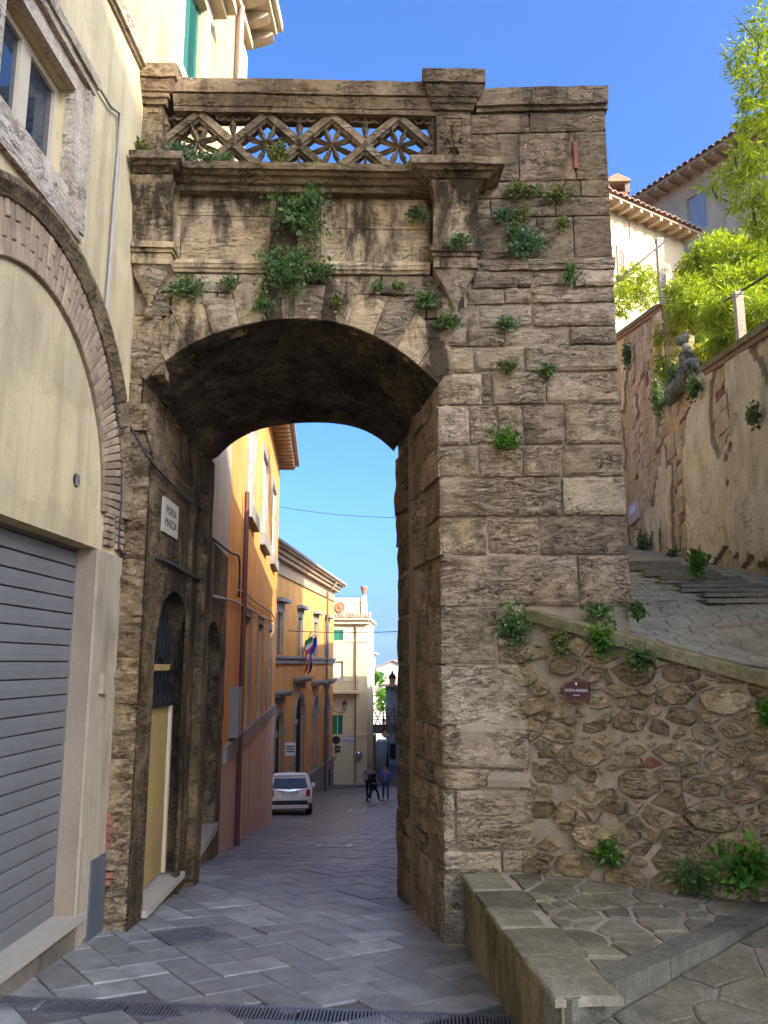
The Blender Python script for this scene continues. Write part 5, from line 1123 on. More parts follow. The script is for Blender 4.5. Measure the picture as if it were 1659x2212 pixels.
b = MB(); b.fbox(YB, g2[0], g2[1], g2[2], g2[3], -0.13, -0.1); b.build('walled_window', m_plaster('pale_infill', (0.58, 0.52, 0.42), 0.3, (0.4, 0.33, 0.22), 0.4), yb)
for g in (g1, g2, g3):
    b = MB(); w = 0.28; b.fbox(YB, g[0] - w, g[0], g[2] - w, g[3] + w, -0.02, 0.03); b.fbox(YB, g[1], g[1] + w, g[2] - w, g[3] + w, -0.02, 0.03); b.fbox(YB, g[0], g[1], g[3], g[3] + w, -0.02, 0.03); b.fbox(YB, g[0], g[1], g[2] - w, g[2], -0.02, 0.03); b.build('surround', M['yellow'], yb)
for yy in (1385, 1588): z = hy(750, yy)[1]; b = MB(); b.fbox(YB, -1, yr + 0.03, z - 0.06, z + 0.06, -0.02, 0.06); b.build('band', M['yellow'], yb)
ye = hy(802, 1340)[0]; b = MB(); b.fbox(YB, -1, ye - 0.2, zroof - 0.5, zroof - 0.2, -8, 0.3); b.fbox(YB, -1, ye, zroof - 0.2, zroof - 0.05, -8, 0.5); b.build('eaves', M['yellow'], yb)
for k in range(24):
    a = ye - 0.12 - k * 0.21
    b = MB(); P = [(math.cos(t) * 0.1, math.sin(t) * 0.1) for t in np.linspace(0, math.pi, 6)]
    b.v = [tuple(YB.p(a + x, zroof - 0.05 + z + (0.38 if c < 0 else 0), c)) for c in (0.55, -0.3) for x, z in P]; b.f = [(i, i + 1, 7 + i, 6 + i) for i in range(5)] + [tuple(range(6))]; b.build('roof_tile', M['pant'], yb, fix=False)
ap = hy(769, 1400)[0]; b = MB(); b.tube([YB.p(ap, zroof - 0.4, 0.1), YB.p(ap, hy(769, 1690)[1], 0.1)], 0.06, 6); b.build('downpipe', m_plain('brown_downpipe', (0.23, 0.13, 0.08), 0.5), yb)
zb = hy(740, 1491)[1]; ab = hy(778, 1490)[0]; b = MB(); b.fbox(YB, -1, ab, zb - 0.22, zb, 0, 0.8); o = b.build('balcony', M['yellow'], yb)
b = MB(); zt = hy(740, 1471)[1]
b.fbox(YB, -1, ab, zt - 0.03, zt, 0.74, 0.77); b.fbox(YB, -1, ab, zb + 0.06, zb + 0.09, 0.74, 0.77)
k = 3.0
while k < ab: b.tube([YB.p(k + 0.05 * math.sin(t * 6.28), zb + 0.08 + (zt - zb - 0.1) * t, 0.755) for t in (0, 0.25, 0.5, 0.75, 1)], 0.012, 4); b.tube([YB.p(k - 0.05 * math.sin(t * 6.28), zb + 0.08 + (zt - zb - 0.1) * t, 0.755) for t in (0, 0.25, 0.5, 0.75, 1)], 0.012, 4); k += 0.17
b.build('railing', m_plain('ochre_iron', (0.3, 0.2, 0.1), 0.6), o)
b = MB(); zt = hy(750, 1287)[1]
b.fbox(YB, -1, yat, zt, zt + 0.03, -0.4, -0.37)
for k in range(40): b.fbox(YB, yat - 0.1 - k * 0.12, yat - 0.085 - k * 0.12, zat, zt, -0.395, -0.375)
b.build('roof_railing', m_plain('blue_grey_iron', (0.1, 0.14, 0.2), 0.5), yb)
md = hy(733.5, 1311); b = MB(); b.lathe([(0.36, 0), (0.4, 0.05), (0.34, 0.07), (0.3, 0.04), (0.16, 0.06), (0.1, 0.1), (0.02, 0.11)], YB.p(md[0], md[1], -0.2), 20, (0, -1, 0)); b.build('medallion', m_plain('terracotta', (0.42, 0.16, 0.07), 0.8), yb)
ur = hy(785.5, 1287); urn = MB(); urn.lathe([(0.2, 0), (0.2, 0.06), (0.1, 0.12), (0.13, 0.2), (0.2, 0.4), (0.25, 0.6), (0.31, 0.76), (0.2, 0.72), (0.1, 0.7)], YB.p(ur[0], ur[1], -0.4), 14); tag(urn.build('terracotta_urn', bpy.data.materials['terracotta'], None, True), 'terracotta urn on the corner pillar of the yellow house', 'urn')
ns = hw(741.6, 767.6, 1592, 1605); b = MB(); b.fbox(YB, ns[0], ns[1], ns[2], ns[3], 0.0, 0.05); sgn = tag(b.build('street_sign', m_plain('white_marble_sign', (0.62, 0.64, 0.68), 0.5)), 'white marble street-name sign on the yellow house', 'sign')
text_mesh('VIA', 0.16, YB, (ns[0] + ns[1]) / 2, ns[3] - 0.13, 0.052, 0.002, 'lettering', M['letter'], sgn)
b = MB()
for k in range(9): b.fbox(YB, ns[0] + 0.08 + k * 0.085, ns[0] + 0.14 + k * 0.085, ns[2] + 0.12, ns[2] + 0.19, 0.051, 0.054)
b.build('worn_lettering', M['letter'], sgn)
mr = hy(773.6, 1630); t = thing('traffic_mirror', 'round convex traffic mirror on the yellow house downpipe', 'mirror'); b = MB(); b.lathe([(0.33, 0), (0.34, 0.05), (0.30, 0.06)], YB.p(mr[0], mr[1], 0.2), 20, (0, -1, 0)); b.build('rim', m_plain('dull_rim', (0.3, 0.25, 0.2), 0.5), t)
b = MB(); b.lathe([(0.30, 0), (0.2, 0.03), (0.1, 0.045), (0.01, 0.05)], YB.p(mr[0], mr[1], 0.255), 20, (0, -1, 0)); b.build('mirror_glass', m_plain('mirror_face', (0.7, 0.7, 0.7), 0.08, 1.0), t, True)
# signs on the corner of the palace, seen from behind
sp0 = aty(726, 1599, 60.3); t = thing('round_sign', 'round traffic sign seen from behind at the palace corner', 'sign'); b = MB(); b.lathe([(0.29, 0), (0.29, 0.02)], sp0, 20, (0, -1, 0)); b.build('disc', m_plain('sign_back', (0.03, 0.035, 0.05), 0.5), t); b = MB(); b.tube([sp0 + Vector((0, 0, 0.2)), sp0 + Vector((0, 0, -1.3)), sp0 + Vector((-0.6, 0, -1.3))], 0.03, 6); b.build('bracket', M['iron'], t)
t = thing('direction_signs', 'two brown direction arrows under the round sign', 'sign')
for k in (0, 1): b = MB(); q = sp0 + Vector((0.0, -0.03, -0.48 - 0.26 * k)); b.box((q.x - 0.3, q.y - 0.02, q.z - 0.11), (q.x + 0.32, q.y, q.z + 0.11)); o = b.build('arrow_plate', m_plain('brown_sign_%d' % k, (0.09, 0.035, 0.025), 0.5), t); b = MB(); b.box((q.x - 0.24, q.y - 0.025, q.z - 0.07), (q.x - 0.1, q.y - 0.0201, q.z + 0.07)); b.build('symbol', M['white'], o)
# lanterns
def lantern(p, s, wallp, label):
    t = thing('wall_lantern', label, 'lantern', 'wall lanterns along the street'); n = 6
    b = MB(); b.lathe([(0.05 * s, 0), (0.11 * s, 0.03 * s)], p, n); b.lathe([(0.24 * s, 0.47 * s), (0.22 * s, 0.52 * s), (0.16 * s, 0.64 * s), (0.07 * s, 0.72 * s), (0.06 * s, 0.78 * s), (0.02 * s, 0.86 * s)], p, n)
    for k in range(n): a = 2 * math.pi * k / n; b.tube([p + Vector((0.11 * s * math.cos(a), 0.11 * s * math.sin(a), 0.03 * s)), p + Vector((0.2 * s * math.cos(a), 0.2 * s * math.sin(a), 0.47 * s))], 0.012 * s, 4)
    b.build('frame', M['iron'], t); b = MB(); b.lathe([(0.10 * s, 0.04 * s), (0.19 * s, 0.465 * s)], p, n); b.build('glass', m_plain('frosted_glass', (0.55, 0.5, 0.38), 0.3) if 'frosted_glass' not in bpy.data.materials else bpy.data.materials['frosted_glass'], t)
    b = MB(); b.tube([wallp, (wallp + p) / 2 + Vector((0, 0, -0.12 * s)), p + Vector((0, 0, -0.1 * s)), p], 0.022 * s, 6); b.tube([wallp, wallp + Vector((0, 0, 0.3 * s))], 0.02 * s, 6); b.build('bracket', M['iron'], t)
lp = aty(744.5, 1536, 62.9); lantern(lp, 1.0, lp + Vector((-0.9, 0.6, -0.02)), 'iron lantern hanging in front of the yellow house')
lp = aty(847.5, 1486, 31); lantern(lp, 0.72, lp + Vector((0.42, 0.0, -0.25)), 'iron lantern on the wall just beyond the gate pier')
lp = aty(829, 1567, 71); lantern(lp, 0.8, lp + Vector((0.05, 0.9, -0.2)), 'small iron lantern beyond the footbridge')
# footbridge, steps and houses further down
fb = thing('iron_footbridge', 'rusty iron footbridge with crossed braces at the end of the street', 'bridge'); FB = Fr((0, 72, 0), (1, 0, 0), (0, -1, 0))
def hf(x, y): return FB.hit(x, y)
aL_, zd = hf(795, 1578); aR_ = hf(868, 1578)[0]; zr_ = hf(820, 1537)[1]; M['rust'] = m_plain('rusty_iron', (0.075, 0.045, 0.035), 0.8)
b = MB(); b.fbox(FB, aL_, aR_, zd - 0.25, zd + 0.1, -1.5, 0); b.fbox(FB, aL_, aR_, zd + 0.1, zd + 0.5, -0.1, -0.02); b.build('deck', m_plain('dull_steel', (0.12, 0.12, 0.11), 0.6), fb)
for k, xx in enumerate((804, 828, 852)): a, zt = hf(xx, 1512 + 6 * k); b = MB(); b.tube([FB.p(a, zd - 0.2, 0), FB.p(a, zt, 0)], 0.06, 6); b.build('post', M['rust'], fb)
for x0, x1 in ((804, 828), (828, 852)):
    for s in (0, 1): p, q = hf(x0, 0)[0], hf(x1, 0)[0]; b = MB(); b.tube([FB.p(hf(x0, 1540)[0], zd if s else zr_ + 0.4, 0.02), FB.p(hf(x1, 1540)[0], zr_ + 0.4 if s else zd, 0.02)], 0.035, 5); b.build('brace', M['rust'], fb)
for k in range(6): z = zd + 0.35 + k * (zr_ - zd - 0.2) / 5; b = MB(); b.tube([FB.p(aL_, z, 0), FB.p(aR_, z, 0)], 0.028, 5); b.build('rail', M['rust'], fb)
st = thing('stone_stairs', 'stone stairs climbing under the footbridge', 'stairs'); S0 = aty(822, 1657, 76)
for k in range(12): b = MB(); b.box((S0.x - 0.55, 76 + 0.3 * k, S0.z - 1), (S0.x + 0.5, 82, S0.z + 0.17 * k)); b.build('step', m_plaster('grey_step', (0.3, 0.27, 0.22), 0.3) if k == 0 else bpy.data.materials['grey_step'], st)
def farhouse(name, label, x0, x1, ytop, Y, depth, mat, gable=0.0, wins=(), roof=True):
    t = thing(name, label, 'house'); p, q = aty(x0, ytop, Y), aty(x1, ytop, Y); z1 = p.z; b = MB(); b.box((p.x, Y, -14), (q.x, Y + depth, z1)); F_ = Fr((0, Y, 0), (1, 0, 0), (0, -1, 0))
    m = (p.x + q.x) / 2
    if gable: b.prism([(p.x, Y, z1), (q.x, Y, z1), (m, Y, z1 + gable)], (0, depth, 0))
    b.build('wall', mat, t)
    b = MB(); e = 0.5
    if gable:
        for s in (p.x - e, q.x + e): b.add([(s, Y - e, z1 - 0.25), (m, Y - e, z1 + gable + 0.12), (m, Y + depth, z1 + gable + 0.12), (s, Y + depth, z1 - 0.25), (s, Y - e, z1 - 0.05), (m, Y - e, z1 + gable + 0.32), (m, Y + depth, z1 + gable + 0.32), (s, Y + depth, z1 - 0.05)], [(0, 1, 2, 3), (4, 5, 6, 7), (0, 1, 5, 4), (0, 3, 7, 4)])
    else: b.box((p.x - e, Y - e, z1), (q.x + e, Y + depth, z1 + 0.18))
    if roof: b.build('roof', M['pant'], t)
    for (wx0, wx1, wy0_, wy1_) in wins: a, z_1 = F_.hit(wx0, wy0_); c, z_0 = F_.hit(wx1, wy1_); w = MB(); w.fbox(F_, a, c, z_0, z_1, -0.05, 0.03); w.build('window', M['dark'], t)
M['farcream'] = m_plaster('far_cream', (0.62, 0.53, 0.36), 0.1); M['farpink'] = m_plaster('far_pink', (0.5, 0.37, 0.28), 0.1); M['farstone'] = m_plaster('far_grey_stone', (0.28, 0.23, 0.18), 0.3)
farhouse('gabled_house', 'cream gabled house with tiled roof far down the street', 792, 905, 1452, 150, 20, M['farcream'], 1.9, [(822, 826, 1512, 1528), (836, 841, 1500, 1512)])
farhouse('pink_house', 'small pinkish house below the gabled one', 785, 813, 1492, 110, 10, M['farpink'], 0.0, [(800, 806, 1500, 1509)])
farhouse('brick_house', 'dark masonry house right of the footbridge', 833, 905, 1483, 84, 10, M['farstone'], 0.0, [(842, 855, 1606, 1640)])
farhouse('eaves_house', 'cream house with overhanging roof just behind the yellow house', 770, 799, 1412, 95, 12, M['farcream'], 0.0)
wl_ = MB(); q0, q1 = aty(790, 1585, 77), aty(813, 1585, 77); wl_.box((q0.x, 74.5, -9), (q1.x, 77, q0.z)); tag(wl_.build('grey_wall', M['farstone']), 'dark masonry wall left of the stone stairs', 'wall')
sw = thing('sandwich_board', 'narrow orange notice board leaning by the palace wall', 'board'); q = gpoint(684, 1712, -6); b = MB(); b.box((q.x - 0.02, q.y - 0.25, q.z + 0.5), (q.x + 0.03, q.y + 0.35, q.z + 1.75)); b.build('panel', m_plain('orange_panel', (0.5, 0.28, 0.12), 0.6), sw); b = MB(); b.tube([q + Vector((0.1, -0.3, 0)), q + Vector((0, -0.1, 1.75))], 0.02, 5); b.tube([q + Vector((0.1, 0.3, 0)), q + Vector((0, 0.2, 1.75))], 0.02, 5); b.build('stand', M['iron'], sw)
t = thing('notice_sign', 'white notice sign beside the palace portal', 'sign'); q = aty(627, 1618, 40.5); b = MB(); b.box((q.x - 0.24, q.y, q.z - 0.3), (q.x + 0.24, q.y + 0.03, q.z + 0.3)); b.build('panel', M['white'], t)
b = MB()
for k in range(3): b.box((q.x - 0.2, q.y - 0.004, q.z - 0.15 + 0.12 * k), (q.x + 0.2, q.y - 0.001, q.z - 0.09 + 0.12 * k))
b.build('text_line', M['letter'], t); b = MB(); b.tube([q + Vector((0, 0.04, 0)), Vector((q.x, q.y + 0.04, zg(q.x, q.y)))], 0.03, 6); b.build('post', M['pipe'], t)
t = thing('diamond_sign', 'yellow diamond priority sign under the footbridge', 'sign'); q = aty(831, 1587, 71.5); b = MB(); b.prism([q + Vector((x, 0, z)) for x, z in ((0, 0.3), (0.3, 0), (0, -0.3), (-0.3, 0))], (0, 0.03, 0)); b.build('border', M['white'], t); b = MB(); b.prism([q + Vector((x, -0.012, z)) for x, z in ((0, 0.21), (0.21, 0), (0, -0.21), (-0.21, 0))], (0, 0.01, 0)); b.build('face', m_plain('sign_yellow', (0.6, 0.38, 0.05), 0.5), t)
# wires across the street
cable('street_wire', sag(aty(598, 1361, 44), aty(900, 1362, 44), 14, 0.12), 0.02, M['cable'], 'pair of wires strung across the street below the yellow house roof')
cable('street_wire', sag(aty(606, 1095, 27.5), aty(880, 1118, 27.5), 12, 0.1), 0.009, M['cable'], 'thin wire crossing the sky inside the arch')
# iron covers in the road
for (x, y, w, l, lab) in ((722, 1827, 0.55, 0.7, 'pale framed manhole cover in the middle of the road'), (770, 1751, 0.6, 1.2, 'second pale manhole cover further down the road'), (790, 1782, 0.8, 0.6, 'slotted drain cover right of the road centre')):
    q = gpoint(x, y, -2.5); t = thing('manhole_cover', lab, 'manhole cover', 'iron covers set in the road')
    def Q(dx, dy, h): return (q.x + dx, q.y + dy, zg(q.x + dx, q.y + dy) + h)
    b = MB(); b.add([Q(-w / 2, -l / 2, 0.006), Q(w / 2, -l / 2, 0.006), Q(w / 2, l / 2, 0.006), Q(-w / 2, l / 2, 0.006)], [(0, 1, 2, 3)]); b.build('plate', M['slab'], t, fix=False)
    b = MB()
    for s in (-1, 1): b.add([Q(s * w / 2 - 0.04, -l / 2, 0.012), Q(s * w / 2 + 0.04, -l / 2, 0.012), Q(s * w / 2 + 0.04, l / 2, 0.012), Q(s * w / 2 - 0.04, l / 2, 0.012)], [(0, 1, 2, 3)])
    b.add([Q(-w / 2, -l / 2 - 0.03, 0.011), Q(w / 2, -l / 2 - 0.03, 0.011), Q(w / 2, -l / 2 + 0.03, 0.011), Q(-w / 2, -l / 2 + 0.03, 0.011)], [(0, 1, 2, 3)]); b.build('frame', m_plain('worn_steel', (0.32, 0.32, 0.3), 0.3, 0.7) if 'worn_steel' not in bpy.data.materials else bpy.data.materials['worn_steel'], t, fix=False)
q = gpoint(410, 2022); t = thing('manhole_cover', 'worn square iron cover near the garage wall', 'manhole cover', 'iron covers set in the road'); b = MB(); m = place_slab(q.x, q.y, 0, 0)
b.add([m @ Vector((x, y, z)) for z in (0.0, 0.008) for x, y in ((-0.26, -0.2), (0.26, -0.2), (0.26, 0.2), (-0.26, 0.2))], [(4, 5, 6, 7), (0, 1, 5, 4), (1, 2, 6, 5), (2, 3, 7, 6), (3, 0, 4, 7)]); b.build('frame', M['castiron'], t)
b = MB()
for i in range(9):
    for j in range(7): x, y = -0.22 + i * 0.05, -0.165 + j * 0.05; b.add([m @ Vector((x + dx, y + dy, z)) for z in (0.008, 0.013) for dx, dy in ((0, 0), (0.03, 0), (0.03, 0.03), (0, 0.03))], [(4, 5, 6, 7), (0, 1, 5, 4), (1, 2, 6, 5), (2, 3, 7, 6), (3, 0, 4, 7)])
b.build('studs', M['castiron'], t, fix=False)
# ------------------------------------------------------------------ right background: garden wall, terrace, houses
rwA = Vector((4.988, 12.03, 0)); rwB = Vector((5.805, 21.91, 0)); RW = Fr(rwB, rwA - rwB); RW = Fr(rwB, RW.u, (RW.u.y, -RW.u.x, 0))
hr = lambda x, y, c=0.0: RW.hit(x, y, c)
def interp(pts, a): return float(np.interp(a, [p[0] for p in pts], [p[1] for p in pts]))
e1, e2 = hr(1480, 833), hr(1659, 716); tslope = (e2[1] - e1[1]) / (e2[0] - e1[0])
ax0 = hr(1440, 760)[0]; tl0, tl1 = hr(1335, 730), hr(1430, 665); ts2 = (tl1[1] - tl0[1]) / (tl1[0] - tl0[0])
def rtop(a): return e1[1] + tslope * (a - e1[0]) if a > ax0 else tl1[1] + ts2 * (a - tl1[0])
gw = thing('garden_wall', 'tall patched garden wall of stone, brick and flaking plaster beside the ramp', 'wall')
b = MB(); att = []; cols_ = [x for x in np.arange(-4, ax0, 0.085)] + [ax0 - 0.004, ax0 + 0.004] + [x for x in np.arange(ax0 + 0.08, 19, 0.085)]; nj = 56
def pmask(a, z): return 0.47 + 2.3 * fbm((a * 0.42, z * 0.55, 3.3), 1.0, 5) + 0.12 * (a > 5.5) - 0.18 * (a < 3.2) - 0.25 * max(0, 3.4 + 0.0 * a - (z - interp([(-4, 1.8), (9.9, -0.2)], a)))
for a in cols_:
    p_ = RW.p(a, 0); zb_ = zr(max(p_.x, 2.0), p_.y) - 0.4; zt_ = rtop(a)
    for j in range(nj + 1):
        z = zb_ + (zt_ - zb_) * j / nj; m = pmask(a, z); f = max(0, min(1, (m - 0.44) / 0.05)); q = RW.p(a, z)
        h = 0.06 * f + 0.08 * fbm(q, 0.9, 3) + (1 - f) * 0.03 * fbm(q, 5, 3); att.append(f); b.v.append(tuple(RW.p(a, z, h)))
n = nj + 1; b.f = [(i * n + j, (i + 1) * n + j, (i + 1) * n + j + 1, i * n + j + 1) for i in range(len(cols_) - 1) for j in range(nj)]
def m_gwall():
    t = NT('flaking_plaster_wall'); f = t.n('ShaderNodeAttribute', attribute_name='plaster').outputs['Fac']
    n1 = t.noise(1.6, 6, 0.65); n2 = t.noise(7, 6, 0.7)
    pl_ = t.ramp(n1, [(0.3, (0.52, 0.38, 0.19)), (0.55, (0.70, 0.54, 0.30)), (0.72, (0.76, 0.62, 0.39))]); st_ = t.ramp(n2, [(0.3, (0.30, 0.19, 0.085)), (0.5, (0.52, 0.37, 0.18)), (0.7, (0.64, 0.48, 0.27))])
    c = t.mix(f, st_, pl_); c = t.hsv(c, val=t.ramp(t.noise(30, 9, 0.8), [(0.3, 0.5), (0.48, 0.95), (0.7, 1.3)])); ed = t.ramp(t.math('ABSOLUTE', t.math('SUBTRACT', f, 0.5)), [(0.3, 1.0), (0.5, 0.0)]); c = t.mix(t.math('MULTIPLY', ed, 0.7), c, (0.09, 0.06, 0.03)); ck = t.math('MULTIPLY', t.ramp(t.math('ABSOLUTE', t.math('SUBTRACT', t.noise(1.1, 7, 0.65, None, 0.6), 0.5)), [(0.002, 1.0), (0.012, 0.0)]), t.ramp(t.noise(0.5, 2), [(0.45, 0.0), (0.55, 1.0)])); c = t.mix(t.math('MULTIPLY', ck, 0.8), c, (0.08, 0.055, 0.03)); d = t.ramp(t.noise(0.8, 6, 0.66, t.map((1.4, 1.4, 0.5))), [(0.5, 0.0), (0.68, 1.0)]); c = t.mix(t.math('MULTIPLY', d, 0.45), c, (0.2, 0.165, 0.075))
    h = t.math('ADD', n2, t.math('MULTIPLY', t.noise(34, 5, 0.7), 0.5)); return t.out(c, 0.92, t.bump(h, 0.8, 0.03), spec=0.15)
M['gwall'] = m_gwall(); gwo = b.build('wall_face', M['gwall'], gw, fix=False); at_ = gwo.data.attributes.new('plaster', 'FLOAT', 'POINT'); at_.data.foreach_set('value', att)
cnt = 0; a = 0.1
while a < 13:                                                    # exposed blocks and bricks where the plaster has gone
    p_ = RW.p(a, 0); z = zr(max(p_.x, 2), p_.y) + 0.1; w = rnd.uniform(0.3, 0.62)
    while z < rtop(a + w / 2) - 0.25:
        h = rnd.uniform(0.2, 0.36)
        if pmask(a + w / 2, z + h / 2) < 0.40 and cnt < 240 and rnd.random() < 0.8:
            br = rnd.random() < 0.14
            if br: block(RW, a, a + w * 0.8, z, z + 0.085, M['redbrick'], gw, 'brick', depth=0.1, rough=0.008, res=0.12, out=0.028, wear=0.012); z += 0.1; cnt += 1; continue
            block(RW, a + rnd.uniform(-0.03, 0.03), a + w + rnd.uniform(-0.05, 0.02), z, z + h, M.setdefault('ochrestone', m_stone('ochre_stone', (0.28, 0.195, 0.10), (0.46, 0.335, 0.185), (0.58, 0.45, 0.265), 0.4, 0.4, 1.5, stain=0.2, bumpd=0.012)), gw, depth=0.12, rough=0.012, res=0.16, out=rnd.uniform(0.012, 0.04), wear=0.016); cnt += 1
        z += h
    a += w
def cop_run(a0, a1, nm):
    k = a0
    while k < a1 - 0.2:
        l = min(0.9, a1 - k); b = MB(); b.add([RW.p(x, rtop(x) + dz, c) for x in (k + 0.004, k + l - 0.004) for dz, c in ((-0.02, 0.14), (0.07, 0.16), (0.09, -0.4), (-0.02, -0.4))], [(i, (i + 1) % 4, 4 + (i + 1) % 4, 4 + i) for i in range(4)] + [(0, 1, 2, 3), (4, 5, 6, 7)]); b.build('coping_stone', M['coping'], gw)
        b = MB(); b.add([RW.p(x, rtop(x) + dz, c) for x in (k + 0.004, k + l - 0.004) for dz, c in ((-0.09, 0.03), (-0.09, 0.075), (-0.021, 0.1), (-0.021, 0.03))], [(i, (i + 1) % 4, 4 + (i + 1) % 4, 4 + i) for i in range(4)] + [(0, 1, 2, 3), (4, 5, 6, 7)]); b.build('brick_edge', M.setdefault('edgebrick', m_plaster('weathered_edge_brick', (0.27, 0.15, 0.085), 0.5, (0.13, 0.1, 0.06), 0.6, 0.006, 6, 60)), gw); k += l
cop_run(hr(1530, 800)[0], 18.8, 'c'); cop_run(-3.8, ax0, 'c')
b = MB(); b.add([RW.p(ax0, rtop(ax0 + 0.02), 0.02), RW.p(ax0, rtop(ax0 - 0.02), 0.02), RW.p(ax0, rtop(ax0 - 0.02), -0.6), RW.p(ax0, rtop(ax0 + 0.02), -0.6)], [(0, 1, 2, 3)]); b.build('wall_end', M['gwall'], gw)
# notice case
(na0, nz0), (na1, nz1) = hr(1366, 1126), hr(1383, 1086); nz1 = hr(1374, 1087)[1]; nz0 = hr(1374, 1129)[1]
t = thing('notice_case', 'pale notice case with a white sheet on the garden wall', 'notice'); b = MB(); b.fbox(RW, na0, na1, nz0, nz1, 0.02, 0.1); b.build('case', m_plain('pale_metal_case', (0.5, 0.43, 0.33), 0.5), t); b = MB(); b.fbox(RW, na0 + 0.25, na1 - 0.2, nz0 + (nz1 - nz0) * 0.48, nz1 - 0.08, 0.1, 0.106); b.build('sheet', m_plain('paper', (0.62, 0.66, 0.7), 0.6), t)
b = MB(); b.fbox(RW, na0 + 0.08, na1 - 0.08, nz0 + 0.06, nz1 - 0.06, 0.1, 0.103); b.build('inner_panel', m_plain('beige_panel', (0.42, 0.34, 0.26), 0.6), t)
# terrace behind the wall
b = MB(); xs_ = np.linspace(0, 30, 12); cs_ = np.arange(-8, 19.1, 0.9)
for a in cs_:
    zt = min(rtop(max(a, ax0 + 0.02)), 9.0) - 0.25
    for d in xs_: b.v.append(tuple(RW.p(a, zt + 0.05 * d, -0.35 - d)))
n = len(xs_); b.f = [(i * n + j, (i + 1) * n + j, (i + 1) * n + j + 1, i * n + j + 1) for i in range(len(cs_) - 1) for j in range(n - 1)]
tag(b.build('terrace_ground', m_plaster('garden_soil', (0.10, 0.085, 0.045), 0.5, (0.05, 0.06, 0.02), 0.5, 0.02, 2, 20), fix=False), 'garden terrace ground behind the tall wall', 'ground', kind='structure')
# pergola posts and rods
M['tufapost'] = m_stone('stone_post', (0.30, 0.24, 0.16), (0.40, 0.33, 0.23), (0.5, 0.42, 0.3), 0.2, 0.3, 2, stain=0.1, bumpd=0.008)
def post(x, ytop_, ybot, Y, w, label):
    p, q = aty(x, ytop_, Y), aty(x, ybot, Y); b = MB(); b.box((q.x - w / 2, Y - w / 2, q.z - 0.6), (q.x + w / 2, Y + w / 2, p.z - 0.06)); t = thing('pergola_post', label, 'post', 'square pergola posts on the terrace'); b.build('shaft', M['tufapost'], t); b = MB(); b.box((q.x - w * 0.58, Y - w * 0.58, p.z - 0.059), (q.x + w * 0.58, Y + w * 0.58, p.z)); b.build('cap', M['tufapost'], t); return p
pp1 = post(1432, 517, 640, 19.0, 0.155, 'square stone pergola post by the small house'); pp2 = post(1603, 632, 745, 12.9, 0.125, 'square stone pergola post nearest the right edge')
cable('pergola_rod', [aty(1444, 515, 19), aty(1330, 610, 16.5)], 0.018, M['rust'], 'rusty rod slanting down from the farther pergola post', 'rod')
cable('pergola_rod', [aty(1664, 590, 12.2), aty(1603, 628, 12.9), aty(1568, 648, 13.6)], 0.018, M['rust'], 'rusty rod crossing the top of the nearer pergola post', 'rod')
# small sunlit house with chimney
def eave_frame(x0, y0, Y0, x1, y1):
    p = aty(x0, y0, Y0); d = ray(x1, y1); q = EYE + d * ((p.z - EYE.z) / d.z); return p, q
def pantiles(fr, a0, a1, z, c0, c1, rise, parent, pitch=0.23, n=1):
    a = a0
    while a < a1:
        b = MB(); P = [(math.cos(t) * pitch * 0.46, math.sin(t) * pitch * 0.42) for t in np.linspace(0, math.pi, 6)]; j = random.uniform(-0.015, 0.02)
        b.v = [tuple(fr.p(a + x, z + zz + (rise if c == c1 else 0), c + (j if c == c0 else 0))) for c in (c0, c1) for x, zz in P]; b.v += [tuple(fr.p(a + x * 0.8, z + zz * 0.75, c0 + j)) for x, zz in P]
        b.f = [(i, i + 1, 7 + i, 6 + i) for i in range(5)] + [(i, i + 1, 13 + i, 12 + i) for i in range(5)]; b.build('roof_tile', M['pant'], parent, fix=False); a += pitch
p, q = eave_frame(1318, 452, 26, 1486, 522); H1 = Fr((p.x, p.y, 0), (q.x - p.x, q.y - p.y, 0)); H1 = Fr(H1.o, H1.u, (H1.u.y, -H1.u.x, 0)); zl = p.z; Ln = (Vector((q.x, q.y, 0)) - Vector((p.x, p.y, 0))).length
h1 = thing('small_house', 'small sunlit cream house with pantile eaves and brick chimney above the terrace', 'house')
facade(H1, -3.2, Ln - 0.25, [(5, zl, [])], m_plaster('sunny_plaster', (0.52, 0.40, 0.22), 0.15, (0.45, 0.35, 0.2), 0.3, 0.004), h1, ends=5)
Hd = Fr(H1.p(0, 0, -0.0), H1.u, H1.n)
b = MB(); b.fbox(H1, -3.3, Ln, zl - 0.02, zl + 0.05, -0.1, 0.62); b.build('eaves_board', M['soffit'], h1)
for k in range(14): b = MB(); b.fbox(H1, Ln - 0.25 - k * 0.5, Ln - 0.13 - k * 0.5, zl - 0.13, zl - 0.021, -0.05, 0.6); b.build('rafter', M['wood_frame'], h1)
pantiles(H1, -3.2, Ln, zl + 0.08, 0.7, -3.2, 1.35, h1, 0.27)
b = MB(); b.add([H1.p(-3.3, zl + 0.06, 0.66), H1.p(Ln, zl + 0.06, 0.66), H1.p(Ln, zl + 1.35, -3.2), H1.p(-3.3, zl + 1.35, -3.2)], [(0, 1, 2, 3)]); b.build('roof', M['pant'], h1)
wa, wz = H1.hit(1336, 540); wb, wz_ = H1.hit(1346, 575); b = MB(); b.fbox(H1, wa, wb, wz_ - 0.6, wz, -0.05, 0.03); b.build('shutter', m_plain('brown_shutter', (0.28, 0.15, 0.09), 0.7), h1)
b = MB(); b.fbox(H1, wa - 0.12, wa, wz_ - 0.6, wz + 0.12, -0.05, 0.05); b.fbox(H1, wb, wb + 0.12, wz_ - 0.6, wz + 0.12, -0.05, 0.05); b.fbox(H1, wa, wb, wz, wz + 0.12, -0.05, 0.05); b.build('window_surround', M['marble'], h1)
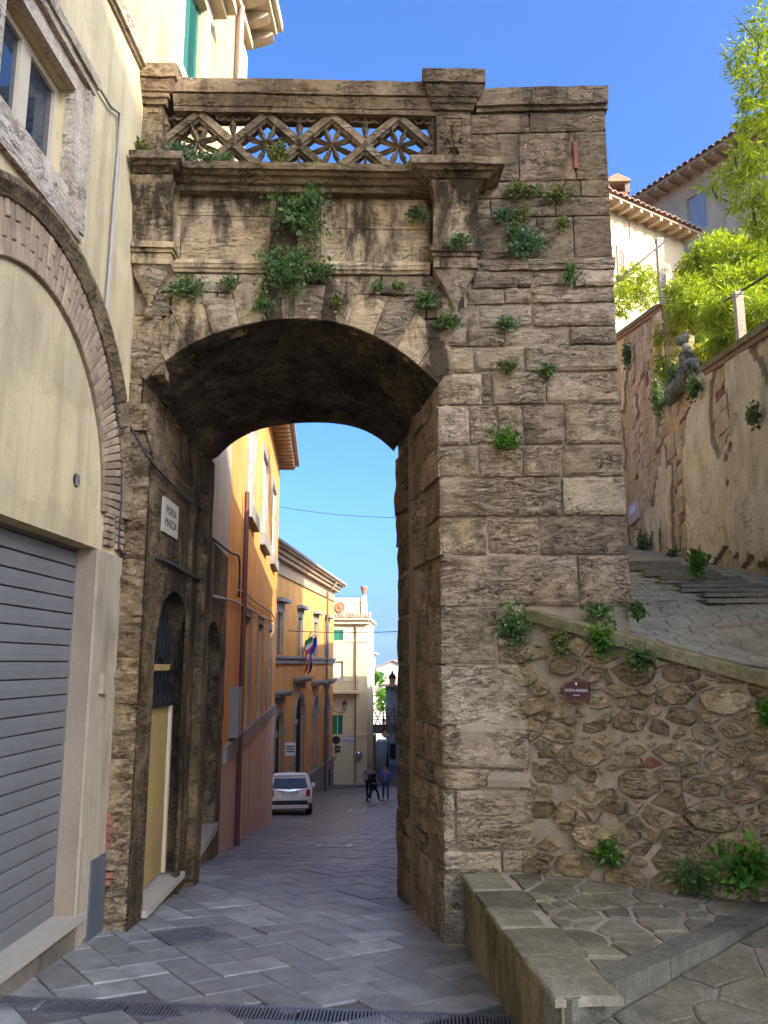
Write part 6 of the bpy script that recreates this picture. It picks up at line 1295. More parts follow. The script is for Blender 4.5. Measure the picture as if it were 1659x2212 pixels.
cp = aty(1331, 440, 26.8); ch = MB(); wch = 0.34; zc_t = aty(1331, 405, 26.8).z; ch.box((cp.x - wch, 26.5, cp.z - 1.5), (cp.x + wch, 27.2, zc_t - 0.35)); ch = ch.build('chimney', M['redbrick'], h1)
b = MB()
for s in (-1, 1): b.box((cp.x + s * wch - 0.08, 26.5, zc_t - 0.349), (cp.x + s * wch + 0.08, 27.2, zc_t + 0.0)); 
b.box((cp.x - wch - 0.1, 26.4, zc_t + 0.001), (cp.x + wch + 0.1, 27.3, zc_t + 0.08)); b.prism([(cp.x - wch - 0.12, 26.42, zc_t + 0.081), (cp.x + wch + 0.12, 26.42, zc_t + 0.081), (cp.x, 26.42, zc_t + 0.32)], (0, 0.86, 0)); b.build('chimney_cap', M['brick'], h1)
# larger shaded house behind
p, q = eave_frame(1366, 462, 33, 1659, 280); H2 = Fr((p.x, p.y, 0), (q.x - p.x, q.y - p.y, 0)); H2 = Fr(H2.o, H2.u, (H2.u.y, -H2.u.x, 0)); zl2 = p.z; Ln2 = (Vector((q.x, q.y, 0)) - Vector((p.x, p.y, 0))).length + 6
h2_ = thing('shaded_house', 'large grey-plastered house with blue shutters and long tiled eaves behind the bamboo', 'house')
sa0, sz0 = H2.hit(1487, 490); sa1, sz1 = H2.hit(1523, 420); sz1 = H2.hit(1505, 418)[1]; sz0 = H2.hit(1505, 500)[1]
facade(H2, 0.2, Ln2, [(4, zl2, [(sa0, sa1, sz0, sz1, 0)])], m_plaster('grey_old_plaster', (0.52, 0.40, 0.23), 0.35, (0.27, 0.22, 0.14), 0.8, 0.012, 0.8, 40), h2_, reveal=0.2, ends=2.2)
for k in (0, 1): b = MB(); m_ = (sa0 + sa1) / 2; b.fbox(H2, (sa0, m_)[k] + 0.01, (m_, sa1)[k] - 0.01, sz0, sz1, -0.14, -0.09); b.build('shutter_leaf', M.setdefault('bluesh', m_plain('faded_blue_shutter', (0.27, 0.30, 0.34), 0.7, var=0.4, scale=4)), h2_)
b = MB(); b.fbox(H2, -0.5, Ln2, zl2 - 0.02, zl2 + 0.05, -0.1, 0.75); b.build('eaves_board', M['soffit'], h2_)
for k in range(26): b = MB(); b.fbox(H2, -0.3 + k * 0.55, -0.18 + k * 0.55, zl2 - 0.15, zl2 - 0.021, -0.05, 0.72); b.build('rafter', M['soffit'], h2_)
pantiles(H2, -0.4, Ln2, zl2 + 0.08, 0.82, -2.2, 0.9, h2_, 0.30)
b = MB(); b.add([H2.p(-0.5, zl2 + 0.06, 0.8), H2.p(Ln2, zl2 + 0.06, 0.8), H2.p(Ln2, zl2 + 0.9, -2.2), H2.p(-0.5, zl2 + 0.9, -2.2)], [(0, 1, 2, 3)]); b.build('roof', M['pant'], h2_)
# ------------------------------------------------------------------ unseen buildings added and sized to shade the place, far country
def casterhouse(name, label, foot, z0, z1, mat, rise=1.2):  # unseen shade caster dressed with plain walls, roof and shutters
    t = thing(name, label, 'house'); b = MB(); b.prism([(x, y, z0) for x, y in foot], (0, 0, z1 - z0)); b.build('wall', mat, t)
    cx = sum(p[0] for p in foot) / len(foot); cy = sum(p[1] for p in foot) / len(foot); o = [(cx + (x - cx) * 1.03, cy + (y - cy) * 1.03) for x, y in foot]; n = len(o); b = MB()
    b.add([(x, y, z1) for x, y in o] + [(x, y, z1 + 0.15) for x, y in o] + [(cx, cy, z1 + rise)], [tuple(range(n))[::-1]] + [(i, (i + 1) % n, n + (i + 1) % n, n + i) for i in range(n)] + [(n + i, n + (i + 1) % n, 2 * n) for i in range(n)]); b.build('roof', M['pant'], t)
    for i in range(n):
        a, c = Vector((*foot[i], 0)), Vector((*foot[(i + 1) % n], 0)); L = (c - a).length
        if L < 3: continue
        f = Fr(a, c - a); ce = Vector((cx, cy, 0)); nn = Vector((f.u.y, -f.u.x, 0)); nn = nn if nn.dot(a - ce) > 0 else -nn; f = Fr(a, f.u, nn); k = 1.2
        while k < L - 1.4:
            for zz in np.arange(z0 + 4.5, z1 - 1.6, 3.0): b = MB(); b.fbox(f, k, k + 0.9, zz, zz + 1.4, -0.02, 0.05); b.build('shutter', M['paleshut'], t)
            k += 2.6
casterhouse('shade_caster_house', 'tall cream house standing behind the viewer beside the path', [(16.4, -11.51), (23.78, -2.04), (31.67, -8.19), (24.29, -17.66)], -3, 22.0, M['cream_grey'], 0.6)  # added out of view where it blocks the sun on gate and foreground
casterhouse('shade_caster_house', 'low plaster house hidden behind the gate pier', [(0.15, 10.1), (2.2, 10.1), (2.2, 18.0), (-0.38, 22.3)], -4, 6.7, M['farcream'], 0.5)  # footprint and height chosen for the shadow on the orange house
b = MB(); b.prism([(-0.4, 22.32, -6), (-0.1, 22.32, -6), (-0.2, 26.28, -6), (-0.5, 26.28, -6)], (0, 0, 8.0)); tag(b.build('shade_caster_wall', M['farcream']), 'low yard wall closing a gap on the hidden side of the street', 'wall')  # added to end the sun patch between the two casters
casterhouse('shade_caster_house', 'plaster house on the hidden side of the street opposite the palace', [(-0.5, 26.3), (7, 26.3), (9, 57), (-1.0, 57)], -9, 6.6, M['farcream'], 0.8)  # unseen; top set by how much of the palace front catches sun
casterhouse('shade_caster_house', 'low house hidden beyond the pier near the street end', [(-1.05, 57.4), (6, 57.4), (6, 69), (-1.3, 69)], -9, 1.6, M['farstone'], 0.6)  # put in to keep the lower yellow house in shadow
casterhouse('shade_caster_house', 'low house hidden beyond the pier beside the footbridge', [(-1.4, 70), (5, 70), (5, 83), (-1.4, 83)], -9, 1.2, M['farstone'], 0.5)  # put in to keep sun off the stairs under the footbridge
b = MB(); ys_ = [88, 120, 200, 400, 800, 1200, 1600, 2000, 2300, 2600, 3200]; xs_ = np.linspace(-1, 1, 61)
for y in ys_:
    for x in xs_:
        X = x * y * 1.2; base = np.interp(y, [88, 200, 800, 1600, 2600, 3200], [-12, -40, -110, -100, 45, 40]); b.v.append((X, y, base + (0 if y < 1000 else 34 * fbm((X / 420, y / 420, 0.7), 1.0, 4)) * min(1, y / 2300)))
n = len(xs_); b.f = [(j * n + i, j * n + i + 1, (j + 1) * n + i + 1, (j + 1) * n + i) for j in range(len(ys_) - 1) for i in range(n - 1)]
tag(b.build('terrain', m_plaster('wooded_hills', (0.06, 0.08, 0.035), 0.5, (0.2, 0.17, 0.1), 0.3, 0, 0.002, 0.01), smooth=True, fix=False), 'distant wooded hills across the valley', 'hills', kind='structure')
# ------------------------------------------------------------------ vegetation
M['weed'] = m_leaf('weed_leaf', (0.04, 0.075, 0.018), (0.115, 0.185, 0.045), (0.25, 0.32, 0.10), 0.35)
M['weed_blue'] = m_leaf('bluish_weed_leaf', (0.045, 0.085, 0.032), (0.10, 0.175, 0.065), (0.2, 0.29, 0.13), 0.3)
M['weed_yel'] = m_leaf('yellowing_weed_leaf', (0.08, 0.09, 0.02), (0.17, 0.19, 0.04), (0.26, 0.24, 0.06), 0.3)
M['bright'] = m_leaf('bright_leaf', (0.05, 0.12, 0.012), (0.10, 0.22, 0.02), (0.19, 0.33, 0.04), 0.4)
M['bamboo'] = m_leaf('bamboo_leaf', (0.16, 0.21, 0.012), (0.34, 0.40, 0.022), (0.52, 0.53, 0.06), 0.45)
M['stem'] = m_plain('green_brown_stem', (0.10, 0.09, 0.04), 0.8)
def leaf_mesh(name, P, D, L, Wd, mat, parent=None, seed=1, tint=None):
    """many single leaves: P bases, D pointing directions, folded along the midrib"""
    rg = np.random.default_rng(seed); n = len(P); P = np.asarray(P, float); D = np.asarray(D, float); D /= np.linalg.norm(D, axis=1)[:, None] + 1e-9
    r = rg.normal(size=(n, 3)); S = np.cross(D, r); S /= np.linalg.norm(S, axis=1)[:, None] + 1e-9; Nn = np.cross(S, D); k = rg.uniform(0.45, 1.35, n)
    l = (L * k)[:, None]; w = (Wd * k * rg.uniform(0.75, 1.2, n))[:, None]
    v = np.stack([P, P + D * l * 0.45 + S * w + Nn * w * 0.35, P + D * l - Nn * l * 0.12, P + D * l * 0.45 - S * w + Nn * w * 0.35], 1).reshape(-1, 3)
    me = bpy.data.meshes.new(name); me.vertices.add(4 * n); me.vertices.foreach_set('co', v.ravel())
    tri = (np.arange(n)[:, None] * 4 + np.array([[0, 1, 2, 0, 2, 3]])).ravel(); me.loops.add(6 * n); me.loops.foreach_set('vertex_index', tri.astype(np.int32)); me.polygons.add(2 * n); me.polygons.foreach_set('loop_start', np.arange(0, 6 * n, 3, dtype=np.int32)); me.polygons.foreach_set('loop_total', np.full(2 * n, 3, np.int32)); me.update(); me.validate()
    tt = rg.beta(1.3, 1.4, n) if tint is None else np.clip(np.asarray(tint) + rg.normal(0, 0.13, n), 0, 1)
    at = me.attributes.new('tint', 'FLOAT', 'POINT'); at.data.foreach_set('value', np.repeat(tt, 4).astype(np.float32)); return link(name, me, mat, parent)
def plant(c, n, sx, sz, label, mat='weed', cnt=None, leaf=0.032, hang=0.2, depth=None, group='weeds rooted in the walls', name='weed_bush', up=0.5):
    """bushy weed growing from a wall at c with outward normal n"""
    c = Vector(c); n = Vector(n).normalized(); u = Vector((0, 0, 1)).cross(n).normalized(); d = depth or min(sx, sz) * 0.7; sd = int(abs(c.x * 977 + c.z * 313 + c.y * 71)) + 1; rg = np.random.default_rng(sd)
    leaf = leaf * 1.2; sx *= 1.02; sz *= 1.02
    nb_ = max(10, int(34 * sx / 0.2)); P = []; D = []; TT = []; stem = MB(); cnt = cnt or int(1500 * sx * sz / 0.05 * (0.042 / leaf) ** 2 * 0.55) + 110; per = max(6, cnt // nb_)
    for k in range(nb_):
        ang = rg.uniform(0, 2 * math.pi); rr = rg.beta(1.6, 1.5) * 1.15; long_ = rg.random() < 0.16; rr = rr * (1.25 if long_ else 1); a = math.cos(ang) * rr; e = math.sin(ang) * rr + 0.1
        if long_ and rg.random() < 0.6: e = -abs(e) - 0.25 * hang
        tip = c + u * float(a * sx) + Vector((0, 0, 1)) * float(sz * e) + n * float(d * rg.uniform(0.25, 1.0) * (0.5 if long_ else 1)); mid = c.lerp(tip, 0.5) + n * float(d * 0.3) + Vector((0, 0, up * 0.25 * sz)); root = c + u * float(0.15 * sx * rg.normal()) - n * 0.02
        path = [root, mid, tip, tip + Vector((0, 0, -hang * sz * 0.15)) + u * float(rg.normal() * 0.02)]; stem.tube(path, [0.005, 0.004, 0.002, 0.001], 4, cap=False); tb = rg.uniform(0.15, 0.85); m_ = int(per * (0.5 if long_ else 1.0) * rg.uniform(0.6, 1.4))
        for j in range(m_):
            t = rg.uniform(0.2, 1.0) ** 0.8; s = t * 2.0; q = path[0].lerp(path[1], s) if s < 1 else path[1].lerp(path[2], s - 1)
            q = q + Vector(rg.normal(size=3)) * 0.02 * (1 + 3 * min(sx, sz)); q = q + n * max(0.0, 0.012 - (q - c).dot(n)); P.append(q); dd = Vector(rg.normal(size=3)) + n * 0.5 + (tip - root).normalized() * 0.9 + Vector((0, 0, 0.15)); D.append(dd); TT.append(tb)
    o = leaf_mesh(name, P, D, leaf, leaf * 0.32, M[mat], None, sd, TT); tag(o, label, 'plant', group); stem.build('stem', M['stem'], o, fix=False); return o
fn = tuple(GF.n)
def gpl(x, y, rx, ry, label, mat='weed', fr=GF, c=0.02, **k):
    a, z = fr.hit(x, y, c); q = fr.p(a, z, c); s = (q - EYE).length / 1790; return plant(q, fr.n, rx * s, ry * s, label, mat, **k)
gpl(655, 478, 66, 58, 'big bushy weed hanging under the shelf over the arch crown', 'weed', leaf=0.045, hang=1.0)
gpl(620, 598, 76, 52, 'largest dark green weed on the string course over the arch', 'weed', leaf=0.04, hang=0.8); gpl(690, 592, 34, 24, 'weed clump touching the largest weed on its right', 'weed', leaf=0.036)
gpl(408, 632, 46, 26, 'spreading weed at the left shoulder of the arch', 'weed'); gpl(500, 616, 20, 13, 'small weed in a crack left of the large arch weeds', 'weed'); gpl(572, 662, 18, 20, 'thin trailing weed under the largest arch weed', 'weed', hang=1.5)
gpl(815, 625, 10, 10, 'tiny weed tuft above the arch, left of the console', 'weed'); gpl(860, 621, 12, 8, 'tiny weed tuft just left of the console pendant', 'weed'); gpl(728, 655, 9, 16, 'wispy weed right over the arch crown', 'weed_yel')
gpl(922, 655, 34, 22, 'leafy weed left of the console ball', 'weed'); gpl(968, 698, 28, 20, 'leafy weed below the console ball', 'weed')
sh_top = SH + 0.17
for x, y, rx, ry, lab, m in ((300, 330, 34, 18, 'grassy weed at the wall end of the shelf', 'weed_yel'), (395, 345, 40, 30, 'bluish weed clump on the shelf by the left pedestal', 'weed_blue'), (455, 352, 34, 20, 'low weed on the shelf below the first star', 'weed'), (490, 356, 14, 12, 'small weed on the shelf between the first two stars', 'weed'), (600, 345, 22, 28, 'dry wispy weed before the second star', 'weed_yel'), (860, 376, 14, 9, 'flat tuft on the shelf below the fourth star', 'weed_yel'), (690, 368, 10, 6, 'tiny tuft on the shelf below the third star', 'weed')):
    gpl(x, y, rx, ry, lab, m, c=0.15, group='weeds on the shelf', leaf=0.03)
for x, y, rx, ry, lab, m in ((1130, 415, 40, 14, 'flat creeping weed high on the pier, left of its twin', 'weed_yel'), (1205, 425, 38, 14, 'flat creeping weed high on the pier near its corner', 'weed_yel'), (1085, 466, 26, 12, 'grey-green weed beside the shelf block', 'weed_blue'), (1130, 468, 14, 14, 'small yellowish weed above the big pier weed', 'weed_yel'), (1128, 533, 48, 34, 'big bluish weed on the pier string course', 'weed_blue'), (1110, 500, 18, 14, 'weed sprig on top of the big bluish pier weed', 'weed'),
    (1230, 602, 14, 18, 'small weed under the pier string course near the corner', 'weed'), (1090, 704, 24, 16, 'weed growing below the pale pier block', 'weed'), (1097, 797, 22, 14, 'reddish weed above the square socket course', 'weed_yel'), (1184, 803, 18, 11, 'small weed in the joint right of the reddish one', 'weed'), (1090, 955, 30, 28, 'round-leaved weed over the square hole in the pier', 'bright'), (1212, 490, 9, 10, 'tiny yellowish tuft high on the pier', 'weed_yel')):
    gpl(x, y, rx, ry, lab, m, fr=PF, leaf=0.034)
gpl(905, 470, 20, 16, 'dark weed under the shelf beside the console', 'weed', c=0.05); gpl(990, 527, 26, 16, 'weed perched on the console moulding', 'weed', c=0.2)
for x, y, rx, ry, lab, m in ((1120, 1358, 46, 52, 'dense ivy-like weed at the upper end of the sloping coping', 'weed'), (1213, 1392, 22, 26, 'yellow-red weed under the coping left of the sign', 'weed_yel'), (1303, 1388, 36, 32, 'bright bushy weed under the coping above the sign', 'bright'), (1388, 1425, 34, 32, 'trailing weed under the coping right of the sign', 'weed'), (1320, 1850, 30, 34, 'weed at the foot of the rubble wall, leftmost of three', 'bright'), (1650, 1540, 16, 40, 'bright weed at the right end of the rubble wall', 'bright')):
    gpl(x, y, rx, ry, lab, m, fr=RB, c=0.03, leaf=0.04, group='weeds on the rubble wall')
gpl(1500, 1898, 62, 34, 'dark low weeds at the foot of the rubble wall, middle of three', 'weed', fr=RB, c=0.1, leaf=0.035, group='weeds on the rubble wall'); gpl(1612, 1880, 66, 58, 'bright green leafy shrub at the foot of the rubble wall', 'bright', fr=RB, c=0.16, leaf=0.075, group='weeds on the rubble wall')
gpl(1292, 1328, 38, 18, 'low weed between the pier foot and the coping', 'weed', fr=PF, c=0.05, leaf=0.04); gpl(1372, 1322, 16, 14, 'spiky weed at the outer pier corner', 'weed', fr=PF, c=0.0, leaf=0.05)
for x, y, rx, ry, lab, m in ((1400, 1178, 44, 24, 'dark weed bank at the foot of the garden wall, farthest', 'weed'), (1462, 1200, 30, 18, 'weed at the foot of the garden wall, middle', 'weed'), (1515, 1212, 40, 20, 'weed at the foot of the garden wall, nearest', 'weed'), (1440, 870, 34, 44, 'hanging weed on the garden wall below the statue', 'weed'), (1512, 838, 30, 24, 'weed under the statue on the coping', 'weed'), (1462, 815, 24, 26, 'dark weed at the left foot of the statue', 'weed'), (1362, 770, 18, 34, 'creeper on the far tall part of the garden wall', 'weed'), (1640, 900, 22, 26, 'dry tuft on the garden wall near the right edge', 'weed_yel')):
    gpl(x, y, rx, ry, lab, m, fr=RW, c=0.1, leaf=0.06, group='weeds on the garden wall')
q = Vector((3.62, 10.9, zr(3.62, 10.9) + 0.2)); plant(q, (0, -1, 0.3), 0.16, 0.2, 'single weed growing between the ramp steps', 'bright', leaf=0.06)
# bamboo and sunlit shrubs
def mass(name, label, blobs, mat, dens, L, Wd, seed, group=None, droop=0.6, cat='bush', culms=0):
    rg = np.random.default_rng(seed); P = []; D = []
    for (c, r, k) in blobs:
        c = np.array(c); r = np.array(r); n = int(dens * k); tw = int(n / 9) + 1
        dirs = rg.normal(size=(tw, 3)); dirs /= np.linalg.norm(dirs, axis=1)[:, None]; rad = rg.uniform(0.25, 1.0, tw) ** 0.45; lump = 0.82 + 0.3 * np.array([mnoise.noise(Vector(d * 2.3 + seed)) for d in dirs]); cs_ = c + dirs * rad[:, None] * r * lump[:, None]
        for q, d in zip(cs_, dirs):
            td = d + rg.normal(size=3) * 0.5 + np.array([0, 0, 0.15]); td /= np.linalg.norm(td)
            for j in range(9): P.append(q + td * L * 1.6 * (j / 9 - 0.5) + rg.normal(size=3) * L * 0.16); D.append(td * 0.7 + rg.normal(size=3) * 0.55 + np.array([0, 0, -droop * 0.6]))
    o = leaf_mesh(name, P, D, L, Wd, M[mat], None, seed); tag(o, label, cat, group); b = MB()
    for i in range(culms):
        c, r, k = blobs[i % len(blobs)]; x, y = c[0] + rg.uniform(-0.5, 0.5) * r[0], c[1] + rg.uniform(-0.4, 0.4) * r[1]; b = MB()
        b.tube([(x, y, c[2] - r[2] * 1.15), (x + rg.normal() * 0.08, y, c[2] - r[2] * 0.3), (x + rg.normal() * 0.15, y + rg.normal() * 0.1, c[2] + r[2] * 0.5)], [0.022, 0.016, 0.005], 5); b.build('culm', M['stem'], o, fix=False)
    return o
def bl(x, y, Y, rx, ry, rd=None, k=1.0): c = aty(x, y, Y); s = Y / 1700; return (tuple(c), (rx * s, rd or rx * s * 0.8, ry * s), k)
mass('bamboo_clump', 'bright yellow-green bamboo mass spilling over the garden wall', [bl(1505, 670, 16.6, 60, 48, 0.7, 1.2), bl(1580, 675, 15.2, 75, 58, 0.8, 1.4), bl(1650, 690, 14.2, 60, 55, 0.8, 1.0), bl(1448, 725, 17.6, 32, 52, 0.4, 0.7), bl(1475, 635, 17, 46, 36, 0.7, 0.7), bl(1565, 740, 15.2, 30, 32, 0.4, 0.5), bl(1440, 790, 17.5, 20, 30, 0.25, 0.3), bl(1485, 745, 18.6, 48, 40, 0.4, 0.8), bl(1530, 765, 17.0, 34, 30, 0.3, 0.5)], 'bamboo', 2600, 0.17, 0.013, 5, 'bamboo on the terrace', 1.1, 'bamboo', 10)
mass('sunlit_shrub', 'rounded sunlit lime-green shrub between the bamboo and the shaded house', [bl(1570, 565, 18.5, 85, 62, 1.2, 2.0), bl(1640, 575, 18, 60, 60, 1.2, 1.4), bl(1510, 575, 19, 50, 45, 1.0, 1.1), bl(1600, 615, 17.5, 90, 45, 1.0, 1.4), bl(1545, 535, 19, 40, 30, 0.8, 0.6)], 'bamboo', 2600, 0.10, 0.022, 8, None, 0.2)
mass('olive_shrub', 'loose sunlit shrub beside the pier corner below the small house', [bl(1365, 610, 21, 46, 40, 0.9, 1.1), bl(1340, 650, 20.5, 32, 45, 0.8, 0.8), bl(1400, 630, 21, 40, 50, 0.9, 1.0)], 'bamboo', 1700, 0.09, 0.02, 9, None, 0.2)
mass('tall_bamboo', 'tall feathery bamboo leaning in at the top right corner', [bl(1650, 60, 11, 48, 75, 0.5, 0.9), bl(1600, 120, 11, 34, 40, 0.4, 0.45), bl(1640, 180, 11, 55, 60, 0.5, 1.0), bl(1650, 290, 11, 65, 70, 0.6, 1.2), bl(1615, 240, 11, 30, 40, 0.4, 0.35), bl(1605, 350, 11, 55, 40, 0.5, 0.55), bl(1640, 400, 10.8, 75, 70, 0.6, 1.4), bl(1560, 385, 11, 45, 32, 0.4, 0.35), bl(1655, 470, 10.8, 55, 40, 0.5, 0.7), bl(1700, 200, 11, 60, 200, 0.7, 2.0), bl(1700, 450, 11, 60, 120, 0.7, 1.4)], 'bamboo', 620, 0.15, 0.012, 11, 'bamboo on the terrace', 0.9, 'bamboo', 8)
mass('garden_tree', 'green tree crown seen between the stars of the balustrade', [((1.2, 19.5, 9.9), (1.1, 0.9, 0.8), 1.0), ((-0.4, 20, 9.4), (1.2, 0.9, 0.6), 0.9)], 'weed', 1500, 0.16, 0.06, 12, None, 0.2, 'tree', 2)
mass('street_tree', 'small light green tree in front of the far gabled house', [(tuple(aty(812, 1465, 105)), (1.0, 0.8, 1.2), 0.6), (tuple(aty(826, 1512, 100)), (0.9, 0.8, 1.5), 0.6)], 'bright', 900, 0.4, 0.12, 13, None, 0.4, 'tree', 2)
# weathered garden statue: a seated figure holding a shell on its shoulder
def skin(name, V_, E_, Rr, mat, parent=None, sub=1, root=0, disp=0.0):
    me = bpy.data.meshes.new(name); me.from_pydata([tuple(v) for v in V_], E_, []); o = bpy.data.objects.new(name, me); C.objects.link(o); o.modifiers.new('s', 'SKIN')
    for i, r in enumerate(Rr): d = me.skin_vertices[0].data[i]; d.radius = (r, r) if not hasattr(r, '__len__') else r; d.use_root = (i == root)
    m = o.modifiers.new('d', 'SUBSURF'); m.levels = sub; m.render_levels = sub; bpy.context.view_layer.update()
    me2 = bpy.data.meshes.new_from_object(o.evaluated_get(bpy.context.evaluated_depsgraph_get())); bpy.data.objects.remove(o)
    if disp:
        for v in me2.vertices: v.co += v.normal * disp * fbm(v.co, 6, 3)
    me2.polygons.foreach_set('use_smooth', [True] * len(me2.polygons)); me2.name = name; return link(name, me2, mat, parent)
sb = RW.p(*hr(1490, 836, 0.0), -0.05); s_ = 0.78; M['statue'] = m_stone('lichened_statue_stone', (0.07, 0.072, 0.05), (0.17, 0.17, 0.125), (0.30, 0.295, 0.225), 0, 0.6, 1, 2.5, 0.4, bumpd=0.01)
def SV(a, z, c): return sb + RW.u * a * s_ * 1.5 + Vector((0, 0, z * s_ * 0.82)) + RW.n * c * s_
sv = [SV(0, 0.25, 0), SV(-0.05, 0.55, 0.02), SV(-0.1, 0.85, 0.05), SV(-0.06, 1.02, 0.1), SV(-0.03, 1.18, 0.14), SV(0.22, 0.88, 0.12), SV(0.45, 0.8, 0.2), SV(0.38, 1.12, 0.22), SV(-0.32, 0.8, 0.0), SV(-0.42, 0.5, 0.1), SV(-0.2, 0.35, 0.25), SV(0.3, 0.28, 0.25), SV(0.65, 0.35, 0.2), SV(0.8, 0.05, 0.2), SV(-0.3, 0.15, 0.3), SV(-0.55, 0.02, 0.35), SV(-0.85, -0.02, 0.3)]
st_ = skin('garden_statue', sv, [(0, 1), (1, 2), (2, 3), (3, 4), (2, 5), (5, 6), (6, 7), (2, 8), (8, 9), (9, 10), (0, 11), (11, 12), (12, 13), (0, 14), (14, 15), (15, 16)], [0.24, 0.2, 0.2, 0.09, 0.12, 0.12, 0.08, 0.07, 0.11, 0.08, 0.07, 0.16, 0.14, 0.1, 0.16, 0.12, 0.08], M['statue'], None, 3, 0, 0.13)
tag(st_, 'weathered greenish stone statue seated on the garden wall', 'statue')
b = MB(); b.lathe([(0.02, 0), (0.11, 0.05), (0.15, 0.14), (0.12, 0.2), (0.07, 0.16), (0.02, 0.12)], SV(0.36, 1.12, 0.2), 12, tuple(RW.n * 0.6 + Vector((0, 0, 0.8)))); b.build('shell', M['statue'], st_, True)
b = MB(); n = 9
for i in range(n):
    for j in range(5): q = SV(-0.45 + 1.2 * i / (n - 1), 0.38 - 0.09 * j + 0.05 * math.sin(i * 1.9), 0.28 + 0.05 * math.sin(i * 2.4 + j)); b.v.append(tuple(q))
b.f = [(i * 5 + j, (i + 1) * 5 + j, (i + 1) * 5 + j + 1, i * 5 + j + 1) for i in range(n - 1) for j in range(4)]; b.build('drapery', M['statue'], st_, True, fix=False)
# ------------------------------------------------------------------ white car, rear view
car = thing('parked_car', 'small white crossover car parked beside the orange house, seen from behind', 'car')
M['carwhite'] = m_plain('white_car_paint', (0.88, 0.85, 0.78), 0.22, 0.0, 0.03, spec=0.6); M['carglass'] = m_plain('car_glass', (0.012, 0.018, 0.025), 0.08, spec=0.45); M['black'] = m_plain('black_plastic', (0.016, 0.016, 0.018), 0.6); M['redlamp'] = m_plain('red_lamp', (0.42, 0.012, 0.012), 0.2, spec=0.7); M['chrome'] = m_plain('chrome', (0.7, 0.7, 0.7), 0.15, 1.0); M['silver'] = m_plain('silver_trim', (0.55, 0.52, 0.46), 0.4, 0.4); M['tyre'] = m_plain('tyre_rubber', (0.013, 0.013, 0.013), 0.85)
cy_ = 33.5; cxr = aty(676, 1720, cy_).x; cxc = cxr - 0.9; czr = zg(cxc, cy_ + 0.8); cslope = math.atan2(zg(cxc, cy_ + 3.3) - zg(cxc, cy_ + 0.8), 2.5)
CM = Matrix.Translation((cxc, cy_, czr - 0.8 * math.tan(cslope))) @ Matrix.Rotation(R(9), 4, 'Z') @ Matrix.Rotation(cslope, 4, 'X')
def cp_(x, y, z): return CM @ Vector((x, y, z))
rowsC = [[(0.66, 0.06, 0.36), (0.82, 0.02, 0.46), (0.86, 0.0, 0.68), (0.85, 0.05, 0.98), (0.70, 0.30, 1.40), (0.60, 0.36, 1.52), (0, 0.38, 1.56)], [(0.80, 0.32, 0.32), (0.895, 0.32, 0.45), (0.90, 0.32, 0.72), (0.885, 0.36, 1.0), (0.745, 0.62, 1.45), (0.62, 0.66, 1.57), (0, 0.68, 1.61)],
         [(0.82, 1.6, 0.26), (0.90, 1.6, 0.45), (0.905, 1.6, 0.72), (0.885, 1.6, 1.0), (0.74, 1.6, 1.48), (0.62, 1.6, 1.58), (0, 1.6, 1.62)], [(0.82, 2.6, 0.26), (0.90, 2.6, 0.45), (0.905, 2.6, 0.72), (0.88, 2.75, 1.0), (0.70, 2.45, 1.44), (0.58, 2.42, 1.53), (0, 2.40, 1.56)], [(0.82, 3.2, 0.28), (0.89, 3.2, 0.45), (0.89, 3.2, 0.7), (0.84, 3.2, 0.95), (0.72, 3.15, 1.0), (0.6, 3.12, 1.03), (0, 3.1, 1.06)], [(0.7, 4.15, 0.3), (0.8, 4.12, 0.45), (0.8, 4.1, 0.68), (0.72, 4.0, 0.86), (0.6, 3.95, 0.9), (0.45, 3.95, 0.92), (0, 3.95, 0.94)]]
b = MB(); npt = 7
for r in rowsC:
    full = [(x, y, z) for x, y, z in r] + [(-x, y, z) for x, y, z in r[-2::-1]]; b.v += [tuple(cp_(*v)) for v in full]
nf = 13; b.f = [(i * nf + j, i * nf + j + 1, (i + 1) * nf + j + 1, (i + 1) * nf + j) for i in range(5) for j in range(nf - 1)] + [tuple(range(nf)), tuple(range(5 * nf, 6 * nf))]
# rear panel as quads
b.f.pop(-2); b.f += [(j, j + 1, nf - 2 - j, nf - 1 - j) for j in range(5)] + [(5, 6, 7)]; body = b.build('body', M['carwhite'], car, True)
b = MB(); b.add([cp_(x, y, z) for x, y, z in ((-0.70, 0.055, 1.03), (0.70, 0.055, 1.03), (0.60, 0.275, 1.385), (-0.60, 0.275, 1.385), (-0.55, 0.06, 1.0), (0.55, 0.06, 1.0))], [(0, 1, 2, 3), (4, 5, 1, 0)]); rw_ = b.build('rear_window', M['carglass'], car)
b = MB(); b.tube([cp_(-0.3, 0.06, 1.045), cp_(0.1, 0.07, 1.05)], 0.012, 5); b.build('wiper', M['black'], rw_)
b = MB(); b.add([cp_(x, y, z) for x, y, z in ((-0.64, 0.26, 1.5), (0.64, 0.26, 1.5), (0.6, 0.45, 1.585), (-0.6, 0.45, 1.585), (-0.6, 0.3, 1.45), (0.6, 0.3, 1.45))], [(0, 1, 2, 3), (4, 5, 1, 0)]); b.build('spoiler', M['carwhite'], car)
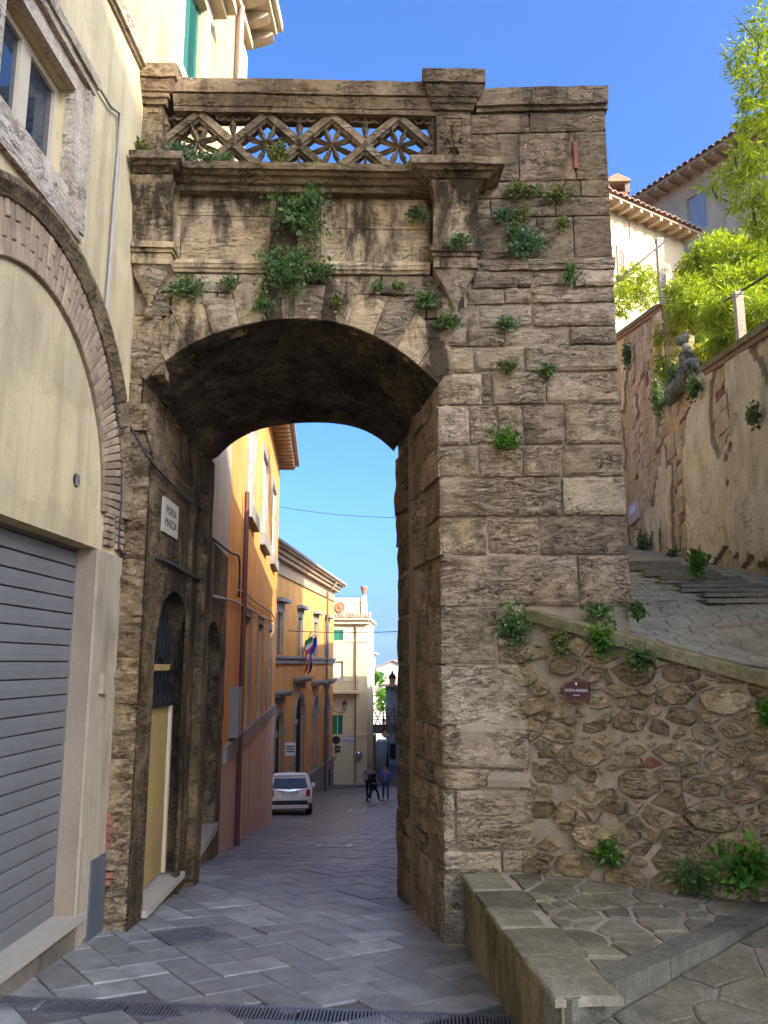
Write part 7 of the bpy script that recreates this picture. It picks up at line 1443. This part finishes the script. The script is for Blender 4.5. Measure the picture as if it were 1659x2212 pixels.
for s in (-1, 1):
    b = MB(); b.prism([cp_(s * x, y, z) for x, y, z in ((0.62, -0.03, 0.70), (0.865, 0.02, 0.70), (0.875, 0.05, 0.86), (0.84, 0.06, 0.97), (0.64, 0.0, 0.97))], (CM.to_3x3() @ Vector((0, 0.12, 0)))); b.build('tail_lamp', M['redlamp'], car)
    b = MB(); b.prism([cp_(s * x, -0.015, z) for x, z in ((0.6, 0.385), (0.83, 0.40), (0.83, 0.44), (0.6, 0.435))], (CM.to_3x3() @ Vector((0, 0.06, 0)))); b.build('reflector', M['redlamp'], car)
    b = MB(); b.prism([cp_(s * x, y, z) for x, y, z in ((0.9, 2.7, 1.0), (1.06, 2.7, 1.02), (1.07, 2.7, 1.17), (0.95, 2.7, 1.18))], (CM.to_3x3() @ Vector((0, 0.12, 0)))); b.build('door_mirror', M['carwhite'], car)
    b = MB(); b.add([cp_(s * x, y, z) for x, y, z in ((0.896, 0.75, 1.03), (0.897, 2.6, 1.03), (0.76, 2.4, 1.42), (0.765, 0.95, 1.43))], [(0, 1, 2, 3)]); b.build('side_window', M['carglass'], car)
    for yy in (0.78, 3.35):
        b = MB(); b.lathe([(0.24, -0.11), (0.325, -0.09), (0.335, 0), (0.325, 0.09), (0.24, 0.11)], cp_(s * 0.79, yy, 0.335), 22, tuple(CM.to_3x3() @ Vector((1, 0, 0)))); w_ = b.build('wheel', M['tyre'], car, True); b = MB(); b.lathe([(0.05, 0), (0.22, 0.01), (0.235, 0.03)], cp_(s * 0.9, yy, 0.335), 16, tuple(CM.to_3x3() @ Vector((-s, 0, 0)))); b.build('rim', M['silver'], w_)
b = MB(); b.prism([cp_(x, -0.02, z) for x, z in ((-0.72, 0.45), (0.72, 0.45), (0.66, 0.56), (-0.66, 0.56))], CM.to_3x3() @ Vector((0, 0.1, 0))); b.prism([cp_(x, -0.0, z) for x, z in ((-0.86, 0.24), (0.86, 0.24), (0.86, 0.46), (-0.86, 0.46))], CM.to_3x3() @ Vector((0, 0.5, 0))); b.build('bumper_insert', M['black'], car)
b = MB(); b.prism([cp_(x, -0.05, z) for x, z in ((-0.7, 0.27), (0.7, 0.27), (0.74, 0.35), (0.68, 0.40), (-0.68, 0.40), (-0.74, 0.35))], CM.to_3x3() @ Vector((0, 0.08, 0))); b.build('skid_plate', M['silver'], car)
b = MB(); b.prism([cp_(x, y, z) for x, y, z in ((-0.48, -0.03, 0.94), (-0.1, -0.045, 0.905), (0.1, -0.045, 0.905), (0.48, -0.03, 0.94), (0.48, -0.03, 0.97), (-0.48, -0.03, 0.97))], CM.to_3x3() @ Vector((0, 0.05, 0))); b.build('chrome_bar', M['chrome'], car)
b = MB(); b.lathe([(0.055, 0), (0.055, 0.02)], cp_(0, 0.0, 0.995), 16, tuple(CM.to_3x3() @ Vector((0, -1, 0)))); em = b.build('emblem', m_plain('dark_red_emblem', (0.2, 0.05, 0.05), 0.3), car); b = MB(); b.tube([cp_(0.055 * math.cos(t), -0.025, 0.995 + 0.055 * math.sin(t)) for t in np.linspace(0, 6.2832, 17)], 0.008, 5); b.build('ring', M['chrome'], em)
b = MB(); b.prism([cp_(x, -0.055, z) for x, z in ((-0.27, 0.79), (0.27, 0.79), (0.27, 0.90), (-0.27, 0.90))], CM.to_3x3() @ Vector((0, 0.05, 0))); pl8 = b.build('number_plate', m_plain('plate_white', (0.7, 0.72, 0.72), 0.4), car)
b = MB()
for s in (-1, 1): b.prism([cp_(s * x, -0.058, z) for x, z in ((0.235, 0.79), (0.27, 0.79), (0.27, 0.90), (0.235, 0.90))], CM.to_3x3() @ Vector((0, 0.005, 0)))
b.build('blue_band', m_plain('plate_blue', (0.02, 0.06, 0.35), 0.4), pl8)
CF = Fr(CM.translation, CM.to_3x3() @ Vector((1, 0, 0)), CM.to_3x3() @ Vector((0, -1, 0)), CM.to_3x3() @ Vector((0, 0, 1))); text_mesh('EY 138XS', 0.10, CF, 0, 0.845, 0.057, 0.001, 'plate_text', M['letter'], pl8, 0.85)
b = MB(); b.tube([cp_(0.0, 0.75, 1.61), cp_(0.02, 0.55, 1.9)], 0.008, 5); b.build('aerial', M['black'], car)
# ------------------------------------------------------------------ three people walking down the street
M['skin'] = m_plain('skin', (0.42, 0.24, 0.16), 0.55, var=0.08)
def person(label, px, py, Y, facing, H, shirt, trouser, stride, sleeve, shoe, hair, bag=False, bald=False):
    q = aty(px, py, Y); base = Vector((q.x, Y, zg(q.x, Y))); k = H / 1.75; rot = Matrix.Rotation(facing, 4, 'Z')
    def T(x, y, z): return base + (rot @ Vector((x * k, y * k, z * k)))
    s = stride; hip = 0.93 - 0.06 * s
    J = dict(pel=(0, 0, hip), spine=(0, 0.0, 1.12), chest=(0, 0.02, 1.33), neck=(0, 0.01, 1.48), head0=(0, 0.02, 1.58), head1=(0, 0.03, 1.68))
    for sd, n_, f in ((-1, 'l', 1), (1, 'r', -1)):
        J['hip' + n_] = (0.1 * sd, 0, hip - 0.04); J['kn' + n_] = (0.1 * sd, 0.22 * s * f + 0.03, 0.5); J['an' + n_] = (0.1 * sd, 0.34 * s * f - (0.12 * s if f < 0 else 0), 0.09 + (0.05 * s if f < 0 else 0)); J['toe' + n_] = (0.105 * sd, J['an' + n_][1] + 0.17, 0.04)
        J['sh' + n_] = (0.19 * sd, 0.0, 1.42); J['el' + n_] = (0.25 * sd, -0.1 * s * f, 1.14); J['wr' + n_] = (0.24 * sd, -0.22 * s * f + 0.06, 0.9); J['ha' + n_] = (0.235 * sd, -0.25 * s * f + 0.09, 0.82)
    def sk(nm, names, edges, rad, mat, par, sub=1): idx = {n: i for i, n in enumerate(names)}; return skin(nm, [T(*J[n]) for n in names], [(idx[a], idx[c]) for a, c in edges], [(r[0] * k, r[1] * k) if hasattr(r, '__len__') else r * k for r in rad], mat, par, sub)
    names = ['pel', 'spine', 'chest', 'neck', 'head0', 'head1']; rad = [0.12, 0.115, 0.125, 0.055, 0.085, 0.08]; ed = [('pel', 'spine'), ('spine', 'chest'), ('chest', 'neck'), ('neck', 'head0'), ('head0', 'head1')]
    for n_ in 'lr':
        names += ['hip' + n_, 'kn' + n_, 'an' + n_, 'toe' + n_, 'sh' + n_, 'el' + n_, 'wr' + n_, 'ha' + n_]; rad += [0.085, 0.058, 0.042, 0.03, 0.058, 0.042, 0.03, 0.033]
        ed += [('pel', 'hip' + n_), ('hip' + n_, 'kn' + n_), ('kn' + n_, 'an' + n_), ('an' + n_, 'toe' + n_), ('chest', 'sh' + n_), ('sh' + n_, 'el' + n_), ('el' + n_, 'wr' + n_), ('wr' + n_, 'ha' + n_)]
    p = tag(sk('person', names, ed, rad, M['skin'], None), label, 'person')
    tn = ['pel', 'spine', 'chest']; tr = [(0.165, 0.125), (0.16, 0.12), (0.18, 0.13)]; te = [('pel', 'spine'), ('spine', 'chest')]
    for n_ in 'lr': tn += ['sh' + n_, 'el' + n_] + (['wr' + n_] if sleeve > 1 else []); tr += [0.075, 0.06] + ([0.045] if sleeve > 1 else []); te += [('chest', 'sh' + n_), ('sh' + n_, 'el' + n_)] + ([('el' + n_, 'wr' + n_)] if sleeve > 1 else [])
    if sleeve == 1:
        for n_ in 'lr': a, c = J['sh' + n_], J['el' + n_]; J['elm' + n_] = tuple(a[i] * 0.35 + c[i] * 0.65 for i in range(3))
        tn = [('elm' + n[-1]) if n.startswith('el') else n for n in tn]; te = [tuple(('elm' + n[-1]) if n.startswith('el') and len(n) == 3 else n for n in e) for e in te]
    sk('shirt', tn, te, tr, shirt, p)
    ln = ['pel']; lr_ = [(0.165, 0.13)]; le = []
    for n_ in 'lr': ln += ['hip' + n_, 'kn' + n_, 'an' + n_]; lr_ += [0.105, 0.075, 0.06]; le += [('pel', 'hip' + n_), ('hip' + n_, 'kn' + n_), ('kn' + n_, 'an' + n_)]
    sk('trousers', ln, le, lr_, trouser, p)
    for n_ in 'lr': sk('shoe', ['an' + n_, 'toe' + n_], [('an' + n_, 'toe' + n_)], [0.05, 0.042], shoe, p)
    c = T(*J['head1']); b = MB(); b.lathe([(0.001, -0.01), (0.088, 0.0), (0.082, 0.05), (0.05, 0.082), (0.002, 0.092)] if not bald else [(0.001, -0.07), (0.089, -0.05), (0.09, -0.02), (0.087, -0.005), (0.001, -0.003)], c + Vector((0, 0, -0.015)), 12); b.build('hair', hair, p, True)
    b = MB(); b.lathe([(0.02, 0), (0.012, 0.02), (0.002, 0.028)], T(0, 0.1, 1.62), 6, tuple(rot @ Vector((0, 1, 0)))); b.build('nose', M['skin'], p, True)
    for sd in (-1, 1): b = MB(); b.lathe([(0.002, -0.028), (0.014, 0), (0.002, 0.028)], T(0.087 * sd, 0.015, 1.63), 6); b.build('ear', M['skin'], p, True)
    if bag:
        bk = MB(); bk.fbox(Fr(T(0, -0.2, 1.2), rot @ Vector((1, 0, 0)), rot @ Vector((0, -1, 0))), -0.14, 0.14, -0.22, 0.2, -0.08, 0.08); bo = tag(bk.build('backpack', M['black']), 'black backpack on the person in dark clothes', 'backpack'); md_ = bo.modifiers.new('bevel', 'BEVEL'); md_.width = 0.05; md_.segments = 3
    return p
dkblue = m_plain('dark_denim', (0.025, 0.035, 0.07), 0.85); person('person in grey T-shirt and dark trousers walking away', 796.5, 1718, 45.6, R(-8), 1.78, m_plain('grey_tshirt', (0.23, 0.24, 0.27), 0.9), m_plain('black_trousers', (0.018, 0.018, 0.024), 0.9), 0.25, 1, M['black'], m_plain('grey_stubble', (0.22, 0.15, 0.12), 0.8), bald=True)
person('person in black clothes with a backpack striding across the street', 807, 1732, 43.0, R(-72), 1.66, m_plain('black_top', (0.012, 0.012, 0.016), 0.9), m_plain('charcoal_trousers', (0.03, 0.03, 0.035), 0.9), 0.95, 1, m_plain('dark_red_shoe', (0.08, 0.02, 0.03), 0.6), m_plain('brown_hair', (0.06, 0.03, 0.018), 0.7), bag=True)
person('person in blue shirt and jeans, turned to the others', 833, 1724, 45.2, R(12), 1.78, m_plain('blue_shirt', (0.13, 0.2, 0.55), 0.85), m_plain('blue_jeans', (0.06, 0.09, 0.22), 0.85), 0.3, 2, m_plain('brown_shoe', (0.07, 0.03, 0.025), 0.6), m_plain('short_brown_hair', (0.09, 0.05, 0.03), 0.7))

# ------------------------------------------------------------------ the air over the valley
b = MB(); b.box((-4200, -120, -260), (4200, 3400, 95)); hz_ = b.build('haze', None); tag(hz_, 'pale blue haze over the valley', 'haze', kind='stuff')
hm = bpy.data.materials.new('valley_haze'); hm.use_nodes = True; hn = hm.node_tree; hn.nodes.remove(hn.nodes['Principled BSDF']); pv = hn.nodes.new('ShaderNodeVolumePrincipled')
pv.inputs['Color'].default_value = (0.45, 0.68, 1.0, 1); pv.inputs['Density'].default_value = 2.6e-4; pv.inputs['Anisotropy'].default_value = 0.0
hn.links.new(pv.outputs[0], hn.nodes['Material Output'].inputs['Volume']); hz_.data.materials.append(hm)
